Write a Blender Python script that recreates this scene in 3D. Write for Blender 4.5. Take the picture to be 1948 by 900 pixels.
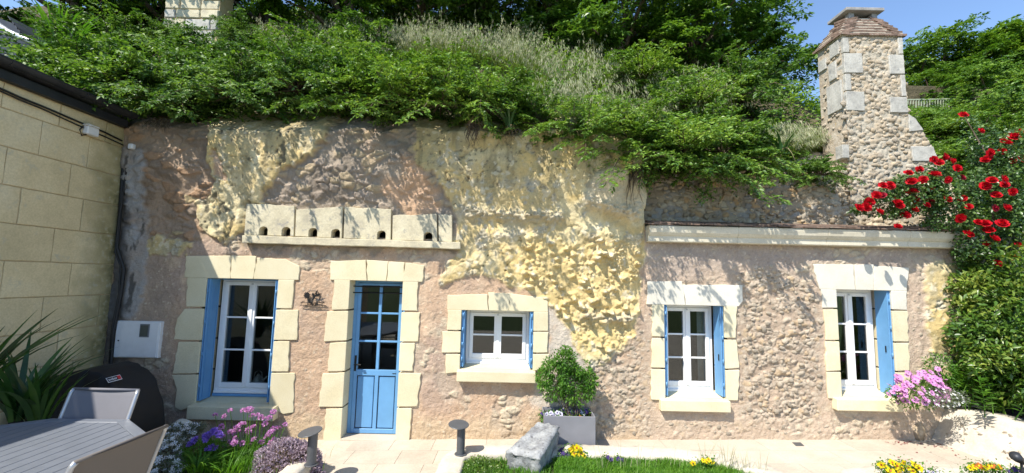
import bpy, math, random
import numpy as np
from mathutils import Vector, Matrix, Quaternion

for o in list(bpy.data.objects):
    bpy.data.objects.remove(o)
scene = bpy.context.scene
COL = scene.collection

# ---------------------------------------------------------------- camera
FPX = 800.0                                   # focal length in pixels of the 1948 px wide photograph
CAM = np.array([0.0, 0.0, 2.1])
_th, _ph = math.atan(80 / 800.0), math.atan(176 / 8000.0)
FW = np.array([0, math.cos(_th), math.sin(_th)])
_u0 = np.array([0, -math.sin(_th), math.cos(_th)])
_r0 = np.array([1.0, 0, 0])
RT = _r0 * math.cos(_ph) + _u0 * math.sin(_ph)
UP = _u0 * math.cos(_ph) - _r0 * math.sin(_ph)
cam_data = bpy.data.cameras.new('camera')
cam = bpy.data.objects.new('camera', cam_data)
COL.objects.link(cam)
cam_data.sensor_width = 36.0
cam_data.sensor_fit = 'HORIZONTAL'
cam_data.lens = FPX / 1948.0 * 36.0
cam_data.clip_start = 0.05
cam_data.clip_end = 2000.0
cam.matrix_world = Matrix(((RT[0], UP[0], -FW[0], CAM[0]), (RT[1], UP[1], -FW[1], CAM[1]),
                           (RT[2], UP[2], -FW[2], CAM[2]), (0, 0, 0, 1)))
scene.camera = cam

# ---------------------------------------------------------------- light
SUN_DIR = Vector((1.0, 1.0, -1.8)).normalized()          # the way the light travels
world = bpy.data.worlds.new('World')
scene.world = world
world.use_nodes = True
wn = world.node_tree
wn.nodes.clear()
sky = wn.nodes.new('ShaderNodeTexSky')
sky.sky_type = 'NISHITA'
sky.sun_disc = False
sky.sun_elevation = math.asin(-SUN_DIR.z)
sky.sun_rotation = math.atan2(-SUN_DIR.x, -SUN_DIR.y) % (2 * math.pi)
sky.air_density = 1.0
sky.dust_density = 0.25
sky.ozone_density = 3.5
sky.altitude = 400.0
bg = wn.nodes.new('ShaderNodeBackground')
bg.inputs['Strength'].default_value = 0.125
out = wn.nodes.new('ShaderNodeOutputWorld')
wn.links.new(sky.outputs[0], bg.inputs[0])
wn.links.new(bg.outputs[0], out.inputs[0])
sd = bpy.data.lights.new('sun', 'SUN')
sd.energy = 3.8
sd.angle = math.radians(0.5)
sd.color = (1.0, 0.94, 0.83)
sun = bpy.data.objects.new('sun', sd)
sun.rotation_euler = SUN_DIR.to_track_quat('-Z', 'Y').to_euler()
sun.location = (-10, -10, 20)
COL.objects.link(sun)
scene.view_settings.view_transform = 'Standard'
scene.view_settings.look = 'None'
scene.view_settings.gamma = 1.0
scene.view_settings.use_curve_mapping = False
scene.view_settings.exposure = 1.1
scene.cycles.use_denoising = True
scene.cycles.max_bounces = 7
scene.cycles.diffuse_bounces = 5
scene.cycles.glossy_bounces = 3
scene.cycles.transmission_bounces = 4
scene.cycles.transparent_max_bounces = 10
scene.cycles.caustics_reflective = False
scene.cycles.caustics_refractive = False

# ---------------------------------------------------------------- picking points on real planes
def ray(px, py):
    return FW + RT * ((px - 974.0) / FPX) + UP * ((450.0 - py) / FPX)
def P(px, py, Y):
    d = ray(px, py)
    return CAM + d * (Y / d[1])
def PXP(px, py, X):
    d = ray(px, py)
    return CAM + d * (X / d[0])
GA, GB = 0.092, 0.0211                       # the terrace climbs a little to the right
def gz(x):
    return GA + GB * x
def G(px, py, h=0.0):
    d = ray(px, py)
    t = (GA + h - CAM[2]) / (d[2] - GB * d[0])
    return CAM + d * t
def proj(V):
    D = np.asarray(V, float) - CAM
    z = D @ FW
    return 974.0 + FPX * (D @ RT) / z, 450.0 - FPX * (D @ UP) / z
YF = 5.5                                      # the facade plane

# ---------------------------------------------------------------- noise in numpy
_M = np.uint64(0xffffffff)
def _hash(ix, iy, seed):
    h = (ix.astype(np.int64).astype(np.uint64) * np.uint64(374761393) + iy.astype(np.int64).astype(np.uint64) * np.uint64(668265263)
         + np.uint64((seed * 144269504 + 977) & 0xffffffff)) & _M
    h = ((h ^ (h >> np.uint64(13))) * np.uint64(1274126177)) & _M
    h = ((h ^ (h >> np.uint64(15))) * np.uint64(2246822519)) & _M
    h = h ^ (h >> np.uint64(16))
    return h.astype(np.float64) / 4294967296.0
def vnoise(x, y, seed=0):
    ix, iy = np.floor(x), np.floor(y)
    fx, fy = x - ix, y - iy
    fx = fx * fx * (3 - 2 * fx)
    fy = fy * fy * (3 - 2 * fy)
    a, b = _hash(ix, iy, seed), _hash(ix + 1, iy, seed)
    c, d = _hash(ix, iy + 1, seed), _hash(ix + 1, iy + 1, seed)
    return (a + (b - a) * fx) * (1 - fy) + (c + (d - c) * fx) * fy
def fbm(x, y, seed=0, octv=4, gain=0.5):
    s, a, t = 0, 1.0, 0
    for k in range(octv):
        s = s + a * vnoise(x * 2 ** k + 17.3 * k, y * 2 ** k - 9.1 * k, seed + k)
        t += a
        a *= gain
    return s / t                              # 0..1
def worley(x, y, seed=0, jit=0.9):
    ix, iy = np.floor(x), np.floor(y)
    f1 = np.full(np.shape(x), 9.0)
    f2 = np.full(np.shape(x), 9.0)
    idn = np.zeros(np.shape(x))
    for dx in (-1, 0, 1):
        for dy in (-1, 0, 1):
            cx, cy = ix + dx, iy + dy
            qx = cx + 0.5 + jit * (_hash(cx, cy, seed) - 0.5)
            qy = cy + 0.5 + jit * (_hash(cx, cy, seed + 71) - 0.5)
            d = np.hypot(x - qx, y - qy)
            n = d < f1
            f2 = np.where(n, f1, np.minimum(f2, d))
            idn = np.where(n, _hash(cx, cy, seed + 131), idn)
            f1 = np.where(n, d, f1)
    return f1, f2, idn
def sstep(a, b, x):
    t = np.clip((x - a) / (b - a), 0, 1)
    return t * t * (3 - 2 * t)
def inpoly(x, y, poly):
    r = np.zeros(np.shape(x), bool)
    n = len(poly)
    for i in range(n):
        x0, y0 = poly[i]
        x1, y1 = poly[(i + 1) % n]
        if y0 == y1:
            continue
        c = (y0 > y) != (y1 > y)
        r ^= c & (x < (x1 - x0) * (y - y0) / (y1 - y0) + x0)
    return r

# ---------------------------------------------------------------- objects
def tag(o, label=None, cat=None, group=None, kind=None):
    if label: o['label'] = label
    if cat: o['category'] = cat
    if group: o['group'] = group
    if kind: o['kind'] = kind
    return o
def thing(name, label, cat, loc=(0, 0, 0), group=None, rz=0.0):
    o = bpy.data.objects.new(name, None)
    o.empty_display_size = 0.1
    o.location = loc
    o.rotation_euler = (0, 0, rz)
    COL.objects.link(o)
    return tag(o, label, cat, group)
def origin(o):
    """world offset of a parent chain (none of the parents used with world-space parts is rotated)"""
    v = Vector((0, 0, 0))
    while o is not None:
        v += o.location
        o = o.parent
    return v
def mk(name, me, parent=None, mat=None, local=False):
    """mesh data given in world space becomes an object; under a parent it is moved into the parent's frame"""
    o = bpy.data.objects.new(name, me)
    COL.objects.link(o)
    if mat is not None and len(me.materials) == 0:
        me.materials.append(mat)
    if parent is not None:
        o.parent = parent
        if not local:
            o.location = -origin(parent)
    return o
def mesh(name, V, F, smooth=False):
    """V (n,3); F an (m,3|4) array or a list of index tuples"""
    me = bpy.data.meshes.new(name)
    V = np.asarray(V, dtype=np.float32)
    if isinstance(F, np.ndarray):
        m, k = F.shape
        me.vertices.add(len(V))
        me.vertices.foreach_set('co', V.ravel())
        me.loops.add(m * k)
        me.loops.foreach_set('vertex_index', F.astype(np.int32).ravel())
        me.polygons.add(m)
        me.polygons.foreach_set('loop_start', np.arange(0, m * k, k, dtype=np.int32))
        me.polygons.foreach_set('loop_total', np.full(m, k, dtype=np.int32))
        me.update(calc_edges=True)
    else:
        me.from_pydata([tuple(map(float, v)) for v in V], [], [tuple(map(int, f)) for f in F])
        me.update()
    if smooth:
        me.polygons.foreach_set('use_smooth', np.ones(len(me.polygons), dtype=bool))
    return me
def set_color(me, cols, name='tint'):
    a = me.color_attributes.new(name, 'FLOAT_COLOR', 'POINT')
    c = np.ones((len(me.vertices), 4), np.float32)
    c[:, :3] = cols
    a.data.foreach_set('color', c.ravel())

class MB:
    """collects simple solids into one mesh"""
    def __init__(s):
        s.v, s.f, s.sm = [], [], False
    def add(s, V, F):
        n = len(s.v)
        s.v += [tuple(map(float, v)) for v in V]
        s.f += [tuple(i + n for i in f) for f in F]
        return s
    def box(s, x0, x1, y0, y1, z0, z1):
        return s.add([(x0, y0, z0), (x1, y0, z0), (x1, y1, z0), (x0, y1, z0), (x0, y0, z1), (x1, y0, z1), (x1, y1, z1), (x0, y1, z1)],
                     [(3, 2, 1, 0), (4, 5, 6, 7), (0, 1, 5, 4), (1, 2, 6, 5), (2, 3, 7, 6), (3, 0, 4, 7)])
    def bar(s, a, b, w, h, up=(0, 0, 1)):
        a, b = Vector(a), Vector(b)
        d = (b - a).normalized()
        u = Vector(up)
        if abs(d.dot(u)) > 0.98: u = Vector((1, 0, 0))
        r = d.cross(u).normalized() * (w / 2)
        t = r.cross(d).normalized() * (h / 2)
        V = [a - r - t, a + r - t, a + r + t, a - r + t, b - r - t, b + r - t, b + r + t, b - r + t]
        return s.add(V, [(3, 2, 1, 0), (4, 5, 6, 7), (0, 1, 5, 4), (1, 2, 6, 5), (2, 3, 7, 6), (3, 0, 4, 7)])
    def tube(s, pts, rad, seg=8, cap=True):
        pts = [Vector(p) for p in pts]
        n = len(pts)
        rad = [rad] * n if not hasattr(rad, '__len__') else rad
        V, F = [], []
        ref = None
        for i, p in enumerate(pts):
            d = (pts[min(i + 1, n - 1)] - pts[max(i - 1, 0)]).normalized()
            if ref is None:
                ref = Vector((0, 0, 1)) if abs(d.z) < 0.9 else Vector((1, 0, 0))
            a = d.cross(ref).normalized()
            b = d.cross(a).normalized()
            ref = -b if False else ref
            for k in range(seg):
                t = 2 * math.pi * k / seg
                V.append(p + (a * math.cos(t) + b * math.sin(t)) * rad[i])
        for i in range(n - 1):
            for k in range(seg):
                k2 = (k + 1) % seg
                F.append((i * seg + k, i * seg + k2, (i + 1) * seg + k2, (i + 1) * seg + k))
        if cap:
            F.append(tuple(range(seg))[::-1])
            F.append(tuple((n - 1) * seg + k for k in range(seg)))
        return s.add(V, F)
    def prism(s, poly, axis, d0, d1):
        """poly: (a,b) pairs; axis 'y': a=x,b=z; 'x': a=y,b=z; 'z': a=x,b=y"""
        def m(p, d):
            return {'y': (p[0], d, p[1]), 'x': (d, p[0], p[1]), 'z': (p[0], p[1], d)}[axis]
        n = len(poly)
        V = [m(p, d0) for p in poly] + [m(p, d1) for p in poly]
        F = [tuple(range(n)), tuple(range(2 * n - 1, n - 1, -1))] + [(i, i + n, (i + 1) % n + n, (i + 1) % n) for i in range(n)]
        return s.add(V, F)
    def build(s, name, mat, parent=None, smooth=False, bevel=0.0, seg=1, local=False):
        me = mesh(name, s.v, s.f, smooth)
        o = mk(name, me, parent, mat, local)
        if bevel:
            b = o.modifiers.new('bevel', 'BEVEL')
            b.width = bevel
            b.segments = seg
            b.limit_method = 'ANGLE'
            b.angle_limit = math.radians(35)
        return o

# ---------------------------------------------------------------- materials
def new_mat(name):
    m = bpy.data.materials.new(name)
    m.use_nodes = True
    nt = m.node_tree
    return m, nt, nt.nodes['Principled BSDF']
def N(nt, typ, **kw):
    n = nt.nodes.new(typ)
    for k, v in kw.items():
        if k.startswith('i_'):
            n.inputs[k[2:].replace('_', ' ')].default_value = v
        else:
            setattr(n, k, v)
    return n
def noise(nt, scale, detail=4, rough=0.55, coord='Object', vec=None):
    n = N(nt, 'ShaderNodeTexNoise')
    n.inputs['Scale'].default_value = scale
    n.inputs['Detail'].default_value = detail
    n.inputs['Roughness'].default_value = rough
    if vec is None:
        tc = N(nt, 'ShaderNodeTexCoord')
        vec = tc.outputs[coord]
    nt.links.new(vec, n.inputs['Vector'])
    return n
def mixc(nt, a, b, fac, blend='MIX'):
    m = N(nt, 'ShaderNodeMix', data_type='RGBA', blend_type=blend)
    for s, v in ((m.inputs[6], a), (m.inputs[7], b)):
        if isinstance(v, tuple): s.default_value = (*v, 1) if len(v) == 3 else v
        else: nt.links.new(v, s)
    if isinstance(fac, (int, float)): m.inputs[0].default_value = fac
    else: nt.links.new(fac, m.inputs[0])
    return m.outputs[2]
def ramp(nt, src, stops):
    r = N(nt, 'ShaderNodeValToRGB')
    nt.links.new(src, r.inputs[0])
    el = r.color_ramp.elements
    while len(el) < len(stops): el.new(0.5)
    for e, (p, c) in zip(el, stops):
        e.position = p
        e.color = (*c, 1) if hasattr(c, '__len__') else (c, c, c, 1)
    return r.outputs[0]
def bump(nt, bsdf, src, strength=0.4, dist=0.01, prev=None):
    b = N(nt, 'ShaderNodeBump')
    b.inputs['Strength'].default_value = strength
    b.inputs['Distance'].default_value = dist
    nt.links.new(src, b.inputs['Height'])
    if prev is not None: nt.links.new(prev, b.inputs['Normal'])
    nt.links.new(b.outputs[0], bsdf.inputs['Normal'])
    return b.outputs[0]
def mat_stone(name, base, dark, light, sc=6.0, rough=0.9, bs=0.35, bd=0.006, fine=60.0, spots=None, island=0.0):
    """mineral surface: large tone drift, grain, fine relief"""
    m, nt, b = new_mat(name)
    n1 = noise(nt, sc, 6, 0.65)
    c = ramp(nt, n1.outputs[0], [(0.28, dark), (0.5, base), (0.74, light)])
    n2 = noise(nt, fine, 5, 0.7)
    g = ramp(nt, n2.outputs[0], [(0.3, 0.72), (0.7, 1.12)])
    c = mixc(nt, c, g, 0.6, 'MULTIPLY')
    if spots:
        n3 = noise(nt, sc * 2.3, 5, 0.7)
        f = ramp(nt, n3.outputs[0], [(0.58, 0.0), (0.68, 1.0)])
        c = mixc(nt, c, spots, f)
    if island:
        oi = N(nt, 'ShaderNodeObjectInfo')
        h = N(nt, 'ShaderNodeHueSaturation')
        mr = N(nt, 'ShaderNodeMapRange')
        nt.links.new(oi.outputs['Random'], mr.inputs[0])
        mr.inputs[3].default_value = 1 - island
        mr.inputs[4].default_value = 1 + island
        nt.links.new(mr.outputs[0], h.inputs['Value'])
        nt.links.new(c, h.inputs['Color'])
        c = h.outputs[0]
    nt.links.new(c, b.inputs['Base Color'])
    b.inputs['Roughness'].default_value = rough
    b.inputs['Specular IOR Level'].default_value = 0.25
    p = bump(nt, b, n2.outputs[0], bs, bd)
    n4 = noise(nt, fine * 0.28, 4, 0.6)
    bump(nt, b, n4.outputs[0], bs, bd * 2, p)
    return m
def mat_plain(name, col, rough=0.5, metal=0.0, spec=0.5, var=0.08, sc=12.0, bs=0.0, bfine=200.0, coat=0.0):
    m, nt, b = new_mat(name)
    n = noise(nt, sc, 4, 0.6)
    g = ramp(nt, n.outputs[0], [(0.3, 1 - var), (0.7, 1 + var)])
    nt.links.new(mixc(nt, col, g, 1.0, 'MULTIPLY'), b.inputs['Base Color'])
    r = ramp(nt, n.outputs[0], [(0.3, max(0.02, rough - 0.06)), (0.7, min(1, rough + 0.08))])
    nt.links.new(r, b.inputs['Roughness'])
    b.inputs['Metallic'].default_value = metal
    b.inputs['Specular IOR Level'].default_value = spec
    if coat: b.inputs['Coat Weight'].default_value = coat
    if bs:
        bump(nt, b, noise(nt, bfine, 3, 0.6).outputs[0], bs, 0.002)
    return m
def mat_tint(name, fine=70.0, bs=0.5, bd=0.006, rough=0.93, grain=0.5):
    """colour from the mesh's own attribute (what the surface is made of at that spot) with grain on top"""
    m, nt, b = new_mat(name)
    at = N(nt, 'ShaderNodeVertexColor')
    at.layer_name = 'tint'
    n2 = noise(nt, fine, 6, 0.7)
    g = ramp(nt, n2.outputs[0], [(0.28, 0.66), (0.5, 1.0), (0.72, 1.2)])
    c = mixc(nt, at.outputs[0], g, grain, 'MULTIPLY')
    nt.links.new(c, b.inputs['Base Color'])
    b.inputs['Roughness'].default_value = rough
    b.inputs['Specular IOR Level'].default_value = 0.2
    p = bump(nt, b, n2.outputs[0], bs, bd)
    n4 = noise(nt, fine * 0.3, 5, 0.65)
    bump(nt, b, n4.outputs[0], bs, bd * 2.2, p)
    return m
def mat_leaf(name, dark, mid, light, rough=0.45, trans=0.35, spec=0.4, patch=1.1):
    """leaves: each leaf its own tone, clumps drift too, light shines through"""
    m, nt, b = new_mat(name)
    geo = N(nt, 'ShaderNodeNewGeometry')
    n = noise(nt, patch, 3, 0.6)
    mx = N(nt, 'ShaderNodeMath', operation='MULTIPLY_ADD')
    nt.links.new(geo.outputs['Random Per Island'], mx.inputs[0])
    mx.inputs[1].default_value = 0.55
    ad = N(nt, 'ShaderNodeMath', operation='MULTIPLY_ADD')
    nt.links.new(n.outputs[0], ad.inputs[0])
    ad.inputs[1].default_value = 1.3
    ad.inputs[2].default_value = -0.43
    nt.links.new(ad.outputs[0], mx.inputs[2])
    c = ramp(nt, mx.outputs[0], [(0.1, dark), (0.5, mid), (0.92, light)])
    nt.links.new(c, b.inputs['Base Color'])
    b.inputs['Roughness'].default_value = rough
    b.inputs['Specular IOR Level'].default_value = spec
    tr = N(nt, 'ShaderNodeBsdfTranslucent')
    tc = mixc(nt, c, (1.5, 1.6, 0.6), 1.0, 'MULTIPLY')
    nt.links.new(tc, tr.inputs[0])
    ms = N(nt, 'ShaderNodeMixShader')
    ms.inputs[0].default_value = trans
    nt.links.new(b.outputs[0], ms.inputs[1])
    nt.links.new(tr.outputs[0], ms.inputs[2])
    nt.links.new(ms.outputs[0], nt.nodes['Material Output'].inputs[0])
    return m
def mat_petal(name, a, bcol, trans=0.3):
    m, nt, b = new_mat(name)
    geo = N(nt, 'ShaderNodeNewGeometry')
    c = ramp(nt, geo.outputs['Random Per Island'], [(0.0, a), (1.0, bcol)])
    nt.links.new(c, b.inputs['Base Color'])
    b.inputs['Roughness'].default_value = 0.6
    b.inputs['Specular IOR Level'].default_value = 0.2
    tr = N(nt, 'ShaderNodeBsdfTranslucent')
    nt.links.new(c, tr.inputs[0])
    ms = N(nt, 'ShaderNodeMixShader')
    ms.inputs[0].default_value = trans
    nt.links.new(b.outputs[0], ms.inputs[1])
    nt.links.new(tr.outputs[0], ms.inputs[2])
    nt.links.new(ms.outputs[0], nt.nodes['Material Output'].inputs[0])
    return m
def mat_glass(name):
    m, nt, b = new_mat(name)
    nt.nodes.remove(b)
    tr = N(nt, 'ShaderNodeBsdfTransparent')
    tr.inputs[0].default_value = (0.86, 0.89, 0.88, 1)
    gl = N(nt, 'ShaderNodeBsdfGlossy')
    gl.inputs['Roughness'].default_value = 0.015
    fr = N(nt, 'ShaderNodeFresnel')
    fr.inputs[0].default_value = 1.62
    ms = N(nt, 'ShaderNodeMixShader')
    nt.links.new(fr.outputs[0], ms.inputs[0])
    nt.links.new(tr.outputs[0], ms.inputs[1])
    nt.links.new(gl.outputs[0], ms.inputs[2])
    nt.links.new(ms.outputs[0], nt.nodes['Material Output'].inputs[0])
    return m

M = {}
M['render'] = mat_tint('pink_lime_render', 80, 0.8, 0.010, grain=0.65)
M['rock'] = mat_tint('yellow_tuff_rock', 55, 0.6, 0.010, grain=0.6)
M['rubble_mortar'] = mat_tint('rubble_mortar', 60, 0.6, 0.008)
M['quoin'] = mat_stone('cream_cut_stone', (0.68, 0.61, 0.42), (0.62, 0.54, 0.35), (0.73, 0.67, 0.49), 2.2, 0.85, 0.16, 0.003, 90, island=0.05)
M['white_stone'] = mat_stone('white_cut_stone', (0.66, 0.63, 0.54), (0.59, 0.55, 0.46), (0.71, 0.68, 0.60), 2.5, 0.85, 0.16, 0.003, 90, island=0.03)
M['pigeon_stone'] = mat_stone('weathered_cream_stone', (0.58, 0.52, 0.37), (0.40, 0.36, 0.28), (0.68, 0.62, 0.46), 5.0, 0.9, 0.5, 0.006, 50, spots=(0.33, 0.31, 0.27), island=0.04)
M['ashlar'] = mat_stone('pale_limestone_ashlar', (0.68, 0.57, 0.35), (0.56, 0.47, 0.28), (0.74, 0.65, 0.44), 1.8, 0.88, 0.25, 0.004, 55, spots=(0.52, 0.47, 0.34), island=0.07)
def damp_corner(m):
    nt = m.node_tree
    b = nt.nodes['Principled BSDF']
    src = b.inputs['Base Color'].links[0].from_socket
    tc = N(nt, 'ShaderNodeTexCoord'); sx = N(nt, 'ShaderNodeSeparateXYZ')
    nt.links.new(tc.outputs['Object'], sx.inputs[0])
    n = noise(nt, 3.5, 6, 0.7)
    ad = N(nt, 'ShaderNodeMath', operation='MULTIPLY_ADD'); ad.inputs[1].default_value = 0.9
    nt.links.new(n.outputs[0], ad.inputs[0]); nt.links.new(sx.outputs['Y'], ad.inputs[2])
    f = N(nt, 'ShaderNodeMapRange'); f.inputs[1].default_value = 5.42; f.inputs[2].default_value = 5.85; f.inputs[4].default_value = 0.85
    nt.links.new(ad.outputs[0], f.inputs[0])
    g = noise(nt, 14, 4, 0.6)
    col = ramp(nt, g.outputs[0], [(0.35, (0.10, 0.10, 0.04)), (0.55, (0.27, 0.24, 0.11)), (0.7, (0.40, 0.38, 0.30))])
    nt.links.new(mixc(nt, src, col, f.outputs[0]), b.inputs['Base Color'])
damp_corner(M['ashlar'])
M['ashlar_joint'] = mat_stone('ochre_mortar', (0.50, 0.39, 0.24), (0.44, 0.34, 0.21), (0.55, 0.44, 0.29), 6, 0.95, 0.4, 0.004, 60)
M['flint'] = mat_stone('flint_rubble', (0.46, 0.37, 0.26), (0.28, 0.21, 0.14), (0.58, 0.50, 0.38), 9, 0.8, 0.5, 0.008, 40, spots=(0.44, 0.29, 0.13), island=0.3)
M['flint_pale'] = mat_stone('pale_flint_rubble', (0.47, 0.40, 0.31), (0.32, 0.25, 0.18), (0.60, 0.54, 0.45), 9, 0.8, 0.6, 0.010, 40, spots=(0.50, 0.38, 0.22), island=0.32)
M['grey_block'] = mat_stone('grey_lichen_block', (0.42, 0.405, 0.365), (0.29, 0.28, 0.26), (0.54, 0.52, 0.47), 7, 0.9, 0.4, 0.006, 45, spots=(0.24, 0.24, 0.23), island=0.08)
M['tile'] = mat_stone('old_clay_tile', (0.19, 0.13, 0.10), (0.11, 0.08, 0.065), (0.28, 0.20, 0.16), 9, 0.9, 0.6, 0.008, 50, spots=(0.24, 0.22, 0.18), island=0.35)
M['cornice'] = mat_stone('painted_cornice', (0.62, 0.57, 0.45), (0.52, 0.47, 0.36), (0.67, 0.63, 0.52), 3, 0.85, 0.15, 0.003, 60)
M['slab'] = mat_stone('pale_paving', (0.49, 0.43, 0.35), (0.42, 0.36, 0.29), (0.55, 0.49, 0.41), 2.5, 0.8, 0.15, 0.003, 60, island=0.06)
M['joint'] = mat_stone('paving_joint', (0.52, 0.46, 0.37), (0.46, 0.40, 0.32), (0.56, 0.50, 0.42), 5, 0.95, 0.3, 0.003, 60)
M['limewash'] = mat_stone('white_limewash', (0.56, 0.51, 0.43), (0.46, 0.40, 0.32), (0.62, 0.575, 0.50), 3.5, 0.9, 0.3, 0.006, 45, spots=(0.55, 0.47, 0.36))
M['grey_stone'] = mat_stone('grey_weathered_stone', (0.30, 0.31, 0.32), (0.15, 0.15, 0.16), (0.46, 0.47, 0.47), 9, 0.95, 0.8, 0.012, 40, spots=(0.12, 0.12, 0.13))
M['soil'] = mat_stone('dark_soil', (0.07, 0.05, 0.035), (0.04, 0.03, 0.02), (0.11, 0.085, 0.06), 8, 0.98, 0.8, 0.02, 40)
M['earth'] = mat_stone('dry_hillside_earth', (0.10, 0.085, 0.05), (0.05, 0.045, 0.025), (0.16, 0.13, 0.08), 3, 0.98, 0.8, 0.03, 25)
M['gravel'] = mat_stone('bounce_gravel', (0.52, 0.46, 0.37), (0.40, 0.35, 0.28), (0.60, 0.54, 0.45), 6, 0.95, 0.6, 0.01, 45)
M['lawn'] = mat_stone('lawn_ground', (0.06, 0.09, 0.025), (0.04, 0.06, 0.018), (0.09, 0.12, 0.035), 3, 0.98, 0.8, 0.02, 60)
M['blue'] = mat_plain('blue_shutter_paint', (0.125, 0.305, 0.55), 0.42, var=0.07, sc=5)
M['white_pvc'] = mat_plain('white_window_plastic', (0.80, 0.80, 0.80), 0.35, var=0.02)
M['glass'] = mat_glass('window_glass')
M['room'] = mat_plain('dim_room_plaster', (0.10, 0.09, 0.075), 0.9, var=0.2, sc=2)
M['iron'] = mat_plain('black_wrought_iron', (0.012, 0.011, 0.011), 0.55, 0.3, var=0.2)
M['anthracite'] = mat_plain('anthracite_metal', (0.085, 0.09, 0.10), 0.5, 0.2, var=0.1)
M['zinc'] = mat_plain('dark_zinc', (0.035, 0.038, 0.045), 0.45, 0.4, var=0.25, sc=4)
M['slate'] = mat_plain('blue_black_slate', (0.045, 0.05, 0.06), 0.6, var=0.3, sc=6, bs=0.4, bfine=60)
M['cable'] = mat_plain('black_cable', (0.012, 0.012, 0.013), 0.6)
M['white_plastic'] = mat_plain('white_plastic', (0.72, 0.73, 0.75), 0.45, var=0.04)
M['meter_glass'] = mat_plain('grey_meter_window', (0.08, 0.09, 0.08), 0.15)
M['planter'] = mat_plain('grey_planter', (0.20, 0.20, 0.22), 0.65, var=0.06, sc=8)
M['cover'] = mat_plain('black_cloth_cover', (0.008, 0.008, 0.010), 0.75, var=0.25, sc=6, bs=0.3, bfine=120)
M['alu'] = mat_plain('grey_painted_aluminium', (0.16, 0.175, 0.205), 0.42, 0.1, var=0.04)
M['alu_bright'] = mat_plain('bright_aluminium_tube', (0.42, 0.43, 0.45), 0.35, 0.6, var=0.05)
M['textile'] = mat_plain('grey_brown_textile', (0.14, 0.12, 0.105), 0.8, var=0.05, bs=0.5, bfine=500)
M['textile_blue'] = mat_plain('grey_blue_textile', (0.15, 0.15, 0.17), 0.8, var=0.05, bs=0.5, bfine=500)
M['letter_white'] = mat_plain('white_print', (0.75, 0.75, 0.78), 0.6)
M['letter_red'] = mat_plain('red_print', (0.55, 0.03, 0.03), 0.6)
M['kettle'] = mat_plain('grey_enamel', (0.42, 0.44, 0.42), 0.25, coat=0.5)
M['curtain'] = mat_plain('white_voile', (0.62, 0.62, 0.62), 0.9)
M['bark'] = mat_stone('grey_brown_bark', (0.12, 0.09, 0.065), (0.06, 0.045, 0.03), (0.20, 0.16, 0.12), 12, 0.95, 0.7, 0.01, 60)
M['rail'] = mat_plain('pale_green_rail_paint', (0.32, 0.36, 0.26), 0.6)
M['concrete'] = mat_stone('grey_concrete_cap', (0.30, 0.29, 0.28), (0.22, 0.21, 0.20), (0.38, 0.37, 0.35), 8, 0.95, 0.4, 0.005, 50)
M['leaf_hornbeam'] = mat_leaf('bright_hornbeam_leaf', (0.035, 0.085, 0.014), (0.105, 0.205, 0.028), (0.27, 0.38, 0.07), 0.42, 0.25, 0.45)
M['leaf_glossy'] = mat_leaf('glossy_privet_leaf', (0.03, 0.075, 0.016), (0.08, 0.165, 0.028), (0.22, 0.33, 0.075), 0.52, 0.28, 0.4)
M['leaf_dark'] = mat_leaf('dark_ivy_leaf', (0.028, 0.075, 0.013), (0.08, 0.17, 0.026), (0.20, 0.32, 0.06), 0.4, 0.25, 0.45)
M['leaf_tree'] = mat_leaf('tree_leaf', (0.034, 0.085, 0.012), (0.09, 0.185, 0.024), (0.23, 0.34, 0.05), 0.5, 0.3, 0.3, 0.9)
M['leaf_laurel'] = mat_leaf('yellow_green_laurel_leaf', (0.03, 0.085, 0.012), (0.085, 0.165, 0.022), (0.27, 0.32, 0.06), 0.35, 0.25, 0.5, 2.0)
M['leaf_rose'] = mat_leaf('rose_leaf', (0.02, 0.05, 0.014), (0.05, 0.11, 0.025), (0.15, 0.23, 0.06), 0.35, 0.3, 0.5, 2.0)
M['leaf_herb'] = mat_leaf('fresh_green_leaf', (0.035, 0.10, 0.012), (0.075, 0.19, 0.02), (0.17, 0.31, 0.045), 0.45, 0.35, 0.35, 2.0)
M['leaf_sword'] = mat_leaf('sword_leaf', (0.018, 0.05, 0.014), (0.035, 0.095, 0.02), (0.08, 0.16, 0.03), 0.35, 0.25, 0.5, 3.0)
M['leaf_grey'] = mat_leaf('grey_green_leaf', (0.09, 0.11, 0.08), (0.16, 0.18, 0.13), (0.25, 0.27, 0.20), 0.7, 0.25, 0.2, 3.0)
M['grass'] = mat_leaf('grass_blade', (0.045, 0.13, 0.010), (0.09, 0.23, 0.02), (0.18, 0.34, 0.035), 0.5, 0.4, 0.3, 3.0)
M['grass_wild'] = mat_leaf('wild_grass_blade', (0.07, 0.13, 0.03), (0.14, 0.21, 0.05), (0.26, 0.30, 0.11), 0.6, 0.4, 0.2, 1.5)
M['seed'] = mat_petal('pale_grass_seed', (0.22, 0.27, 0.12), (0.50, 0.48, 0.33), 0.4)
M['dry'] = mat_petal('dry_straw', (0.22, 0.16, 0.085), (0.42, 0.33, 0.19), 0.3)
M['rose'] = mat_petal('red_rose_petal', (0.34, 0.002, 0.008), (0.60, 0.008, 0.02), 0.25)
M['rose_old'] = mat_petal('faded_rose_petal', (0.16, 0.005, 0.015), (0.3, 0.01, 0.03), 0.2)
M['pink'] = mat_petal('pink_daisy_petal', (0.48, 0.14, 0.40), (0.72, 0.36, 0.64), 0.3)
M['armeria'] = mat_petal('thrift_petal', (0.50, 0.18, 0.45), (0.72, 0.42, 0.68), 0.3)
M['violet'] = mat_petal('violet_petal', (0.20, 0.11, 0.55), (0.42, 0.28, 0.78), 0.3)
M['mauve'] = mat_petal('mauve_grey_leaf', (0.26, 0.19, 0.24), (0.55, 0.45, 0.52), 0.25)
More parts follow.
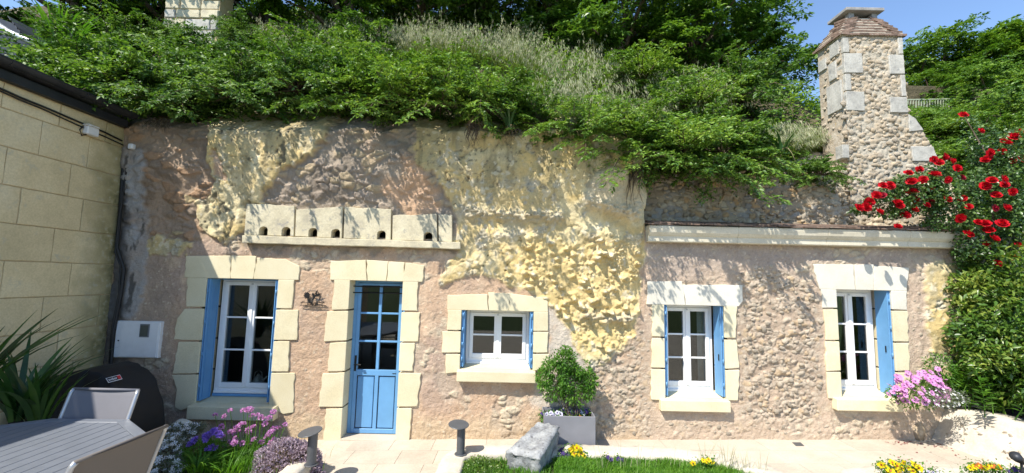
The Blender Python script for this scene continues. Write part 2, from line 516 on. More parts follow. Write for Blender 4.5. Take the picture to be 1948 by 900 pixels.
M['white_petal'] = mat_petal('white_petal', (0.70, 0.72, 0.76), (0.85, 0.86, 0.88), 0.25)
M['yellow_petal'] = mat_petal('yellow_pansy_petal', (0.75, 0.50, 0.01), (0.85, 0.70, 0.02), 0.3)
M['pansy'] = mat_petal('purple_pansy_petal', (0.02, 0.012, 0.07), (0.10, 0.06, 0.22), 0.2)
M['pansy_pale'] = mat_petal('pale_pansy_petal', (0.45, 0.42, 0.62), (0.80, 0.78, 0.85), 0.25)
M['orange_petal'] = mat_petal('rust_petal', (0.35, 0.08, 0.02), (0.55, 0.16, 0.03), 0.25)
# ================================================================ openings (world, on the facade plane)
OPEN = {                     # x0, x1, z0, z1
    'w1': (-3.946, -3.017, 0.45, 2.02),
    'door': (-2.085, -1.402, gz(-1.75), 2.031),
    'w3': (-0.628, 0.302, 0.955, 1.682),
    'w4': (1.984, 2.756, 0.665, 1.806),
    'w5': (4.222, 4.930, 0.70, 2.051),
}
REC = 0.24
# ================================================================ stone regions of the facade, outlined where they lie
R_TUFF_L = [(395, 190), (520, 180), (630, 190), (628, 265), (600, 295), (545, 330), (505, 375), (472, 388), (464, 440), (430, 462), (395, 455), (382, 420), (380, 385), (412, 355), (400, 300), (412, 250)]
R_TUFF_STRIP = [(414, 288), (432, 288), (432, 344), (420, 348), (412, 330)]
R_STONY = [(225, 180), (400, 180), (412, 250), (400, 300), (412, 355), (380, 385), (382, 420), (395, 462), (280, 462), (225, 420)]
R_CORNER = [(215, 280), (285, 290), (278, 380), (284, 470), (272, 560), (262, 605), (205, 610)]
R_GREY = [(628, 180), (795, 200), (795, 300), (850, 370), (866, 410), (868, 480), (455, 470), (464, 392), (505, 375), (545, 330), (600, 295), (628, 265)]
R_TUFF_C = [(790, 200), (1230, 200), (1235, 400), (1226, 470), (1221, 560), (1212, 620), (1178, 670), (1150, 692), (1110, 690), (1085, 640), (1050, 585), (990, 543), (900, 520), (830, 542), (838, 510), (872, 480), (866, 410), (850, 370), (795, 300)]
R_TUFF_R = [(1757, 500), (1900, 500), (1900, 760), (1762, 705)]
R_PALE = [(1045, 575), (1100, 650), (1115, 700), (1080, 780), (1010, 770), (1040, 690), (1046, 610)]
R_YELLOW_S = [(280, 458), (372, 458), (350, 486), (285, 486)]
R_FLINT = [(1405, 520), (1470, 505), (1548, 545), (1562, 600), (1566, 700), (1560, 790), (1410, 795), (1402, 600)]
R_FLINT_B = [(1120, 690), (1178, 670), (1215, 610), (1238, 640), (1238, 830), (1110, 830)]
LEDGES = [((845, 1080), (404, 416), 9, 0.075), ((1105, 1222), (388, 412), 11, 0.085), ((1095, 1205), (604, 607), 8, 0.05), ((935, 1010), (452, 440), 7, 0.03), ((1150, 1215), (612, 600), 7, 0.035)]

def blur(A, n):
    for _ in range(n):
        B = np.pad(A, 1, mode='edge')
        A = (B[1:-1, 1:-1] * 2 + B[:-2, 1:-1] + B[2:, 1:-1] + B[1:-1, :-2] + B[1:-1, 2:]) / 6.0
    return A
def lerpc(C, col, w):
    return C * (1 - w[..., None]) + np.asarray(col) * w[..., None]

def cobbles(x, z, fx, fz, seed, warp=0.5):
    """flat-faced stones with joints: height 0..1, cell id"""
    a = x * fx + warp * (fbm(x * fx * 0.9, z * fz * 0.9, seed + 900, 3) - 0.5) * 2
    c = z * fz + warp * (fbm(x * fx * 0.9 + 31, z * fz * 0.9, seed + 950, 3) - 0.5) * 2
    f1, f2, i = worley(a, c, seed, 1.0)
    rough = fbm(x * 38, z * 38, seed + 5, 3) - 0.5
    return np.clip(sstep(0.02, 0.26, f2 - f1) * (0.25 + 0.75 * i) + 0.35 * rough * sstep(0.02, 0.2, f2 - f1), 0, 1.2), i
DG = 0.0135
gx = np.arange(-5.32, 6.75, DG)
gzv = np.arange(-0.12, 4.45, DG)
XX, ZZ = np.meshgrid(gx, gzv)
PXG, PYG = proj(np.stack([XX, np.full_like(XX, YF), ZZ], -1))
jx = PXG + 15 * (fbm(XX * 5, ZZ * 5, 3, 4) - 0.5) * 2 + 10 * (fbm(XX * 17, ZZ * 17, 13, 3) - 0.5) * 2
jy = PYG + 15 * (fbm(XX * 5 + 40, ZZ * 5, 5, 4) - 0.5) * 2 + 10 * (fbm(XX * 17 + 40, ZZ * 17, 15, 3) - 0.5) * 2
def region(poly, b=2):
    return blur(inpoly(jx, jy, poly).astype(float), b)
w_l, w_strip = region(R_TUFF_L, 3), region(R_TUFF_STRIP, 1)
w_l = w_l * (1 - w_strip)
w_c, w_r = region(R_TUFF_C, 6), region(R_TUFF_R, 5)
w_st, w_cor, w_gr = region(R_STONY), region(R_CORNER), region(R_GREY)
w_st = np.clip(w_st, 0, 1) * (1 - w_l)
w_pale, w_ys = region(R_PALE, 6), region(R_YELLOW_S, 2)
w_fl, w_fb = region(R_FLINT, 6), region(R_FLINT_B, 5)
w_rock = np.clip(w_l + w_c + w_r + w_ys, 0, 1)

n_big = fbm(XX * 1.3, ZZ * 1.3, 11, 4)
n_mid = fbm(XX * 5, ZZ * 5, 21, 4)
n_hi = fbm(XX * 22, ZZ * 22, 31, 3)
n_rough = fbm(XX * 34, ZZ * 30, 41, 2)
# -- lime render
D = 0.045 * (n_big - 0.5) + 0.022 * (n_mid - 0.5) + 0.011 * (n_rough - 0.5) + 0.007 * (fbm(XX * 70, ZZ * 66, 43, 2) - 0.5)
pink = np.array([0.52, 0.365, 0.25])
Cc = np.ones(XX.shape + (3,)) * pink
Cc = lerpc(Cc, (0.43, 0.32, 0.25), sstep(0.45, 0.75, n_big))
Cc = lerpc(Cc, (0.56, 0.42, 0.30), sstep(0.5, 0.75, n_mid))
low = sstep(775, 815, PYG + 40 * (n_mid - 0.5))
Cc = lerpc(Cc, (0.53, 0.41, 0.275), low * 0.8)
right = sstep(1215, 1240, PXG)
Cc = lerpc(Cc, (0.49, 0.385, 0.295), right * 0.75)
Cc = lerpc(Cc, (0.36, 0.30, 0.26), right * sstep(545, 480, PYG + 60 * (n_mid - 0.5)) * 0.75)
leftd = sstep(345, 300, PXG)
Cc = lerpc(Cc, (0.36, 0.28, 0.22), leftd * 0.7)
Cc = lerpc(Cc, (0.55, 0.50, 0.43), w_pale * 0.8)
# grit in the render: pale and dark grains, a few cream stones showing through
s1, s2, si = worley(XX * 24 + 1.5 * n_mid, ZZ * 26 + 1.5 * n_hi, 231, 1.0)
grit = sstep(0.30, 0.18, s1)
Cc = lerpc(Cc, (0.66, 0.56, 0.42), grit * (si > 0.86) * 0.75)
Cc = lerpc(Cc, (0.28, 0.20, 0.15), grit * (si < 0.10) * 0.6)
D += 0.006 * grit * (si > 0.86)
Cc = Cc * (0.84 + 0.32 * fbm(XX * 9, ZZ * 7, 233, 5, 0.65))[..., None]
# missing render: broken patches with stones showing
w_holes = sstep(0.60, 0.67, fbm(XX * 2.2 + 9, ZZ * 2.2, 51, 4)) * (1 - w_rock)
st_h, idn = cobbles(XX, ZZ, 8, 12, 7)
st_h = st_h * (idn > 0.35)
D += w_holes * (st_h * 0.022 - 0.013)
Cc = lerpc(Cc, (0.42, 0.35, 0.27), w_holes * 0.5)
Cc = lerpc(Cc, (0.60, 0.52, 0.38), w_holes * st_h * (idn > 0.55) * 0.7)
# -- stony masonry upper left, grey rubble over the pigeon holes
for w, base, cols, amp, fx, fz, sd_ in ((w_st, (0.36, 0.265, 0.19), [(0.43, 0.32, 0.225), (0.50, 0.40, 0.22), (0.28, 0.22, 0.17), (0.40, 0.25, 0.15)], 0.035, 7.0, 10.0, 61),
                                        (w_gr, (0.34, 0.28, 0.22), [(0.41, 0.345, 0.27), (0.27, 0.25, 0.225), (0.46, 0.36, 0.23), (0.36, 0.29, 0.23)], 0.035, 7.5, 10.0, 81)):
    h, ai = cobbles(XX, ZZ, fx * 0.9, fz * 1.1, sd_, 0.45)
    h = h * sstep(0.32, 0.45, np.abs(ai - 0.1) + 0.35 * (n_mid - 0.5))
    D = D * (1 - 0.5 * w) + w * (amp * 0.8 * (h - 0.35) + 0.05 * (n_mid - 0.5) + 0.03 * (n_hi - 0.5))
    c = np.ones(XX.shape + (3,)) * np.asarray(base)
    c = lerpc(c, np.asarray(base) * 0.7, sstep(0.5, 0.7, n_mid))
    for k, cc in enumerate(cols):
        c = lerpc(c, cc, np.clip(h * 1.5, 0, 1) * ((ai * 4).astype(int) == k) * 0.8)
    Cc = Cc * (1 - w[..., None]) + c * w[..., None]
warm = sstep(0.55, 0.7, fbm(XX * 2.5 + 3, ZZ * 2.5, 91, 3)) * w_gr * sstep(690, 740, PXG)
Cc = lerpc(Cc, (0.52, 0.35, 0.23), warm)
# -- pale plaster at the corner with black streaks
D += w_cor * 0.02
Cc = lerpc(Cc, (0.36, 0.345, 0.335), w_cor * (0.55 + 0.45 * sstep(0.3, 0.6, n_mid)))
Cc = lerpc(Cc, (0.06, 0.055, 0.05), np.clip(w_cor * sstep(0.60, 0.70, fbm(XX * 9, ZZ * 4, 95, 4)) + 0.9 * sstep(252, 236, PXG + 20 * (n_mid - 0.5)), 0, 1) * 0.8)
# -- flint patches: the mortar the stones sit in
D += w_fl * (0.012 * (n_mid - 0.5) - 0.004)
hb, bi = cobbles(XX, ZZ, 13, 19, 17, 0.45)
hb = hb * (bi > 0.3)
w_anyfl = np.clip(w_fl + w_fb * 0.8 + right * 0.45 * sstep(0.42, 0.6, n_mid), 0, 1) * (1 - w_rock)
Cc = lerpc(Cc, (0.37, 0.285, 0.21), np.clip(w_fl + 0.7 * w_fb, 0, 1) * 0.6)  # mortar colour darkened to deepen the shadows between the stones
D += w_anyfl * (0.018 * hb - 0.006) + right * (1 - w_rock) * 0.008 * (n_hi - 0.5)
Cc = lerpc(Cc, (0.58, 0.50, 0.39), w_anyfl * hb * (bi > 0.35) * 0.7)
Cc = lerpc(Cc, (0.50, 0.36, 0.22), w_anyfl * hb * (bi > 0.86) * 0.8)
# -- yellow tuff
yel = np.array([0.62, 0.47, 0.22])
rc = np.ones(XX.shape + (3,)) * yel
streak = fbm(XX * 6, ZZ * 1.6, 101, 4)
rc = lerpc(rc, (0.50, 0.40, 0.21), sstep(0.42, 0.62, streak))
rc = lerpc(rc, (0.66, 0.56, 0.34), sstep(0.52, 0.72, fbm(XX * 3 + 5, ZZ * 3, 111, 4)))
rc = lerpc(rc, (0.42, 0.36, 0.23), sstep(0.56, 0.68, fbm(XX * 4.2 + 15, ZZ * 4.2, 121, 5)) * 0.75)
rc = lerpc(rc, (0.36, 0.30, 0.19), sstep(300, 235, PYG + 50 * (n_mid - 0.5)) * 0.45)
rd = 0.022 + 0.055 * (n_big - 0.4) + 0.04 * (fbm(XX * 3, ZZ * 2.2, 131, 4) - 0.5) + 0.012 * (n_hi - 0.5)
rd += 0.05 * (fbm(XX * 8, ZZ * 7, 133, 5, 0.62) - 0.5)
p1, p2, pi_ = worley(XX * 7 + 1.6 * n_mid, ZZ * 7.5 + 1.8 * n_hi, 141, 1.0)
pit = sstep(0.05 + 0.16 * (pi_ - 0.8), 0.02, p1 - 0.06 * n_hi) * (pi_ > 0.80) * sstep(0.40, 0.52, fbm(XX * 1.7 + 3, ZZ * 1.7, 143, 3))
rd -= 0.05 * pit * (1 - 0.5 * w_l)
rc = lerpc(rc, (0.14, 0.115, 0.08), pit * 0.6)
crack = sstep(0.012, 0.004, np.abs(fbm(XX * 1.6 + 8, ZZ * 1.9, 145, 5) - 0.5)) * sstep(0.45, 0.6, n_mid)
rd -= 0.018 * crack
rc = lerpc(rc, (0.30, 0.24, 0.14), crack * 0.5)
rc = rc * (0.86 + 0.28 * fbm(XX * 14, ZZ * 11, 147, 4, 0.6))[..., None]
chip = sstep(0.60, 0.66, fbm(XX * 5.5 + 31, ZZ * 6, 151, 5)) * sstep(0.40, 0.55, n_big + 0.1)
c1, c2, ci = worley(XX * 26, ZZ * 28, 155)
chip = chip * (1 - 0.75 * w_l)
rd += chip * (0.028 * sstep(0.6, 0.1, c1) - 0.016)
rc = lerpc(rc, (0.47, 0.44, 0.36), chip * 0.75)
# knobbly lower half of the central face
wk = sstep(425, 480, PYG + 40 * (n_mid - 0.5)) * w_c * sstep(690, 655, PYG) * sstep(845, 900, PXG)
wk *= 0.25 + 0.75 * sstep(930, 1010, PXG + 0.4 * (PYG - 500))
wx, wz = XX + 0.05 * (fbm(XX * 9, ZZ * 9, 160, 2) - 0.5), ZZ + 0.05 * (fbm(XX * 9 + 7, ZZ * 9, 162, 2) - 0.5)
k1, k2, ki = worley(wx * 7.5, wz * 9.5, 161, 1.0)
l1, l2, li = worley(wx * 19 + 4, wz * 21, 171)
kn = sstep(0.5, 0.05, k1) ** 1.2 * np.clip(ki * 1.5 - 0.25, 0, 1)
ln = sstep(0.42, 0.05, l1) * np.clip(li * 2.4 - 1.3, 0, 1)
kmod = 0.25 + 1.1 * sstep(0.33, 0.62, fbm(XX * 3.1, ZZ * 3.6, 163, 3))
kn = kn * kmod
ln = ln * (0.4 + 0.6 * kmod)
rd += wk * (0.11 * kn + 0.045 * ln - 0.025 + 0.03 * (fbm(XX * 9, ZZ * 9, 165, 4) - 0.5))
crust = np.clip(wk * (sstep(0.45, 0.85, kn) + 0.7 * sstep(0.5, 0.9, ln)), 0, 1)
rc = lerpc(rc, (0.60, 0.455, 0.205), wk * (1 - crust) * 0.75)
rc = lerpc(rc, (0.60, 0.54, 0.40), crust * 0.8 * sstep(0.3, 0.6, n_hi))
# ledges of hard stone
for (xa, xb), (ya, yb), wd, amp in LEDGES:
    t = np.clip((PXG - xa) / (xb - xa), 0, 1)
    cy = ya + (yb - ya) * t + 10 * (fbm(XX * 3, ZZ * 0 + 1, 181, 3) - 0.5)
    on = sstep(xa - 6, xa + 18, PXG) * sstep(xb + 6, xb - 18, PXG)
    g = np.exp(-((PYG - cy) / wd) ** 2) * on
    q1, q2, qi = worley(XX * 16, ZZ * 20, 191)
    g = g * (0.35 + 0.65 * sstep(0.65, 0.1, q1))
    rd += amp * g - 0.35 * amp * np.exp(-((PYG - cy - 2.6 * wd) / (1.6 * wd)) ** 2) * on
    rc = lerpc(rc, (0.46, 0.40, 0.29), np.clip(g * 1.6, 0, 1) * 0.8)
# rain stains from the vegetation above, dark specks
topm = sstep(430, 300, PYG)
rc = lerpc(rc, (0.24, 0.20, 0.11), sstep(0.55, 0.68, fbm(XX * 8, ZZ * 0.9, 221, 4)) * topm * 0.6)
rc = lerpc(rc, (0.13, 0.115, 0.08), sstep(0.66, 0.72, fbm(XX * 26, ZZ * 24, 223, 4)) * (0.35 + 0.65 * topm) * 0.7)
rc = lerpc(rc, (0.66, 0.60, 0.46), sstep(0.66, 0.74, fbm(XX * 15 + 7, ZZ * 13, 225, 4)) * 0.6)
# the broken white shoulder next to the cornice
sh = inpoly(jx, jy, [(1110, 350), (1160, 320), (1225, 350), (1225, 415), (1120, 400)]).astype(float)
sh = blur(sh, 8)
rd += sh * (0.05 + 0.05 * (fbm(XX * 12, ZZ * 12, 201, 3) - 0.5))
rc = lerpc(rc, (0.60, 0.52, 0.38), sh * 0.7)
# black lichen on the left tuff
lich = sstep(0.60, 0.70, fbm(XX * 12, ZZ * 10, 211, 5)) * w_l * sstep(0.42, 0.6, fbm(XX * 2, ZZ * 2, 213, 2))
rc = lerpc(rc, (0.07, 0.065, 0.05), lich * 0.8)
rd -= lich * 0.012
rd += 0.022 * w_l
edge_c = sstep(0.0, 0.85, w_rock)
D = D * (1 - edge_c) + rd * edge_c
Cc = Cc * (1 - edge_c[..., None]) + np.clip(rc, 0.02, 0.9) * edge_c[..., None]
# lintel rock shelf above the small window
# calm the surface next to dressed stones
calm = np.zeros(XX.shape)
for (x0, x1, z0, z1) in OPEN.values():
    calm = np.maximum(calm, ((XX > x0 - 0.30) & (XX < x1 + 0.30) & (ZZ > z0 - 0.22) & (ZZ < z1 + 0.30)).astype(float))
calm = np.maximum(calm, inpoly(PXG, PYG, [(462, 385), (885, 400), (885, 478), (460, 468)]).astype(float))
calm = blur(calm, 6)
D = D * (1 - 0.75 * calm) - 0.006 * calm
# overhanging brow and the slope back at the top of the cliff
D += 0.10 * sstep(2.9, 3.6, ZZ) * sstep(1.75, 1.4, XX)
YG = YF - D + np.clip(ZZ - (4.0 + 0.25 * (fbm(XX * 1.5, XX * 0, 77, 3) - 0.5)), 0, 9) * 1.3
hole = np.zeros((XX.shape[0] - 1, XX.shape[1] - 1), bool)
xc, zc = XX[:-1, :-1] + DG / 2, ZZ[:-1, :-1] + DG / 2
for (x0, x1, z0, z1) in OPEN.values():
    hole |= (xc > x0 - 0.04) & (xc < x1 + 0.04) & (zc > z0 - 0.05) & (zc < z1 + 0.06)
pq, pr_ = proj(np.stack([xc, np.full_like(xc, YF), zc], -1))
hole |= inpoly(pq, pr_, [(484, 416), (848, 424), (848, 456), (484, 448)])
hole |= (xc > 1.74 + np.where(zc > 2.9, 0.16 * (fbm(zc * 4, zc * 0 + 3, 87, 4) - 0.55), 0)) & (zc > 2.78)                        # behind the cornice another wall goes on
hole |= zc < (gz(xc) - 0.06)
rockface = ((edge_c[:-1, :-1] > 0.5) | ((pr_ < 262) & (pq < 1240) & (edge_c[:-1, :-1] > 0.3))) & ~hole
def sub_mesh(name, fmask):
    nz, nx = XX.shape
    idx = np.arange(nz * nx).reshape(nz, nx)
    q = np.stack([idx[:-1, :-1], idx[:-1, 1:], idx[1:, 1:], idx[1:, :-1]], -1)[fmask]
    used, inv = np.unique(q, return_inverse=True)
    V = np.stack([XX.ravel()[used], YG.ravel()[used], ZZ.ravel()[used]], -1)
    me = mesh(name, V, inv.reshape(q.shape), True)
    set_color(me, Cc.reshape(-1, 3)[used])
    return me
def surf(x, z):
    """facade surface depth at a spot"""
    i = int(np.clip((z - gzv[0]) / DG, 0, len(gzv) - 1))
    j = int(np.clip((x - gx[0]) / DG, 0, len(gx) - 1))
    return float(YG[i, j])

cliff = mk('rock_cliff', sub_mesh('rock_cliff', rockface), None, M['rock'])
tag(cliff, 'yellow tuff rock face between and above the house fronts', None, kind='structure')
splitx = (xc > 1.735)
house = thing('cave_house', 'pink rendered cave house front with blue door and two left windows', 'house', (-1.75, YF, gz(-1.75)))
annex = thing('stone_house', 'flint and render house front with white cornice and two tall right windows', 'house', (3.7, YF, gz(3.7)))
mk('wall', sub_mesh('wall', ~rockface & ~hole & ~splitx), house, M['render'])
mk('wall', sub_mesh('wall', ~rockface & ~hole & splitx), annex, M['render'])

# ================================================================ cut stones round the openings
rng = random.Random(5)
def snap_poly(px_poly, op, tol=0.055):
    out_ = []
    for (a, b) in px_poly:
        p = P(a, b, YF)
        x, z = p[0], p[2]
        if op:
            x0, x1, z0, z1 = op
            if abs(x - x0) < tol and z < z1 + 0.05: x = x0
            if abs(x - x1) < tol and z < z1 + 0.05: x = x1
            if abs(z - z1) < 0.06 : z = z1
        out_.append((x, z))
    return out_
def ragged(poly, op, amt=0.010):
    """break long outer edges so that the stone's outline is hand cut; edges on the opening stay straight"""
    n = len(poly)
    res = []
    for i in range(n):
        a, b = poly[i], poly[(i + 1) % n]
        res.append(a)
        L = math.hypot(b[0] - a[0], b[1] - a[1])
        k = int(L / 0.055)
        on_open = False
        if op:
            for e in (0, 1):
                if abs(a[0] - op[e]) < 1e-4 and abs(b[0] - op[e]) < 1e-4: on_open = True
            if abs(a[1] - op[3]) < 1e-4 and abs(b[1] - op[3]) < 1e-4: on_open = True
        horiz = abs(b[1] - a[1]) < abs(b[0] - a[0]) * 0.25
        am = 0 if on_open else (0.0025 if horiz else amt)
        for j in range(1, k):
            t = j / k
            nx, nz = -(b[1] - a[1]) / L, (b[0] - a[0]) / L
            r = rng.uniform(-am, am)
            res.append((a[0] + (b[0] - a[0]) * t + nx * r, a[1] + (b[1] - a[1]) * t + nz * r))
    return res
def shrink(poly, op, g=0.0028):
    cx = sum(p[0] for p in poly) / len(poly)
    cz = sum(p[1] for p in poly) / len(poly)
    r = []
    for x, z in poly:
        fx = 0 if op and (abs(x - op[0]) < 1e-4 or abs(x - op[1]) < 1e-4) else g
        fz = 0 if op and abs(z - op[3]) < 1e-4 else g
        r.append((x - math.copysign(fx, x - cx), z - math.copysign(fz, z - cz)))
    return r
def quoins(parent, op, polys, mats, depth=0.30, proud=0.014, name='quoin', front=None):
    for k, pl in enumerate(polys):
        w = ragged(shrink(snap_poly(pl, op), op), op)
        m = MB()
        pr = proud + rng.uniform(-0.003, 0.004)
        m.prism(w, 'y', (front if front is not None else YF) - pr, YF + depth)
        m.build(name, mats[k] if isinstance(mats, list) else mats, parent, bevel=0.006, seg=2)

Q, Wt = M['quoin'], M['white_stone']
quoins(house, OPEN['w1'], [[(354, 487), (440, 486), (440, 529), (352, 528)], [(440, 486), (489, 487), (483, 530), (440, 529)], [(489, 490), (545, 493), (571, 506), (569, 531), (483, 530)]], Q, name='lintel_stone')
quoins(house, OPEN['w1'], [[(357, 529), (393, 529), (389, 584), (355, 584)], [(352, 587), (388, 587), (383, 648), (331, 646), (338, 605)], [(341, 650), (382, 650), (378, 710), (329, 711)], [(327, 713), (376, 712), (371, 768), (345, 781), (333, 775), (337, 740)],
                           [(531, 531), (561, 531), (556, 587), (528, 587)], [(527, 589), (569, 589), (566, 647), (521, 647)], [(521, 649), (552, 649), (549, 707), (517, 707)], [(517, 709), (562, 709), (559, 785), (540, 788), (513, 778)]], Q)
quoins(house, OPEN['door'], [[(630, 497), (697, 494), (699, 534), (628, 532)], [(697, 494), (740, 497), (735, 535), (699, 534)], [(740, 497), (771, 499), (767, 535), (735, 535)], [(771, 499), (808, 505), (804, 536), (767, 535)]], Q, name='lintel_stone', depth=0.24)
quoins(house, OPEN['door'], [[(636, 534), (666, 534), (664, 589), (632, 590)], [(622, 592), (663, 591), (660, 648), (616, 650)], [(628, 652), (660, 650), (657, 706), (623, 707)], [(614, 710), (656, 708), (653, 774), (606, 774)], [(620, 777), (653, 776), (650, 840), (616, 840)],
                             [(767, 537), (796, 537), (795, 592), (765, 591)], [(765, 594), (800, 594), (796, 650), (762, 650)], [(762, 652), (790, 652), (786, 706), (759, 706)], [(759, 709), (802, 710), (794, 773), (756, 774)], [(755, 776), (784, 776), (779, 840), (752, 840)]], Q, depth=0.24)
quoins(house, OPEN['w3'], [[(851, 561), (928, 559), (930, 591), (850, 591)], [(928, 556), (971, 558), (967, 592), (930, 591)], [(971, 558), (1035, 566), (1043, 574), (1043, 593), (967, 592)]], Q, name='lintel_stone')
quoins(house, OPEN['w3'], [[(851, 592), (880, 592), (877, 628), (850, 628)], [(841, 630), (877, 630), (874, 671), (840, 671)], [(848, 673), (874, 673), (872, 708), (848, 711)],
                           [(1016, 593), (1043, 593), (1043, 630), (1015, 630)], [(1015, 631), (1044, 631), (1042, 671), (1014, 671)], [(1014, 673), (1045, 673), (1042, 705), (1014, 705)]], Q)
quoins(annex, OPEN['w4'], [[(1230, 535), (1297, 535), (1304, 582), (1229, 580)], [(1297, 541), (1412, 542), (1413, 573), (1405, 583), (1304, 582)]], Wt, name='lintel_stone')
quoins(annex, OPEN['w4'], [[(1239, 582), (1264, 582), (1264, 641), (1240, 640)], [(1240, 643), (1264, 643), (1264, 700), (1238, 699)], [(1238, 702), (1264, 702), (1264, 762), (1238, 760)],
                           [(1377, 584), (1402, 584), (1399, 643), (1379, 643)], [(1379, 646), (1400, 646), (1406, 700), (1379, 702)], [(1379, 704), (1406, 703), (1403, 762), (1381, 762)]], Q)
quoins(annex, OPEN['w5'], [[(1545, 502), (1623, 503), (1627, 550), (1558, 549)], [(1623, 503), (1661, 503), (1661, 552), (1627, 550)], [(1661, 505), (1728, 509), (1724, 554), (1661, 552)]], Wt, name='lintel_stone')
quoins(annex, OPEN['w5'], [[(1560, 552), (1592, 552), (1593, 586), (1563, 586)], [(1565, 588), (1595, 588), (1597, 647), (1569, 647)], [(1569, 649), (1597, 649), (1598, 705), (1571, 706)], [(1571, 707), (1598, 707), (1600, 760), (1575, 758)],
                           [(1696, 555), (1724, 555), (1724, 590), (1698, 589)], [(1698, 591), (1725, 591), (1727, 650), (1700, 650)], [(1700, 652), (1728, 652), (1729, 705), (1702, 706)], [(1702, 708), (1730, 708), (1730, 752), (1703, 752)]],
       [Wt, Q, Q, Q, Wt, Q, Q, Q])
for par, key, (a, b, c, d), pro in ((house, 'w1', (353, 519, 775, 800), 0.11), (house, 'w3', (868, 1019, 708, 728), 0.10), (annex, 'w4', (1258, 1391, 763, 784), 0.085), (annex, 'w5', (1594, 1719, 761, 783), 0.085)):
    yfr = YF - pro
    p0, p1 = P(a, d, yfr), P(b, d, yfr)
    zt = (P(a, c, yfr)[2] + P(b, c, yfr)[2]) / 2
    zb = (p0[2] + p1[2]) / 2
    x0, x1, z0, z1 = OPEN[key]
    m = MB()
    m.add([(p0[0], yfr, zb), (p1[0], yfr, zb), (p1[0], YF + 0.02, zb), (p0[0], YF + 0.02, zb), (p0[0], yfr, zt), (p1[0], yfr, zt), (p1[0], YF + 0.02, zt + 0.012), (p0[0], YF + 0.02, zt + 0.012)],
          [(3, 2, 1, 0), (4, 5, 6, 7), (0, 1, 5, 4), (1, 2, 6, 5), (2, 3, 7, 6), (3, 0, 4, 7)])
    m.build('sill', Q, par, bevel=0.008, seg=2)
    m = MB()
    m.add([(x0, YF + 0.021, zb), (x1, YF + 0.021, zb), (x1, YF + REC + 0.08, zb), (x0, YF + REC + 0.08, zb), (x0, YF + 0.021, zt + 0.012), (x1, YF + 0.021, zt + 0.012), (x1, YF + REC + 0.08, zt + 0.05), (x0, YF + REC + 0.08, zt + 0.05)],
          [(3, 2, 1, 0), (4, 5, 6, 7), (0, 1, 5, 4), (1, 2, 6, 5), (2, 3, 7, 6), (3, 0, 4, 7)])
    m.build('window_board', Q, par)
    OPEN[key] = (x0, x1, zt + 0.03, z1)

# ================================================================ pigeon holes
def arch_stone(px_poly, holes):
    """dressed stone with arched flight holes open at its foot"""
    pts = [(P(a, b, YF)[0], P(a, b, YF)[2]) for a, b in px_poly]      # tl, tr, br, bl
    tl, tr, br, bl = pts
    line = [bl, tl]
    n = 8
    for k in range(1, n):
        t = k / n
        line.append((tl[0] + (tr[0] - tl[0]) * t, tl[1] + (tr[1] - tl[1]) * t + rng.uniform(-0.006, 0.006)))
    line += [tr, br]
    for hx in sorted(holes, reverse=True):
        xw = P(hx, 440, YF)[0]
        t = (xw - bl[0]) / (br[0] - bl[0])
        zb = bl[1] + (br[1] - bl[1]) * t
        hw, hh = 0.056, 0.072
        arc = [(xw + hw, zb)] + [(xw + hw * math.cos(math.radians(a)), zb + hh + 0.045 * math.sin(math.radians(a))) for a in (10, 40, 65, 90, 115, 140, 170)] + [(xw - hw, zb)]
        line += arc
    return line
holes = [505, 548, 599, 642, 728, 816]
for pl, hs in (([(473, 389), (564, 393), (562, 450), (469, 448)], holes[:2]), ([(567, 400), (655, 394), (653, 454), (565, 450)], holes[2:4]), ([(658, 395), (746, 399), (745, 457), (656, 454)], holes[4:5]),
               ([(749, 411), (832, 408), (833, 460), (748, 457)], holes[5:]), ([(835, 409), (861, 410), (861, 461), (836, 460)], [])):
    m = MB()
    m.prism(arch_stone(pl, hs), 'y', YF - 0.045 - rng.uniform(0, 0.008), YF + 0.07)
    m.build('pigeon_hole_stone', M['pigeon_stone'], house, bevel=0.004)
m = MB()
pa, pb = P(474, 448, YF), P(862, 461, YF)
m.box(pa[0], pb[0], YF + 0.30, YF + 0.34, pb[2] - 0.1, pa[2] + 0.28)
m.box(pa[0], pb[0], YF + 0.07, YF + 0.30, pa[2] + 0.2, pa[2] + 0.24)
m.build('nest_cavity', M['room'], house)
top, bot = [], []
for k in range(25):
    t = k / 24
    a = P(461 + (876 - 461) * t, 447.5 + 13.5 * t, YF - 0.09)
    b = P(461 + (876 - 461) * t, 462 + 12 * t, YF - 0.09)
    top.append((a[0], a[2] + rng.uniform(-0.003, 0.003)))
    bot.append((b[0], b[2] + rng.uniform(-0.005, 0.004)))
MB().prism(top + bot[::-1], 'y', YF - 0.10, YF + 0.32).build('ledge', M['pigeon_stone'], house, bevel=0.008, seg=2)

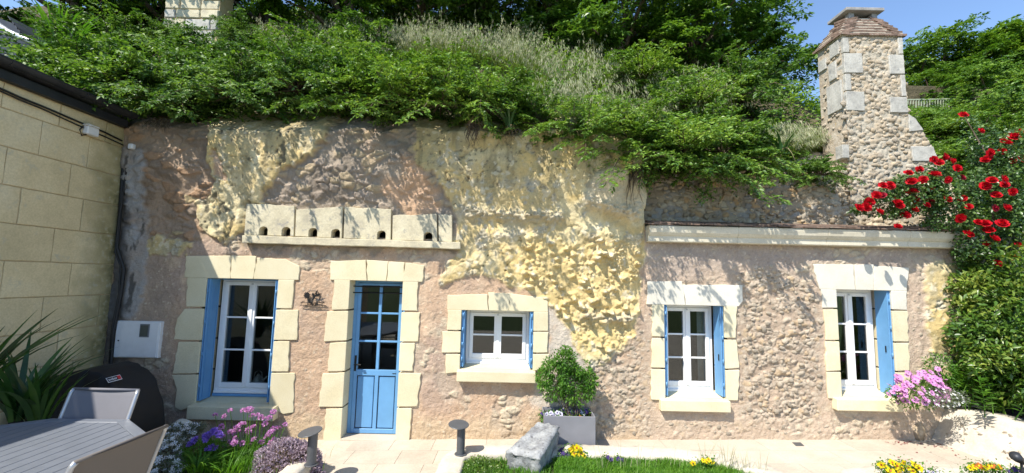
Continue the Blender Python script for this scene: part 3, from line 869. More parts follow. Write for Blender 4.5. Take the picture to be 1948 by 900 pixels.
# ================================================================ windows, door, shutters
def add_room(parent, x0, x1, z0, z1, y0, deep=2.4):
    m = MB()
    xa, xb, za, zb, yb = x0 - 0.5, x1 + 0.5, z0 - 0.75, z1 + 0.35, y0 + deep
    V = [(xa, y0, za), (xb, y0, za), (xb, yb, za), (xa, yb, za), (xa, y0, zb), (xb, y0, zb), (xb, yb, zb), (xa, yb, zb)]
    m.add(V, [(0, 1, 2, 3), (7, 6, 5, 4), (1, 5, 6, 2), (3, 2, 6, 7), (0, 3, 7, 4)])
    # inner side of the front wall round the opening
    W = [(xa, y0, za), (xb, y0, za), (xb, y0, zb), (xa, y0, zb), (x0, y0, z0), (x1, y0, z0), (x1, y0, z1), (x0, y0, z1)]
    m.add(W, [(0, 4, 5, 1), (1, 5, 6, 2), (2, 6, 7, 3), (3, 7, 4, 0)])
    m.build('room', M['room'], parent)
def shutter(parent, x, side, z0, z1, depth=0.215, louvres=True):
    """three thin folded leaves standing in the reveal; side=+1: stack grows to +x from x"""
    m = MB()
    y0, y1 = YF + 0.004, YF + depth
    th = 0.011
    for k in range(3):
        xa = x + side * (0.004 + k * (th + 0.002))
        xb = xa + side * th
        m.box(min(xa, xb), max(xa, xb), y0 + 0.012 * (k % 2), y1 - 0.008 * k, z0, z1)
    o = m.build('shutter', M['blue'], parent, bevel=0.002)
    xf = x + side * (0.004 + 3 * (th + 0.002))
    if louvres:
        n = 12
        lm = MB()
        for q in range(n):
            zz = z1 - 0.10 - q * 0.028
            lm.box(min(xf, xf + side * 0.006), max(xf, xf + side * 0.006), y0 + 0.075, y1 - 0.05, zz, zz + 0.013)
        lm.build('louvre', M['blue'], o)
        lm = MB()
        lm.box(min(xf, xf + side * 0.004), max(xf, xf + side * 0.004), y0 + 0.030, y0 + 0.050, z0 + 0.02, z1 - 0.02)
        lm.box(min(xf, xf + side * 0.004), max(xf, xf + side * 0.004), y1 - 0.05, y1 - 0.035, z0 + 0.02, z1 - 0.02)
        lm.build('rib', M['blue'], o)
    for q in range(4):
        zz = z0 + (z1 - z0) * (0.10 + 0.26 * q)
        h = MB()
        h.tube([(x + side * 0.022, y0 - 0.005, zz), (x + side * 0.022, y0 - 0.005, zz + 0.055)], 0.008, 8)
        h.build('hinge', M['blue'], o, smooth=True)
    return o
def window(parent, key, rows, frame_w=0.05, left=0.0, right=0.0, bottom=0.0, strip=False):
    x0, x1, z0, z1 = OPEN[key]
    ya, yb = YF + REC, YF + REC + 0.06
    x0 += left; x1 -= right; z0 += bottom
    W = M['white_pvc']
    m = MB()
    fw, fb = 0.042, 0.075
    m.box(x0, x0 + fw, ya, yb, z0, z1); m.box(x1 - fw, x1, ya, yb, z0, z1)
    m.box(x0 + fw, x1 - fw, ya, yb, z1 - fw, z1); m.box(x0 + fw, x1 - fw, ya, yb, z0, z0 + fb)
    win = m.build('window', W, parent, bevel=0.004)
    m = MB()
    m.box(x0 + 0.01, x1 - 0.01, ya - 0.028, ya - 0.001, z0 + 0.004, z0 + 0.036)
    m.build('drip_rail', W, win, bevel=0.006)
    xm = (x0 + x1) / 2
    s = 0.048
    for (a, b, sd) in ((x0 + fw + 0.002, xm - 0.001, 0), (xm + 0.001, x1 - fw - 0.002, 1)):
        za, zb = z0 + fb + 0.002, z1 - fw - 0.002
        y0, y1 = ya - 0.012, ya + 0.045
        m = MB()
        m.box(a, a + s, y0, y1, za, zb); m.box(b - s, b, y0, y1, za, zb)
        m.box(a + s, b - s, y0, y1, zb - s, zb); m.box(a + s, b - s, y0, y1, za, za + s + 0.012)
        m.build('sash', W, win, bevel=0.005, seg=2)
        ga, gb, gc, gd = a + s, b - s, za + s + 0.012, zb - s
        for r in range(rows):
            c0 = gc + (gd - gc) * r / rows
            c1 = gc + (gd - gc) * (r + 1) / rows
            MB().box(ga - 0.003, gb + 0.003, ya + 0.014, ya + 0.018, c0 + (0 if r == 0 else 0.001), c1 - 0.001).build('pane', M['glass'], win)
            if r:
                MB().box(ga, gb, ya - 0.004, ya + 0.012, c0 - 0.011, c0 + 0.011).build('glazing_bar', W, win, bevel=0.003)
    MB().box(xm - 0.02, xm + 0.02, ya - 0.022, ya - 0.0125, z0 + fb + 0.02, z1 - fw - 0.02).build('meeting_stile', W, win, bevel=0.003)
    h = MB()
    h.box(xm - 0.012, xm + 0.012, ya - 0.030, ya - 0.0225, z1 - fw - 0.035, z1 - fw - 0.02)
    h.build('catch', M['alu_bright'], win)
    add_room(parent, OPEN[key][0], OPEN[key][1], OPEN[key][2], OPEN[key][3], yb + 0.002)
    return win
window(house, 'w1', 3, left=0.045, right=0.045, bottom=0.045)
x0, x1, z0, z1 = OPEN['w1']
MB().box(x0 + 0.05, x1 - 0.05, YF + REC - 0.03, YF + REC + 0.05, z0 + 0.012, z0 + 0.044).build('shutter_rail', M['blue'], house, bevel=0.003)
MB().box(x0 + 0.04, x1 - 0.04, YF + REC - 0.03, YF + REC + 0.02, z1 - 0.022, z1 - 0.001).build('shutter_rail', M['blue'], house, bevel=0.003)
window(house, 'w3', 2, left=0.043, right=0.043)
window(annex, 'w4', 3, left=0.043, right=0.043)
window(annex, 'w5', 3, left=0.02, right=0.043)
for par, key, sides in ((house, 'w1', (1, -1)), (house, 'w3', (1, -1)), (annex, 'w4', (1, -1)), (annex, 'w5', (-1,))):
    x0, x1, z0, z1 = OPEN[key]
    for s_ in sides:
        shutter(par, x0 if s_ > 0 else x1, s_, z0 + 0.004, z1 - 0.004, louvres=(key in ('w1', 'w3')))
        if key in ('w4', 'w5') and s_ < 0:
            m = MB(); m.box(x1 - 0.052, x1 - 0.044, YF + 0.06, YF + 0.072, (z0 + z1) / 2 - 0.13, (z0 + z1) / 2 - 0.05)
            m.build('shutter_catch', M['iron'], par)
# -- the door
x0, x1, z0, z1 = OPEN['door']
B = M['blue']
yd = YF + 0.17
zb0 = z0 + 0.012
m = MB()
fr = 0.045
m.box(x0, x0 + fr, yd, yd + 0.06, zb0, z1); m.box(x1 - 0.03, x1, yd, yd + 0.06, zb0, z1); m.box(x0 + fr, x1 - 0.03, yd, yd + 0.06, z1 - 0.03, z1)
door = m.build('door', B, house, bevel=0.003)
xa, xb = x0 + fr + 0.004, x1 - 0.034
zt = z1 - 0.034
zm = P(700, 706, yd)[2]
xm = (xa + xb) / 2 + 0.005
m = MB()
st = 0.045
m.box(xa, xa + st, yd - 0.01, yd + 0.035, zb0 + 0.004, zt); m.box(xb - st, xb, yd - 0.01, yd + 0.035, zb0 + 0.004, zt)
m.box(xa + st, xb - st, yd - 0.01, yd + 0.035, zb0 + 0.004, zb0 + 0.06); m.box(xa + st, xb - st, yd - 0.01, yd + 0.035, zt - 0.03, zt)
m.box(xa + st, xb - st, yd - 0.01, yd + 0.035, zm - 0.055, zm + 0.02)
m.box(xm - 0.024, xm + 0.024, yd - 0.009, yd + 0.034, zb0 + 0.06, zm - 0.055); m.box(xm - 0.019, xm + 0.019, yd - 0.009, yd + 0.034, zm + 0.02, zt - 0.03)
m.build('door_leaf', B, door, bevel=0.003)
for a, b in ((xa + st, xm - 0.024), (xm + 0.024, xb - st)):
    m = MB()
    m.box(a + 0.012, b - 0.012, yd + 0.002, yd + 0.02, zb0 + 0.072, zm - 0.067)
    m.build('door_panel', B, door, bevel=0.004)
    m = MB()
    m.box(a, b, yd + 0.012, yd + 0.028, zb0 + 0.06, zm - 0.055)
    m.build('panel_back', M['zinc'], door)
    gz0, gz1 = zm + 0.02, zt - 0.03
    a2, b2 = (a, xm - 0.019) if a < xm - 0.1 else (xm + 0.019, b)
    for r in range(3):
        c0, c1 = gz0 + (gz1 - gz0) * r / 3, gz0 + (gz1 - gz0) * (r + 1) / 3
        MB().box(a2 - 0.002, b2 + 0.002, yd + 0.012, yd + 0.016, c0, c1 - 0.001).build('pane', M['glass'], door)
        if r:
            MB().box(a2, b2, yd - 0.006, yd + 0.011, c0 - 0.012, c0 + 0.012).build('glazing_bar', B, door, bevel=0.003)
for zz in (P(700, 545, yd - 0.05)[2], P(700, 557, yd - 0.05)[2]):
    MB().tube([(x0 - 0.01, yd - 0.05, zz), (x1 + 0.01, yd - 0.05, zz)], 0.007, 8).build('security_bar', M['iron'], door, smooth=True)
hz_ = P(674, 692, yd)[2]
m = MB(); m.box(xa + 0.006, xa + 0.034, yd - 0.018, yd - 0.0105, hz_ - 0.09, hz_ + 0.11)
m.tube([(xa + 0.02, yd - 0.018, hz_), (xa + 0.02, yd - 0.06, hz_), (xa + 0.11, yd - 0.06, hz_)], 0.008, 8)
m.build('door_handle', M['iron'], door, bevel=0.002)
m = MB(); m.box(x0 + 0.18, x0 + 0.22, yd - 0.0125, yd - 0.0105, zm - 0.028, zm - 0.018); m.box(xb - 0.09, xb - 0.04, yd - 0.0125, yd - 0.0105, zm - 0.028, zm - 0.018)
m.build('vent_slot', M['iron'], door)
m = MB(); m.box(x0, x1, YF - 0.03, yd + 0.09, z0 - 0.1, z0 + 0.009); m.build('threshold', M['slab'], house, bevel=0.004)
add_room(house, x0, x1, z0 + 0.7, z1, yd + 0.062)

# ================================================================ cornice and its tiles
cz0, cz1 = 2.612, 2.825
cx0, cx1 = 1.757, 6.05
prof = [(YF + 0.16, cz0), (YF - 0.105, cz0), (YF - 0.115, cz0 + 0.008), (YF - 0.115, cz0 + 0.075), (YF - 0.13, cz0 + 0.085), (YF - 0.155, cz0 + 0.12), (YF - 0.165, cz0 + 0.17), (YF - 0.165, cz1 - 0.012), (YF - 0.15, cz1), (YF + 0.16, cz1)]
segs = [cx0, 2.9, 4.05, 5.1, cx1]
for a, b in zip(segs[:-1], segs[1:]):
    m = MB(); m.prism(prof, 'x', a + 0.001, b - 0.001); m.build('cornice', M['cornice'], annex, bevel=0.003)
x = cx0 - 0.02
while x < cx1:
    w = rng.uniform(0.15, 0.18)
    for layer in range(2):
        m = MB()
        dz, yo = rng.uniform(-0.004, 0.005), rng.uniform(-0.02, 0.012)
        zz = cz1 + 0.003 + layer * 0.019
        off = 0.07 * layer
        m.add([(x + off, YF - 0.185 + yo + 0.02 * layer, zz + dz), (x + off + w - 0.006, YF - 0.185 + yo + 0.02 * layer, zz + dz * 0.5), (x + off + w - 0.006, YF + 0.2, zz + 0.07), (x + off, YF + 0.2, zz + 0.07)] +
              [(x + off, YF - 0.185 + yo + 0.02 * layer, zz + dz + 0.016), (x + off + w - 0.006, YF - 0.185 + yo + 0.02 * layer, zz + dz * 0.5 + 0.016), (x + off + w - 0.006, YF + 0.2, zz + 0.086), (x + off, YF + 0.2, zz + 0.086)],
              [(3, 2, 1, 0), (4, 5, 6, 7), (0, 1, 5, 4), (1, 2, 6, 5), (2, 3, 7, 6), (3, 0, 4, 7)])
        m.build('tile', M['tile'], annex)
    x += w

# ================================================================ loose stones as single pieces
def stone_mesh(seed, facet=False):
    r = np.random.default_rng(seed)
    seg, rings = 7, 3
    V = [(0, 0, 1.0)]
    for i in range(rings):
        phi = math.pi * (i + 1) / (rings + 1)
        for k in range(seg):
            t = 2 * math.pi * (k + 0.5 * (i % 2)) / seg
            V.append((math.sin(phi) * math.cos(t), math.sin(phi) * math.sin(t), math.cos(phi)))
    V.append((0, 0, -1.0))
    V = np.array(V)
    V *= (1 + r.uniform(-0.30, 0.22, (len(V), 1)))
    V += r.uniform(-0.12, 0.12, V.shape)
    V = np.sign(V) * np.abs(V) ** 0.85
    F = [(0, 1 + k, 1 + (k + 1) % seg) for k in range(seg)]
    for i in range(rings - 1):
        a, b = 1 + i * seg, 1 + (i + 1) * seg
        for k in range(seg):
            k2 = (k + 1) % seg
            F.append((a + k, b + k, a + k2)); F.append((a + k2, b + k, b + k2))
    a = 1 + (rings - 1) * seg
    F += [(a + (k + 1) % seg, a + k, len(V) - 1) for k in range(seg)]
    return mesh('stone', V, np.array(F), not facet)
STONES = {}
def stone_set(mat):
    if mat.name not in STONES:
        L = []
        for k in range(14):
            me = stone_mesh(100 + k, True)
            me.materials.append(mat)
            L.append(me)
        STONES[mat.name] = L
    return STONES[mat.name]
def place_stones(parent, spots, mat, limit=300):
    """spots: (x,y,z,size,flat,angle,normal) - single stones up to the limit, the rest joined"""
    off = origin(parent)
    ms = stone_set(mat)
    spots = sorted(spots, key=lambda s: -s[3])
    rest = []
    for k, (x, y, z, s, fl, ang, nrm) in enumerate(spots):
        q = Quaternion((0, 1, 0), ang)
        sc = Vector((s * (0.8 + 0.45 * ((k * 37) % 11) / 10), s * 0.55, s * fl))
        if nrm == 'x':
            q = Quaternion((0, 0, 1), math.pi / 2) @ q
        if k < limit:
            o = bpy.data.objects.new('stone', ms[k % len(ms)])
            COL.objects.link(o)
            o.parent = parent
            o.location = Vector((x, y, z)) - off
            o.rotation_mode = 'QUATERNION'
            o.rotation_quaternion = q
            o.scale = sc
        else:
            rest.append(Matrix.LocRotScale(Vector((x, y, z)), q, sc))
    if rest:
        VV, FF, n = [], [], 0
        for k, mt in enumerate(rest):
            me = ms[k % len(ms)]
            v = np.empty(len(me.vertices) * 3, np.float32); me.vertices.foreach_get('co', v)
            v = v.reshape(-1, 3)
            A = np.array(mt)
            f = np.empty(len(me.polygons) * 3, np.int32); me.polygons.foreach_get('vertices', f)
            VV.append(v @ A[:3, :3].T + A[:3, 3]); FF.append(f.reshape(-1, 3) + n); n += len(v)
        o = mk('stone_fill', mesh('stone_fill', np.concatenate(VV), np.concatenate(FF)), parent, mat)
        o['kind'] = 'stuff'
def scatter(polys, n, mind, seed, plane_y, tries=40):
    r = np.random.default_rng(seed)
    pts = []
    xs = [p[0] for pl in polys for p in pl]; ys = [p[1] for pl in polys for p in pl]
    cell = {}
    for _ in range(n * tries):
        a, b = r.uniform(min(xs), max(xs)), r.uniform(min(ys), max(ys))
        if not any(inpoly(np.array([a]), np.array([b]), pl)[0] for pl in polys): continue
        p = P(a, b, plane_y)
        kx, kz = int(p[0] / mind), int(p[2] / mind * 1.3)
        ok = True
        for dx in (-1, 0, 1):
            for dz in (-1, 0, 1):
                for (u, v) in cell.get((kx + dx, kz + dz), ()):
                    if (u - p[0]) ** 2 + ((v - p[2]) * 1.3) ** 2 < mind ** 2: ok = False
        if not ok: continue
        cell.setdefault((kx, kz), []).append((p[0], p[2]))
        pts.append((p[0], p[2]))
        if len(pts) >= n: break
    return pts
rs = np.random.default_rng(9)
sp = []
for x, z in scatter([R_FLINT], 215, 0.058, 1, YF):
    s = rs.uniform(0.014, 0.044)
    sp.append((x, surf(x, z) + s * 0.02, z, s, rs.uniform(0.5, 0.85), rs.normal(0, 0.3), 'y'))
for x, z in scatter([R_FLINT_B, [(1735, 520), (1755, 525), (1756, 700), (1738, 700)], [(1240, 800), (1720, 805), (1720, 828), (1240, 828)]], 100, 0.085, 2, YF):
    s = rs.uniform(0.018, 0.036)
    sp.append((x, surf(x, z) + s * 0.25, z, s, rs.uniform(0.5, 0.9), rs.normal(0, 0.3), 'y'))
place_stones(annex, [s for s in sp if s[0] > 1.7], M['flint_pale'])
place_stones(house, [s for s in sp if s[0] <= 1.7], M['flint_pale'])

# ================================================================ rubble wall above the cornice
YU = YF + 0.14
ux = np.arange(1.5, 6.2, 0.016); uz = np.arange(2.84, 4.15, 0.016)
UX, UZ = np.meshgrid(ux, uz)
uh, ui = cobbles(UX, UZ, 9, 14, 301, 0.45)
def upper_y(x, z):
    return YU + 0.08 + 0.16 * np.clip(z - 2.84, 0, 0.75) + 0.9 * np.clip(z - 3.62, 0, 5)
UY = upper_y(UX, UZ) - 0.035 * uh - 0.07 * (fbm(UX * 2.2, UZ * 2.2, 311, 4) - 0.5)
uc = np.ones(UX.shape + (3,)) * np.array([0.33, 0.275, 0.21])
uc = lerpc(uc, (0.24, 0.20, 0.16), sstep(0.45, 0.65, fbm(UX * 4, UZ * 4, 321, 4)))
for k, c_ in enumerate([(0.42, 0.33, 0.22), (0.30, 0.24, 0.17), (0.26, 0.27, 0.28), (0.46, 0.40, 0.31), (0.44, 0.29, 0.15)]):
    uc = lerpc(uc, c_, uh * ((ui * 5).astype(int) == k) * 0.9)
uc = lerpc(uc, (0.58, 0.51, 0.40), sstep(4.2, 4.9, UX + 0.5 * fbm(UX * 4, UZ * 4, 331, 3)) * 0.6)  # paler to the right: stronger light on that end, put into the colour
me = None
idx = np.arange(UX.size).reshape(UX.shape)
uq = np.stack([idx[:-1, :-1], idx[:-1, 1:], idx[1:, 1:], idx[1:, :-1]], -1).reshape(-1, 4)
me = mesh('upper_wall', np.stack([UX, UY, UZ], -1).reshape(-1, 3), uq, True)
set_color(me, uc.reshape(-1, 3))
upper = mk('upper_wall', me, annex, M['rubble_mortar'])
sp = []
for x, z in scatter([[(1235, 300), (1600, 300), (1640, 425), (1235, 420)]], 230, 0.078, 3, YU):
    s = rs.uniform(0.016, 0.052)
    sp.append((x, float(upper_y(x, z)) - 0.03, z, s, rs.uniform(0.45, 0.8), rs.normal(0, 0.3), 'y'))
place_stones(upper, sp, M['flint'])

# ================================================================ chimney
YC = 5.74
CD = 0.46
def w2(px, py, Y=YC):
    p = P(px, py, Y)
    return (p[0], p[2])
cxl = (w2(1602, 75)[0] + w2(1606, 215)[0]) / 2
cxr = (w2(1713, 75)[0] + w2(1724, 215)[0]) / 2
czt = w2(1655, 70)[1]
cz215 = w2(1724, 215)[1]
chim = thing('chimney', 'tall flint rubble chimney with tiled cap and grey corner stones', 'chimney', (4.9, YC + 0.2, 3.6))
body = [(cxl - 0.03, 2.7), (cxl, 3.9), (cxl, czt), (cxr, czt), (cxr + 0.02, cz215), w2(1742, 235), w2(1766, 270), w2(1784, 305), (w2(1790, 330)[0], 2.7)]
# front relief grid clipped by the outline
hx = np.arange(cxl - 0.05, w2(1792, 330)[0] + 0.02, 0.017); hz = np.arange(2.7, czt, 0.017)
HX, HZ = np.meshgrid(hx, hz)
hh, ai = cobbles(HX, HZ, 12, 18, 401, 0.45)
HY = YC - 0.024 * hh - 0.02 * (fbm(HX * 4, HZ * 4, 403, 3) - 0.5)
hc = np.ones(HX.shape + (3,)) * np.array([0.44, 0.39, 0.31])  # mortar base toned down, shade of the joints put into the colour
hc = lerpc(hc, (0.40, 0.31, 0.21), hh * (ai > 0.5) * 0.8)
idx = np.arange(HX.size).reshape(HX.shape)
ok = inpoly(HX[:-1, :-1] + 0.008, HZ[:-1, :-1] + 0.008, body)
hq = np.stack([idx[:-1, :-1], idx[:-1, 1:], idx[1:, 1:], idx[1:, :-1]], -1)[ok]
us, inv = np.unique(hq, return_inverse=True)
me = mesh('chimney_face', np.stack([HX, HY, HZ], -1).reshape(-1, 3)[us], inv.reshape(-1, 4), True)
set_color(me, hc.reshape(-1, 3)[us])
mk('chimney_face', me, chim, M['rubble_mortar'])
m = MB(); m.prism([(a + (0.008 if i > 3 and i < 9 else 0), b) for i, (a, b) in enumerate(body)], 'y', YC + 0.012, YC + CD)
m.build('chimney_core', M['flint_pale'], chim)
grey = [[(1603, 103), (1637, 103), (1639, 141), (1605, 141)], [(1607, 175), (1641, 176), (1642, 213), (1608, 212)], [(1687, 106), (1716, 106), (1718, 143), (1689, 143)],
        [(1689, 186), (1723, 186), (1725, 216), (1691, 216)], [(1729, 279), (1772, 280), (1782, 308), (1734, 308)], [(1709, 144), (1719, 144), (1722, 185), (1712, 185)],
        [(1704, 73), (1714, 73), (1716, 105), (1707, 105)], [(1604, 142), (1615, 142), (1617, 174), (1606, 174)], [(1602, 74), (1611, 74), (1613, 102), (1603, 102)], [(1724, 219), (1738, 226), (1754, 250), (1727, 252)], [(1598, 276), (1614, 276), (1615, 302), (1599, 302)]]
gw = []
for pl in grey:
    w = [w2(a, b) for a, b in pl]
    w = [(cxl if abs(a - cxl) < 0.06 else (cxr if abs(a - cxr) < 0.05 and b > cz215 else a), b) for a, b in w]
    gw.append(w)
    m = MB(); m.prism(ragged(shrink(w, None), None, 0.006), 'y', YC - 0.035, YC + 0.1)
    m.build('corner_stone', M['grey_block'], chim, bevel=0.006)
for (ya, yb, pa, pb) in ((0.10, 0.24, 108, 142), (0.02, 0.30, 150, 205), (0.28, 0.44, 90, 112), (0.03, 0.2, 74, 100)):
    z_1, z_0 = w2(1604, pa)[1], w2(1606, pb)[1]
    m = MB(); m.box(cxl - 0.025, cxl + 0.05, YC + ya, YC + yb, z_0, z_1); m.build('corner_stone', M['grey_block'], chim, bevel=0.006)
sp = []
for x, z in scatter([[(1606, 74), (1714, 74), (1726, 215), (1780, 300), (1786, 430), (1600, 430), (1604, 250)]], 430, 0.060, 4, YC):
    if any(inpoly(np.array([x]), np.array([z]), g)[0] for g in gw): continue
    s = rs.uniform(0.020, 0.052)
    sp.append((x, YC - 0.006, z, s, rs.uniform(0.5, 0.85), rs.normal(0.25, 0.25), 'y'))
for k in range(46):
    sp.append((cxl - 0.004, YC + rs.uniform(0.03, CD - 0.03), rs.uniform(4.3, czt - 0.05), rs.uniform(0.022, 0.038), 0.6, rs.normal(0, 0.3), 'x'))
place_stones(chim, sp[::2], M['flint_pale'], 170)
place_stones(chim, sp[1::2], M['flint'], 130)
nc = 6
zc0 = czt
capc = ((cxl + cxr) / 2, YC + CD / 2)
for c in range(nc):
    t = c / (nc - 1)
    hw = (cxr - cxl) / 2 + 0.045 - 0.19 * t
    hd = CD / 2 + 0.045 - 0.12 * t
    zz = zc0 + c * 0.058
    def strip(p, q, ndiv, inward):
        for k in range(ndiv):
            a = Vector(p).lerp(Vector(q), k / ndiv + (0.004 if k else 0)); b = Vector(p).lerp(Vector(q), (k + 1) / ndiv - 0.004)
            a += Vector((rng.uniform(-0.006, 0.006), rng.uniform(-0.006, 0.006), rng.uniform(-0.006, 0.006)))
            iv = Vector(inward)
            th = 0.028 + rng.uniform(-0.004, 0.006)
            V = [a, b, b + iv * 0.2 + Vector((0, 0, 0.06)), a + iv * 0.2 + Vector((0, 0, 0.06))]
            V = V + [v + Vector((0, 0, th)) for v in V]
            MB().add(V, [(3, 2, 1, 0), (4, 5, 6, 7), (0, 1, 5, 4), (1, 2, 6, 5), (2, 3, 7, 6), (3, 0, 4, 7)]).build('tile', M['tile'], chim)
    X0, X1, Y0, Y1 = capc[0] - hw, capc[0] + hw, capc[1] - hd, capc[1] + hd
    sh_ = rng.uniform(-0.015, 0.015)
    strip((X0 + sh_, Y0, zz), (X1 + sh_, Y0, zz), 7, (0, 1, 0))
    strip((X0, Y1, zz), (X0, Y0 + 0.01, zz), 4, (1, 0, 0))
    strip((X1, Y0 + 0.01, zz), (X1, Y1, zz), 4, (-1, 0, 0))
    m = MB(); m.box(X0 + 0.025, X1 - 0.025, Y0 + 0.025, Y1 - 0.02, zz - 0.002, zz + 0.058 - 0.001); m.build('cap_course', M['rubble_mortar'] if False else M['joint'], chim)
zz = zc0 + nc * 0.058
for sx in (-1, 1):
    for sy in (-1, 1):
        MB().box(capc[0] + sx * 0.17 - 0.04, capc[0] + sx * 0.17 + 0.04, capc[1] + sy * 0.09 - 0.04, capc[1] + sy * 0.09 + 0.04, zz - 0.02, zz + 0.085).build('cap_leg', M['concrete'], chim, bevel=0.004)
MB().box(capc[0] - 0.29, capc[0] + 0.27, capc[1] - 0.19, capc[1] + 0.19, zz + 0.086, zz + 0.135).build('cap_slab', M['concrete'], chim, bevel=0.006)

# ================================================================ neighbour's ashlar wall on the left
XL = -5.15
nb = thing('neighbour_house', 'pale ashlar side wall of the neighbouring house under a black gutter', 'house', (XL - 1, 3.5, 0))
MB().box(-8.5, XL - 0.012, -4.0, YF + 0.25, -0.2, 3.97).build('wall', M['ashlar_joint'], nb)
cour = [-0.1, 0.25, 0.635, 1.02, 1.40, 1.785, 2.168, 2.55, 2.935, 3.318, 3.70, 3.96]
joints = {4: [4.06, 4.70, 5.34], 5: [4.29, 4.95], 6: [4.10, 4.72], 7: [4.35, 4.99], 8: [4.18, 4.81], 9: [4.46, 4.98], 10: [4.08, 4.62, 5.16], 3: [4.3, 4.9], 2: [4.5, 5.1], 1: [4.2, 4.8], 0: [4.4, 5.0]}
for c in range(len(cour) - 1):
    js = joints[c][:]
    j0 = js[0]
    front = []
    y = j0
    while y > 2.0:
        y -= 0.64
        front.insert(0, y)
    edges = front + js + [YF - 0.02]
    for a, b in zip(edges[:-1], edges[1:]):
        m = MB()
        pr = rng.uniform(-0.003, 0.003)
        poly = ragged([(a + 0.005, cour[c] + 0.005), (b - 0.005, cour[c] + 0.005), (b - 0.005, cour[c + 1] - 0.005), (a + 0.005, cour[c + 1] - 0.005)], None, 0.004)
        m.prism(poly, 'x', XL - 0.05, XL + pr)
        m.build('stone_block', M['ashlar'], nb, bevel=0.004)
# eaves: fascia, half round gutter, roof
MB().box(XL - 0.05, XL + 0.06, -4.0, 5.38, 3.965, 4.06).build('fascia', M['zinc'], nb, bevel=0.004)
def gutter(y0, y1, xg, zg, r):
    m = MB()
    V, F = [], []
    n = 10
    for y in (y0, y1):
        for k in range(n + 1):
            t = math.pi + math.pi * k / n
            V.append((xg + r * math.cos(t), y, zg + r * math.sin(t)))
        for k in range(n + 1):
            t = 2 * math.pi - math.pi * k / n
            V.append((xg + (r - 0.006) * math.cos(t), y, zg + (r - 0.006) * math.sin(t)))
    c = 2 * (n + 1)
    for k in range(c):
        F.append((k, (k + 1) % c, c + (k + 1) % c, c + k))
    F += [tuple(range(c))[::-1], tuple(range(c, 2 * c))]
    return m.add(V, F)
gutter(-4.0, 5.40, XL + 0.115, 4.15, 0.062).build('gutter', M['zinc'], nb, smooth=False)
for y in (1.4, 2.4, 3.4, 3.98, 4.72, 5.3):
    gutter(y, y + 0.05, XL + 0.115, 4.15, 0.068).build('gutter_joint', M['zinc'], nb)
m = MB(); m.prism([(XL + 0.06, 4.10), (XL + 0.06, 4.12), (-7.2, 4.9), (-8.6, 4.3), (-8.6, 4.1)], 'y', -4.1, 5.45); m.build('roof', M['slate'], nb)

# ================================================================ hillside, ground, terrace
hx = np.arange(-16, 30, 0.33); hy = np.concatenate([np.arange(5.97, 14, 0.25), np.arange(14, 46, 1.2)])
TX, TY = np.meshgrid(hx, hy)
def hill_z(x, y):
    base = 4.12 - 0.45 * sstep(1.2, 2.2, x) - 1.5 * sstep(5.6, 7.6, x)
    up = np.clip(y - 5.95, 0, 5.2) * 1.02 + np.clip(y - 11.1, 0, 40) * 0.28
    up = up * (1 - 0.12 * sstep(5, 9, x))
    return base + up + 0.5 * (fbm(x * 0.6, y * 0.6, 501, 3) - 0.5) * sstep(5.9, 6.6, y)
TZ = hill_z(TX, TY)
idx = np.arange(TX.size).reshape(TX.shape)
tq = np.stack([idx[:-1, :-1], idx[:-1, 1:], idx[1:, 1:], idx[1:, :-1]], -1).reshape(-1, 4)
tag(mk('hillside', mesh('hillside', np.stack([TX, TY, TZ], -1).reshape(-1, 3), tq, True), None, M['earth']), 'overgrown steep hillside above the rock face', kind='structure')
m = MB(); m.add([(-200, -200, -0.06), (200, -200, -0.06), (200, 200, -0.06), (-200, 200, -0.06)], [(0, 1, 2, 3)])
tag(m.build('ground', M['lawn']), 'garden ground around the terrace', kind='structure')
m = MB(); m.add([(-5.1, -6, -0.04), (9, -6, -0.04), (9, 3.3, -0.04), (-5.1, 3.3, -0.04)], [(0, 1, 2, 3)])  # unseen pale sheet, added to bounce light onto the shaded walls
tag(m.build('bounce_ground', M['gravel']), 'unseen pale ground added in front of the terrace to bounce light', kind='structure')
def slope_box(m, x0, x1, y0, y1, h0, h1):
    V = [(x0, y0, gz(x0) + h0), (x1, y0, gz(x1) + h0), (x1, y1, gz(x1) + h0), (x0, y1, gz(x0) + h0), (x0, y0, gz(x0) + h1), (x1, y0, gz(x1) + h1), (x1, y1, gz(x1) + h1), (x0, y1, gz(x0) + h1)]
    return m.add(V, [(3, 2, 1, 0), (4, 5, 6, 7), (0, 1, 5, 4), (1, 2, 6, 5), (2, 3, 7, 6), (3, 0, 4, 7)])
m = MB(); slope_box(m, -5.2, 6.4, 2.0, 5.62, -0.16, -0.006)
terr = tag(m.build('terrace', M['joint']), 'pale paved terrace along the house fronts', kind='structure')
rows = [4.02, 4.38, 4.80, 5.16, 5.60]
for r in range(4):
    x = -2.2 + 0.3 * (r % 2)
    while x < 5.6:
        w = rng.choice([0.42, 0.55, 0.64, 0.50])
        if not (r < 2 and -0.45 < x < 2.2):
            m = MB(); slope_box(m, x + 0.002, x + w - 0.002, rows[r] + 0.002, rows[r + 1] - 0.002, -0.03, rng.uniform(-0.0012, 0.0012))
            m.build('paving_slab', M['slab'], terr)
        x += w
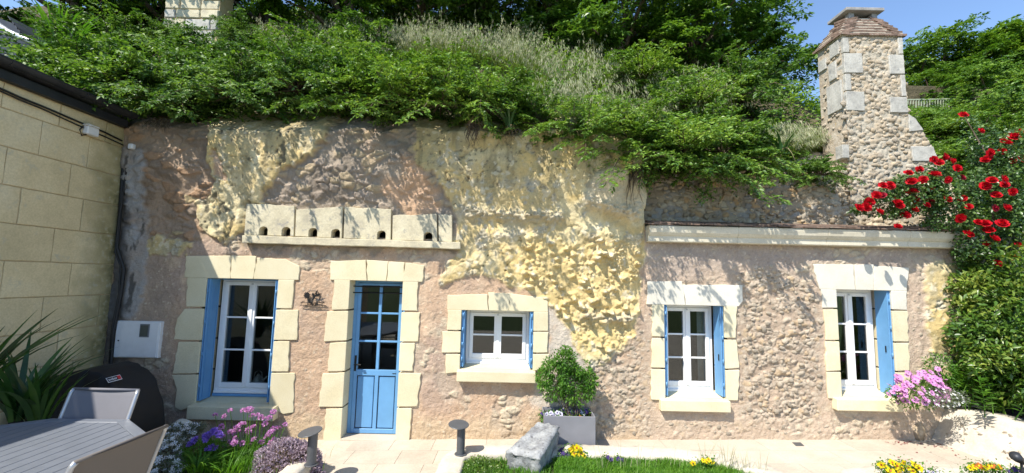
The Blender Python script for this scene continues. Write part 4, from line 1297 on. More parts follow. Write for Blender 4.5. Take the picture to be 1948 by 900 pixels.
# ================================================================ low garden walls
def sweep_wall(name, label, pts, width, h, mat, seed, cat='wall', z_of=gz):
    """hand-built masonry kerb along a line of ground points"""
    r = np.random.default_rng(seed)
    fine = []
    for a, b in zip(pts[:-1], pts[1:]):
        n = max(2, int(math.hypot(b[0] - a[0], b[1] - a[1]) / 0.06))
        for k in range(n):
            t = k / n
            fine.append((a[0] + (b[0] - a[0]) * t, a[1] + (b[1] - a[1]) * t))
    fine.append(pts[-1])
    for _ in range(6):
        fine = [fine[0]] + [((a[0] + 2 * b[0] + c[0]) / 4, (a[1] + 2 * b[1] + c[1]) / 4) for a, b, c in zip(fine[:-2], fine[1:-1], fine[2:])] + [fine[-1]]
    V, F = [], []
    pr = [(-0.5, -0.1), (-0.5, 0.6), (-0.47, 0.9), (-0.40, 1.0), (-0.15, 1.03), (0.15, 1.03), (0.40, 1.0), (0.47, 0.9), (0.5, 0.6), (0.5, -0.1)]
    k_ = len(pr)
    for i, p in enumerate(fine):
        q0, q1 = fine[max(i - 1, 0)], fine[min(i + 1, len(fine) - 1)]
        d = Vector((q1[0] - q0[0], q1[1] - q0[1], 0)).normalized()
        nrm = Vector((-d.y, d.x, 0))
        for (u, v) in pr:
            o = nrm * (u * width + r.normal(0, 0.004))
            V.append((p[0] + o.x, p[1] + o.y, z_of(p[0]) + v * h + r.normal(0, 0.0035)))
    for i in range(len(fine) - 1):
        for k in range(k_):
            k2 = (k + 1) % k_
            F.append((i * k_ + k, i * k_ + k2, (i + 1) * k_ + k2, (i + 1) * k_ + k))
    F.append(tuple(range(k_))); F.append(tuple((len(fine) - 1) * k_ + k for k in range(k_))[::-1])
    o = mk(name, mesh(name, V, F, True), None, mat)
    return tag(o, label, cat)
sweep_wall('garden_wall', 'low white kerb wall edging the lavender flower bed left of the path', [(-2.06, 4.52), (-2.05, 3.2)], 0.20, 0.19, M['limewash'], 1)
sweep_wall('garden_wall', 'low curving white kerb wall around the lawn bed with the grey stone', [(-0.58, 3.3), (-0.58, 4.80), (-0.42, 4.93), (0.3, 4.94), (1.0, 4.92), (1.7, 4.88), (2.25, 4.72), (2.6, 4.45), (2.8, 3.9)], 0.26, 0.11, M['limewash'], 2)
sweep_wall('garden_wall', 'low white kerb wall of the yellow pansy bed at lower right', [(3.32, 3.2), (3.30, 4.28), (3.48, 4.40), (4.5, 4.40), (5.5, 4.36)], 0.22, 0.10, M['limewash'], 3)
# lawn and beds
def bed(name, poly, h, mat, label):
    r = np.random.default_rng(8)
    V = [(x, y, gz(x) + h + r.normal(0, 0.006)) for x, y in poly]
    m = MB(); m.add(V + [(x, y, gz(x) - 0.1) for x, y in poly], [tuple(range(len(poly)))] + [(i, i + len(poly), (i + 1) % len(poly) + len(poly), (i + 1) % len(poly)) for i in range(len(poly))])
    return tag(m.build(name, mat), label, kind='structure')
bed('lawn_bed', [(-0.5, 3.2), (2.75, 3.2), (2.68, 4.2), (2.2, 4.66), (1.0, 4.84), (-0.35, 4.86), (-0.5, 4.75)], 0.03, M['soil'], 'lawn bed soil inside the white kerb')
bed('flower_bed', [(-4.1, 3.9), (-2.1, 3.2), (-2.1, 4.55), (-2.3, 5.2), (-4.1, 5.3)], 0.08, M['soil'], 'flower bed soil under the left window')
bed('pansy_bed', [(3.35, 3.3), (6, 3.3), (6, 4.30), (3.5, 4.30)], 0.05, M['soil'], 'pansy bed soil at lower right')
m = MB(); m.box(-5.13, -2.15, 0.4, 3.95, -0.1, 0.23); tag(m.build('upper_terrace', M['slab'], bevel=0.01), 'raised terrace under the dining table', kind='structure')

# ================================================================ retaining wall on the right
rx = np.linspace(0, 1, 60); rz_ = np.linspace(0, 1, 26)
def rw_point(u, v):
    y = 5.56 - u * 2.1
    zb = gz(5.45) - 0.06
    zt = 0.56 + 0.17 * u + 0.03 * math.sin(u * 9)
    z = zb + (zt - zb) * v
    x = 5.28 + 0.24 * v + 0.05 * u
    return x, y, z
V, F = [], []
nv = len(rz_)
RU, RV = np.meshgrid(rx, rz_, indexing='ij')
nn = 0.05 * (fbm(RU * 6, RV * 2, 601, 4) - 0.5) + 0.012 * (fbm(RU * 30, RV * 9, 611, 3) - 0.5)
for i, u in enumerate(rx):
    for j, v in enumerate(rz_):
        x, y, z = rw_point(u, v)
        V.append((x - nn[i, j], y, z))
    x, y, z = rw_point(u, 1.0)
    V.append((x + 0.05, y, z + 0.03)); V.append((x + 0.30, y, z + 0.02)); V.append((x + 0.32, y, -0.1))
nv += 3
for i in range(len(rx) - 1):
    for j in range(nv - 1):
        F.append((i * nv + j, i * nv + j + 1, (i + 1) * nv + j + 1, (i + 1) * nv + j))
F.append(tuple((len(rx) - 1) * nv + j for j in range(nv)))
F.append(tuple(j for j in range(nv))[::-1])
tag(mk('retaining_wall', mesh('retaining_wall', V, F, True), None, M['limewash']), 'whitewashed retaining wall holding the hedge bed on the right', 'wall')
rwo = bpy.data.objects['retaining_wall']
sp = []
rs2 = np.random.default_rng(15)
for k in range(46):
    u, v = rs2.uniform(0.06, 0.75), rs2.uniform(0.08, 0.9)
    x, y, z = rw_point(u, v)
    i, j = int(u * (len(rx) - 1)), int(v * (len(rz_) - 1))
    sp.append((x - nn[i, j] + 0.008, y, z, rs2.uniform(0.014, 0.034), rs2.uniform(0.4, 0.7), rs2.normal(0, 0.4), 'x'))
place_stones(rwo, sp, M['flint_pale'])
m = MB(); m.add([(5.75, 2.9, 0.62), (12, 2.9, 0.75), (12, 9, 2.4), (5.75, 9, 2.4), (5.75, 5.6, 0.60), (12, 5.6, 0.9)], [(0, 1, 5, 4), (4, 5, 2, 3)])
tag(m.build('hedge_bank', M['soil']), 'raised earth bank under the hedge on the right', kind='structure')
m = MB(); m.tube([(5.16, 5.52, gz(5.1) - 0.02), (5.16, 5.50, gz(5.1) + 0.1), (5.17, 5.50, gz(5.1) + 0.17), (5.18, 5.52, gz(5.1) + 0.22)], [0.06, 0.07, 0.06, 0.02], 10)
tag(m.build('foot_stone', M['flint'], smooth=True), 'rounded brown stone at the foot of the wall under the right sill', 'stone')

# ================================================================ bollard lamps
def bollard(px, py, h, label, tilt=0.0):
    g = G(px, py, h)
    t = thing('bollard_light', label, 'lamp', tuple(g), 'round topped bollard lamps')
    hh = 0.30
    MB().tube([(0, 0, 0), (0, 0, 0.008)], 0.066, 20).build('base_plate', M['anthracite'], t, local=True, bevel=0.002)
    MB().tube([(0, 0, 0.008), (0, 0, hh)], 0.045, 20).build('post', M['anthracite'], t, smooth=False, local=True)
    o = MB().tube([(0, 0, 0), (0, 0, 0.010)], 0.112, 28).build('disc_top', M['anthracite'], t, local=True, bevel=0.003)
    o.location = (-0.03, 0, hh + 0.004)
    o.rotation_euler = (math.radians(7), tilt, 0)
    for k in range(8):
        a = 2 * math.pi * k / 8
    return t
bollard(592, 884, 0.19, 'grey bollard lamp with tilted round top beside the mauve cushion plant', math.radians(-9))
bollard(876, 864, 0.112, 'grey bollard lamp with round top on the kerb between path and lawn', math.radians(4))

# ================================================================ planter box
p0, p1 = G(1031, 852), G(1133, 852)
px0, px1, pw = p0[0] + 0.02, p1[0], 0.30
py0 = 5.10
sx = py0 / p1[1]
px0, px1 = px0 * sx, px1 * sx
pz0 = gz(0.8) + 0.003
pt = thing('planter_box', 'square grey planter box with pansies standing against the wall', 'planter', ((px0 + px1) / 2, py0 + 0.18, pz0))
ph_, d_ = 0.40, 0.36
for a in ((px0, px1, py0, py0 + 0.015), (px0, px1, py0 + d_ - 0.015, py0 + d_), (px0, px0 + 0.015, py0 + 0.015, py0 + d_ - 0.015), (px1 - 0.015, px1, py0 + 0.015, py0 + d_ - 0.015)):
    MB().box(a[0], a[1], a[2], a[3], pz0, pz0 + ph_).build('side_panel', M['planter'], pt, bevel=0.003)
MB().box(px0 + 0.015, px1 - 0.015, py0 + 0.015, py0 + d_ - 0.015, pz0 + 0.01, pz0 + ph_ - 0.05).build('potting_soil', M['soil'], pt)

# ================================================================ grey trough stone on the lawn
def grey_stone():
    A = [G(961, 855, 0.22), G(1024, 800, 0.36), G(1066, 806, 0.36), G(1028, 868, 0.24)]     # top face: near-left, far-left, far-right, near-right
    n, mm = 18, 12
    r = np.random.default_rng(77)
    def q(u, v):
        a = A[0] * (1 - u) + A[1] * u
        b = A[3] * (1 - u) + A[2] * u
        return a * (1 - v) + b * v
    V, idx = [], {}
    layers = 9
    for l in range(layers):
        w = l / (layers - 1)
        for i in range(n):
            for j in range(mm):
                u, v = i / (n - 1), j / (mm - 1)
                p = np.array(q(u, v))
                if l == 0:
                    e = min(u, 1 - u, v, 1 - v)
                    p = p + np.array([0, 0, -0.03 * max(0, 0.06 - e) / 0.06 + 0.02 * (vnoise(np.array(u * 6), np.array(v * 4), 5) - 0.5) + 0.008 * r.normal() - 0.03 * math.exp(-((u - 0.4) / 0.3) ** 2 - ((v - 0.4) / 0.22) ** 2)])
                p[2] -= 0.30 * w
                if l:
                    cx_, cy_ = (A[0] + A[2])[:2] / 2
                    s = 1 - 0.14 * w + 0.05 * (float(vnoise(np.array(u * 5 + l), np.array(v * 5.0), 9)) - 0.5)
                    p[0] = cx_ + (p[0] - cx_) * s + 0.006 * r.normal(); p[1] = cy_ + (p[1] - cy_) * s + 0.006 * r.normal()
                idx[(l, i, j)] = len(V); V.append(p)
    F = []
    for i in range(n - 1):
        for j in range(mm - 1):
            F.append((idx[0, i, j], idx[0, i, j + 1], idx[0, i + 1, j + 1], idx[0, i + 1, j]))
    ring = [(i, 0) for i in range(n)] + [(n - 1, j) for j in range(1, mm)] + [(i, mm - 1) for i in range(n - 2, -1, -1)] + [(0, j) for j in range(mm - 2, 0, -1)]
    for l in range(layers - 1):
        for k in range(len(ring)):
            a, b = ring[k], ring[(k + 1) % len(ring)]
            F.append((idx[(l,) + a], idx[(l,) + b], idx[(l + 1,) + b], idx[(l + 1,) + a]))
    o = mk('trough_stone', mesh('trough_stone', V, F, True), None, M['grey_stone'])
    return tag(o, 'long weathered grey stone block lying tilted on the lawn bed', 'stone')
grey_stone()

# ================================================================ meter box, ornament, cables
mb_ = thing('meter_box', 'white electricity meter cabinet with small dark window by the left corner', 'meter box', (-4.72, YF - 0.03, 1.0))
MB().box(-5.005, -4.445, YF - 0.055, YF + 0.02, 1.0, 1.455).build('cabinet', M['white_plastic'], mb_, bevel=0.006)
MB().box(-4.925, -4.455, YF - 0.067, YF - 0.056, 1.012, 1.443).build('cabinet_door', M['white_plastic'], mb_, bevel=0.004)
MB().box(-4.69, -4.565, YF - 0.075, YF - 0.0675, 1.26, 1.425).build('window_frame', M['alu'], mb_, bevel=0.004)
MB().box(-4.675, -4.58, YF - 0.0785, YF - 0.0755, 1.275, 1.41).build('reading_window', M['meter_glass'], mb_)
MB().tube([(-4.955, YF - 0.063, 1.21), (-4.955, YF - 0.0555, 1.21)], 0.008, 10).build('lock', M['iron'], mb_)

yo = YF - 0.03
def pz2(a, b):
    p = P(a, b, yo)
    return (p[0], p[2])
orn = thing('iron_ornament', 'black wrought iron wall ornament of a bird and a flower by the door', 'ornament', (P(594, 566, yo)[0], yo, P(594, 580, yo)[2]))
m = MB()
for a, b in (((572, 576), (618, 576)), ((571, 580.5), (619, 581))):
    p, q = pz2(*a), pz2(*b)
    m.bar((p[0], yo, p[1]), (q[0], yo, q[1]), 0.006, 0.008)
for k in range(9):
    p, q = pz2(585 + k * 2.4, 576), pz2(585 + k * 2.4, 580.6)
    m.bar((p[0], yo, p[1]), (q[0], yo, q[1]), 0.005, 0.007)
m.build('base_rail', M['iron'], orn)
def flat(name, pts, th=0.006):
    MB().prism([pz2(a, b) for a, b in pts], 'y', yo - th / 2, yo + th / 2).build(name, M['iron'], orn)
fl = []
for k in range(22):
    t = 2 * math.pi * k / 22
    r_ = 7.3 if k % 2 else 5.0
    fl.append((584 + r_ * 0.95 * math.cos(t), 562 + r_ * math.sin(t)))
flat('flower', fl)
flat('leaf', [(587, 568), (590, 572), (591, 576), (588.5, 576), (585.5, 572)])
flat('bird', [(592.5, 559.5), (595, 557.5), (597.5, 558.5), (599, 561), (603, 559.5), (612.5, 558), (606, 562.5), (600, 564.5), (597.5, 570), (593.5, 571.5), (595.5, 567), (595, 562)])
flat('wing', [(599, 559.5), (601, 555), (604.8, 550.8), (603, 557), (602.5, 560)])
for pts in ([(587, 555), (590, 553.2), (601, 553.4)], [(604, 555), (608, 560), (609, 566), (606.5, 572), (609, 576)], [(592, 576), (596, 572.5), (600, 572), (606.5, 572)], [(574, 575.5), (576, 573), (579, 574)], [(610, 575), (613, 573.5), (616, 575)]):
    w = [pz2(*p) for p in pts]
    MB().tube([(a, yo, b) for a, b in w], 0.0045, 6).build('scroll', M['iron'], orn)

def cable(name, label, pts, r=0.012, mat=None):
    return tag(MB().tube(pts, r, 7).build(name, mat or M['cable'], smooth=True), label, 'cable')
wx = XL + 0.018
L1 = [PXP(px, py, wx) for px, py in ((-420, -5), (-40, 152), (0, 168), (40, 186), (90, 206), (150, 232), (200, 252), (232, 268))]
L2 = [PXP(px, py, wx) for px, py in ((-420, 1), (-40, 157), (0, 173), (40, 191), (80, 207), (150, 239), (204, 262), (234, 276))]
cable('cable', 'upper black cable running down the ashlar wall under the gutter', L1, 0.011)
cable('cable', 'lower sagging black cable on the ashlar wall ending at the corner', L2, 0.008)
cn = [P(px, py, YF - 0.07) for px, py in ((238, 268), (234, 330), (229, 400), (222, 470), (232, 500), (236, 512), (230, 560), (222, 600), (214, 640), (211, 690), (214, 760))]
cable('cable', 'thick black cable bundle climbing the corner between the two houses', cn, 0.022)
cn = [P(px, py, YF - 0.09) for px, py in ((246, 274), (238, 340), (226, 420), (219, 480), (229, 505), (226, 560), (214, 620), (208, 690))]
cable('cable', 'thin black cable beside the bundle in the corner', cn, 0.010)
jb = thing('junction_box', 'small white plastic junction box on the ashlar wall', 'junction box', tuple(PXP(170, 250, XL + 0.02)))
c0 = PXP(170, 249, XL + 0.02)
MB().box(XL + 0.004, XL + 0.075, c0[1] - 0.07, c0[1] + 0.07, c0[2] - 0.055, c0[2] + 0.045).build('case', M['white_plastic'], jb, bevel=0.008)
MB().box(XL + 0.006, XL + 0.095, c0[1] - 0.085, c0[1] + 0.05, c0[2] + 0.046, c0[2] + 0.06).build('lid', M['white_plastic'], jb, bevel=0.004)
MB().tube([(XL + 0.03, c0[1] - 0.085, c0[2] + 0.03), (XL + 0.03, c0[1] - 0.12, c0[2] - 0.03), (XL + 0.03, c0[1] - 0.09, c0[2] - 0.09), (XL + 0.03, c0[1] - 0.04, c0[2] - 0.056)], 0.007, 7).build('lead', M['cable'], jb, smooth=True)
c1 = P(251, 279, YF - 0.12)
m = MB(); m.box(c1[0] - 0.035, c1[0] + 0.03, c1[1] - 0.03, c1[1] + 0.03, c1[2] - 0.035, c1[2] + 0.035)
tag(m.build('sensor_box', M['white_plastic'], bevel=0.01), 'tiny white sensor box in the corner under the foliage', 'sensor')

# ================================================================ covered barbecue
bq = thing('barbecue', 'barbecue under a black cloth cover with a printed label patch', 'barbecue', (-4.45, 4.72, gz(-4.45)))
nu, nv2 = 40, 34
V = np.zeros((nu, nv2, 3))
ctrl_x = [(-5.03, 0.80), (-4.98, 0.90), (-4.85, 0.95), (-4.6, 1.02), (-4.42, 1.06), (-4.25, 1.04), (-4.12, 0.96), (-4.02, 0.84), (-3.96, 0.70), (-3.93, 0.5)]
for i in range(nu):
    u = i / (nu - 1)
    x = -5.03 + 1.10 * u
    zt = np.interp(x, [c[0] for c in ctrl_x], [c[1] for c in ctrl_x])
    for j in range(nv2):
        v = j / (nv2 - 1)
        # profile from front hem over the dome to the back hem
        ang = math.pi * v
        cy = -math.cos(ang)
        sy = math.sin(ang)
        y = 4.72 + 0.31 * math.copysign(abs(cy) ** 0.5, cy)
        z = 0.16 + (zt - 0.16) * min(1, sy * 1.25) ** 0.55
        fold = 0.012 * math.sin(x * 31 + 3 * v) * (1 - sy ** 2) + 0.008 * math.sin(x * 57 + 9 * v)
        V[i, j] = (x, y + fold * (1 if cy > 0 else -1), z + 0.006 * math.sin(x * 23 + v * 11))
V = V.reshape(-1, 3)
F = []
for i in range(nu - 1):
    for j in range(nv2 - 1):
        F.append((i * nv2 + j, (i + 1) * nv2 + j, (i + 1) * nv2 + j + 1, i * nv2 + j + 1))
F.append(tuple(range(nv2))); F.append(tuple((nu - 1) * nv2 + j for j in range(nv2))[::-1])
mk('cover', mesh('cover', V, F, True), bq, M['cover'])
for x in (-4.9, -4.05):
    for y in (4.5, 4.92):
        MB().tube([(x, y, gz(x)), (x, y, 0.5)], 0.018, 8).build('leg', M['anthracite'], bq)
# the patch lies on the sloping front of the cover
def on_cover(px, py):
    """first hit of the view ray with the front of the cover (dense search)"""
    d = ray(px, py)
    best = None
    for t in np.linspace(4.1, 5.0, 400):
        p = CAM + d * (t / d[1])
        zt = np.interp(p[0], [c[0] for c in ctrl_x], [c[1] for c in ctrl_x])
        w = (p[1] - 4.72) / 0.31
        if abs(w) > 1: continue
        cyv = math.copysign(abs(w) ** 2, w)
        sy = math.sqrt(max(0, 1 - cyv * cyv))
        zs = 0.16 + (zt - 0.16) * min(1, sy * 1.25) ** 0.55
        if p[2] <= zs + 0.012:
            return Vector(p)
    return Vector(P(px, py, 4.45))
c4 = [on_cover(*q) for q in ((196.5, 724.5), (223.5, 717.5), (231.5, 724.5), (205, 732))]
ctr = (c4[0] + c4[2]) / 2
ex = ((c4[1] - c4[0]) + (c4[2] - c4[3])) / 2
ey = ((c4[0] - c4[3]) + (c4[1] - c4[2])) / 2
nrm = ex.cross(ey).normalized()
if nrm.y > 0: nrm = -nrm
LW, LH = ex.length, ey.length
exn = ex.normalized()
eyn = nrm.cross(exn).normalized()
if eyn.z < 0: eyn = -eyn
def patch(a0, a1, b0, b1, lift, th=0.002):
    m = MB()
    V = []
    for l in (lift, lift + th):
        for (a, b) in ((a0, b0), (a1, b0), (a1, b1), (a0, b1)):
            V.append(ctr + exn * (a * LW) + eyn * (b * LH) + nrm * l)
    m.add(V, [(3, 2, 1, 0), (4, 5, 6, 7), (0, 1, 5, 4), (1, 2, 6, 5), (2, 3, 7, 6), (3, 0, 4, 7)])
    return m
pat = patch(-0.5, 0.5, -0.5, 0.5, 0.034).build('label_patch', M['letter_white'], bq)
patch(-0.46, 0.46, -0.40, 0.40, 0.0365).build('label_field', M['cover'], pat)
patch(0.24, 0.455, -0.38, 0.38, 0.039).build('label_mark', M['letter_red'], pat)
cu = bpy.data.curves.new('lettering', 'FONT')
cu.body = 'weber'
cu.size = LH * 0.92
cu.extrude = 0.0008
to = bpy.data.objects.new('lettering', cu)
COL.objects.link(to)
bpy.context.view_layer.update()
dg = bpy.context.evaluated_depsgraph_get()
tm = bpy.data.meshes.new_from_object(to.evaluated_get(dg))
bpy.data.objects.remove(to)
tv = np.array([v.co[:] for v in tm.vertices])
sx_ = LW * 0.62 / (tv[:, 0].max() - tv[:, 0].min())
sy_ = LH * 0.52 / (tv[:, 1].max() - tv[:, 1].min())
base = ctr - exn * (0.42 * LW) - eyn * (0.24 * LH) + nrm * 0.040
W_ = [base + exn * float((v[0] - tv[:, 0].min()) * sx_) + eyn * float((v[1] - tv[:, 1].min()) * sy_) + nrm * float(v[2]) for v in tv]
mk('lettering', mesh('lettering', W_, [tuple(p.vertices) for p in tm.polygons]), pat, M['letter_white'])

# ================================================================ table and chairs
ZT = 0.97
outl = [(-3.456, 3.315), (-2.89, 3.335), (-2.47, 3.03), (-2.31, 2.45), (-2.27, 1.9), (-2.31, 1.35), (-2.47, 0.9), (-3.87, 0.9), (-4.03, 1.35), (-4.05, 1.9), (-4.02, 2.45), (-3.86, 3.0)]
tb = thing('garden_table', 'grey slatted metal garden table with cut corners on the left terrace', 'table', (-3.17, 2.1, 0.23))
cx_, cy_ = -3.17, 2.1
def inset(pts, d):
    r = []
    n = len(pts)
    for i in range(n):
        a, b, c = Vector(pts[i - 1]), Vector(pts[i]), Vector(pts[(i + 1) % n])
        n1 = Vector((-(b - a).y, (b - a).x)).normalized(); n2 = Vector((-(c - b).y, (c - b).x)).normalized()
        s = 1 if n1.dot(Vector((cx_, cy_)) - b) > 0 else -1
        bi = (n1 + n2).normalized() * s
        r.append(tuple(b + bi * d / max(0.5, bi.dot(n1 * s))))
    return r
inn = inset(outl, 0.07)
n = len(outl)
for i in range(n):
    j = (i + 1) % n
    MB().prism([outl[i], outl[j], inn[j], inn[i]], 'z', ZT - 0.03, ZT).build('rim_board', M['alu'], tb, bevel=0.002)
slot = inset(outl, 0.072)
def yrange(x):
    ys = []
    for i in range(n):
        a, b = slot[i], slot[(i + 1) % n]
        if (a[0] - x) * (b[0] - x) <= 0 and a[0] != b[0]:
            ys.append(a[1] + (b[1] - a[1]) * (x - a[0]) / (b[0] - a[0]))
    return (min(ys), max(ys)) if len(ys) >= 2 else None
x = -3.985
while x < -2.38:
    xa, xb = x, x + 0.081
    ra, rb = yrange(xa), yrange(min(xb, -2.345))
    xb = min(xb, -2.345)
    if ra and rb:
        pol = [(xa, ra[0]), (xb, rb[0]), (xb, rb[1])]
        for q in slot:
            if xa < q[0] < xb and q[1] > 2: pol.append(q)
        pol.append((xa, ra[1]))
        MB().prism(pol, 'z', ZT - 0.022, ZT - 0.002).build('slat', M['alu'], tb, bevel=0.0015)
    x += 0.086
MB().prism(inset(outl, 0.10), 'z', ZT - 0.07, ZT - 0.032).build('apron', M['anthracite'], tb)
for sx in (-1, 1):
    for y in (1.15, 2.85):
        MB().box(cx_ + sx * 0.48 - 0.03, cx_ + sx * 0.48 + 0.03, y - 0.03, y + 0.03, 0.23, ZT - 0.07).build('leg', M['alu'], tb)
def chair(loc, rz, label, mat):
    t = thing('garden_chair', label, 'chair', loc, 'garden chairs at the table', rz)
    A = M['alu_bright']
    w = 0.26
    # frame: the chair faces local +y
    for s in (-1, 1):
        MB().tube([(s * w, 0.24, 0), (s * w, 0.22, 0.42), (s * w, -0.20, 0.40), (s * w, -0.24, 0.5), (s * w, -0.37, 0.90), (s * w * 0.97, -0.385, 0.925)], 0.014, 8).build('side_frame', A, t, local=True, smooth=True)
        MB().tube([(s * w, -0.30, 0), (s * w, -0.10, 0.40)], 0.014, 8).build('rear_leg', A, t, local=True, smooth=True)
        MB().tube([(s * w, 0.22, 0.42), (s * (w + 0.01), 0.20, 0.63), (s * (w + 0.01), -0.26, 0.64)], 0.013, 8).build('armrest', A, t, local=True, smooth=True)
    def sheet(name, P0, nseg, bow):
        V, F = [], []
        for i in range(nseg + 1):
            q = i / nseg
            k = q * (len(P0) - 1)
            a = int(min(k, len(P0) - 2)); f_ = k - a
            y = P0[a][0] + (P0[a + 1][0] - P0[a][0]) * f_; z = P0[a][1] + (P0[a + 1][1] - P0[a][1]) * f_
            for j in range(9):
                uu = j / 8 * 2 - 1
                V.append((uu * (w - 0.006), y + bow[0] * (1 - uu * uu), z + bow[1] * (1 - uu * uu)))
        m_ = len(V)
        V2 = V + [(a, b - 0.003 * abs(bow[0] > 0) - 0.002, c - 0.003) for a, b, c in V]
        for i in range(nseg):
            for j in range(8):
                a = i * 9 + j
                F.append((a, a + 1, a + 10, a + 9)); F.append((m_ + a, m_ + a + 9, m_ + a + 10, m_ + a + 1))
        mk(name, mesh(name, V2, F, True), t, mat, local=True)
    sheet('backrest', [(-0.235, 0.47), (-0.30, 0.68), (-0.37, 0.905), (-0.388, 0.93)], 8, (-0.02, 0))
    sheet('seat', [(0.22, 0.425), (0.0, 0.405), (-0.20, 0.405)], 6, (0, -0.015))
    MB().tube([(-w, -0.387, 0.925), (w, -0.387, 0.925)], 0.011, 8).build('top_rail', mat, t, local=True, smooth=True)
    return t
# back top of the far chair at Y=3.44; of the near chair at X about -2.12
chair((-3.19, 3.06, 0.23), math.pi, 'grey garden chair at the far end of the table before the barbecue', M['textile_blue'])
chair((-2.49, 2.45, 0.23), math.pi / 2 - 0.06, 'brown backed garden chair at the near side of the table seen from behind', M['textile'])

# ================================================================ things behind the glass
kx, kz, ky = P(432, 718, YF + REC + 0.2)[0] + 0.30, OPEN['w1'][2] + 0.115, YF + REC + 0.16
kp = P(490, 733, ky)
kt = thing('kettle', 'grey enamel kettle standing inside the left window', 'kettle', (kp[0], ky, kp[2]))
prof_ = [(0.075, 0), (0.085, 0.01), (0.082, 0.05), (0.06, 0.10), (0.035, 0.125), (0.03, 0.13)]
V, F = [], []
for r_, z in prof_:
    for k in range(18):
        V.append((r_ * math.cos(2 * math.pi * k / 18), r_ * math.sin(2 * math.pi * k / 18), z))
for i in range(len(prof_) - 1):
    for k in range(18):
        F.append((i * 18 + k, i * 18 + (k + 1) % 18, (i + 1) * 18 + (k + 1) % 18, (i + 1) * 18 + k))
F.append(tuple(range(18))[::-1]); F.append(tuple((len(prof_) - 1) * 18 + k for k in range(18)))
mk('body', mesh('body', V, F, True), kt, M['kettle'], local=True)
MB().tube([(0, 0, 0.13), (0, 0, 0.142), (0, 0, 0.155)], [0.028, 0.02, 0.008], 12).build('lid', M['kettle'], kt, local=True, smooth=True)
MB().tube([(0.065, 0, 0.06), (0.105, 0, 0.10), (0.12, 0, 0.125)], [0.018, 0.011, 0.008], 10).build('spout', M['kettle'], kt, local=True, smooth=True)
MB().tube([(-0.055, 0, 0.11), (-0.045, 0, 0.17), (0, 0, 0.205), (0.045, 0, 0.17), (0.055, 0, 0.11)], 0.006, 8).build('handle', M['kettle'], kt, local=True, smooth=True)
MB().box(kp[0] - 0.5, kp[0] + 0.25, ky - 0.1, ky + 0.4, kp[2] - 0.04, kp[2] - 0.001).build('worktop', M['room'], house)
def curtain(x0, x1, z0, z1, y, label):
    n = 40
    V, F = [], []
    for i in range(n + 1):
        t = i / n
        for z in (z0, z1):
            V.append((x0 + (x1 - x0) * t, y + 0.018 * math.sin(t * 34) + 0.008 * math.sin(t * 71), z))
    for i in range(n):
        F.append((2 * i, 2 * i + 2, 2 * i + 3, 2 * i + 1))
    o = mk('curtain', mesh('curtain', V, F, True), None, M['curtain'])
    sm = o.modifiers.new('thickness', 'SOLIDIFY'); sm.thickness = 0.002
    tag(o, label, 'curtain')
a, b, c, d = OPEN['w4']
curtain(b - 0.17, b - 0.02, c + 0.02, d - 0.02, YF + REC + 0.16, 'white curtain drawn to the right inside the middle right window')
a, b, c, d = OPEN['w5']
curtain(b - 0.30, b - 0.02, c + 0.02, d - 0.02, YF + REC + 0.16, 'white curtain inside the rightmost window')

# ================================================================ small things on the ground
g = [G(*q, 0.002) for q in ((1507, 842), (1523, 842), (1530, 848.5), (1514, 848.5))]
dt = MB(); dt.add([tuple(p) for p in g] + [(p[0], p[1], p[2] + 0.004) for p in g], [(3, 2, 1, 0), (4, 5, 6, 7), (0, 1, 5, 4), (1, 2, 6, 5), (2, 3, 7, 6), (3, 0, 4, 7)])
tag(dt.build('drain_cover', M['anthracite']), 'small dark drain cover set in the paving on the right', 'drain')
sl = thing('garden_spotlight', 'black garden spotlight at the lower right edge', 'lamp', tuple(G(1940, 884, 0.1)))
sc_ = Vector(P(1936, 872, 4.1))
MB().tube([sc_ + Vector((-0.045, -0.02, 0.03)), sc_ + Vector((0.0, 0, 0.0)), sc_ + Vector((0.09, 0.02, -0.05))], [0.042, 0.038, 0.022], 14).build('lamp_head', M['zinc'], sl, smooth=True)
MB().tube([sc_ + Vector((0.03, 0.0, -0.02)), (sc_.x + 0.03, sc_.y, gz(5.2) + 0.1)], 0.01, 8).build('spike', M['zinc'], sl)

# ================================================================ railing up on the far slope
rl = thing('railing', 'pale iron railing on the slope right of the chimney', 'railing', tuple(P(1795, 212, 12.5)))
ya_ = 12.5
n = 26
for k in range(n + 1):
    px = 1727 + (1862 - 1727) * k / n
    t_, b_ = P(px, 191 + (k / n) * -3, ya_), P(px, 216 - (k / n) * 3, ya_)
    MB().bar(t_, b_, 0.022, 0.022).build('baluster', M['rail'], rl)
MB().bar(P(1724, 190, ya_), P(1866, 187, ya_), 0.03, 0.035).build('top_rail', M['rail'], rl)
MB().bar(P(1724, 213, ya_), P(1866, 210, ya_), 0.025, 0.03).build('bottom_rail', M['rail'], rl)
# retaining wall behind the railing
fw = thing('terrace_wall', 'shaded earth-coloured terrace wall behind the far railing', 'wall', tuple(P(1800, 200, 13.0)))
a, b = P(1720, 162, 13.0), P(1900, 214, 13.0)
MB().box(a[0], b[0], 13.0, 13.3, b[2] - 0.4, a[2]).build('wall_body', M['earth'], fw, bevel=0.03)

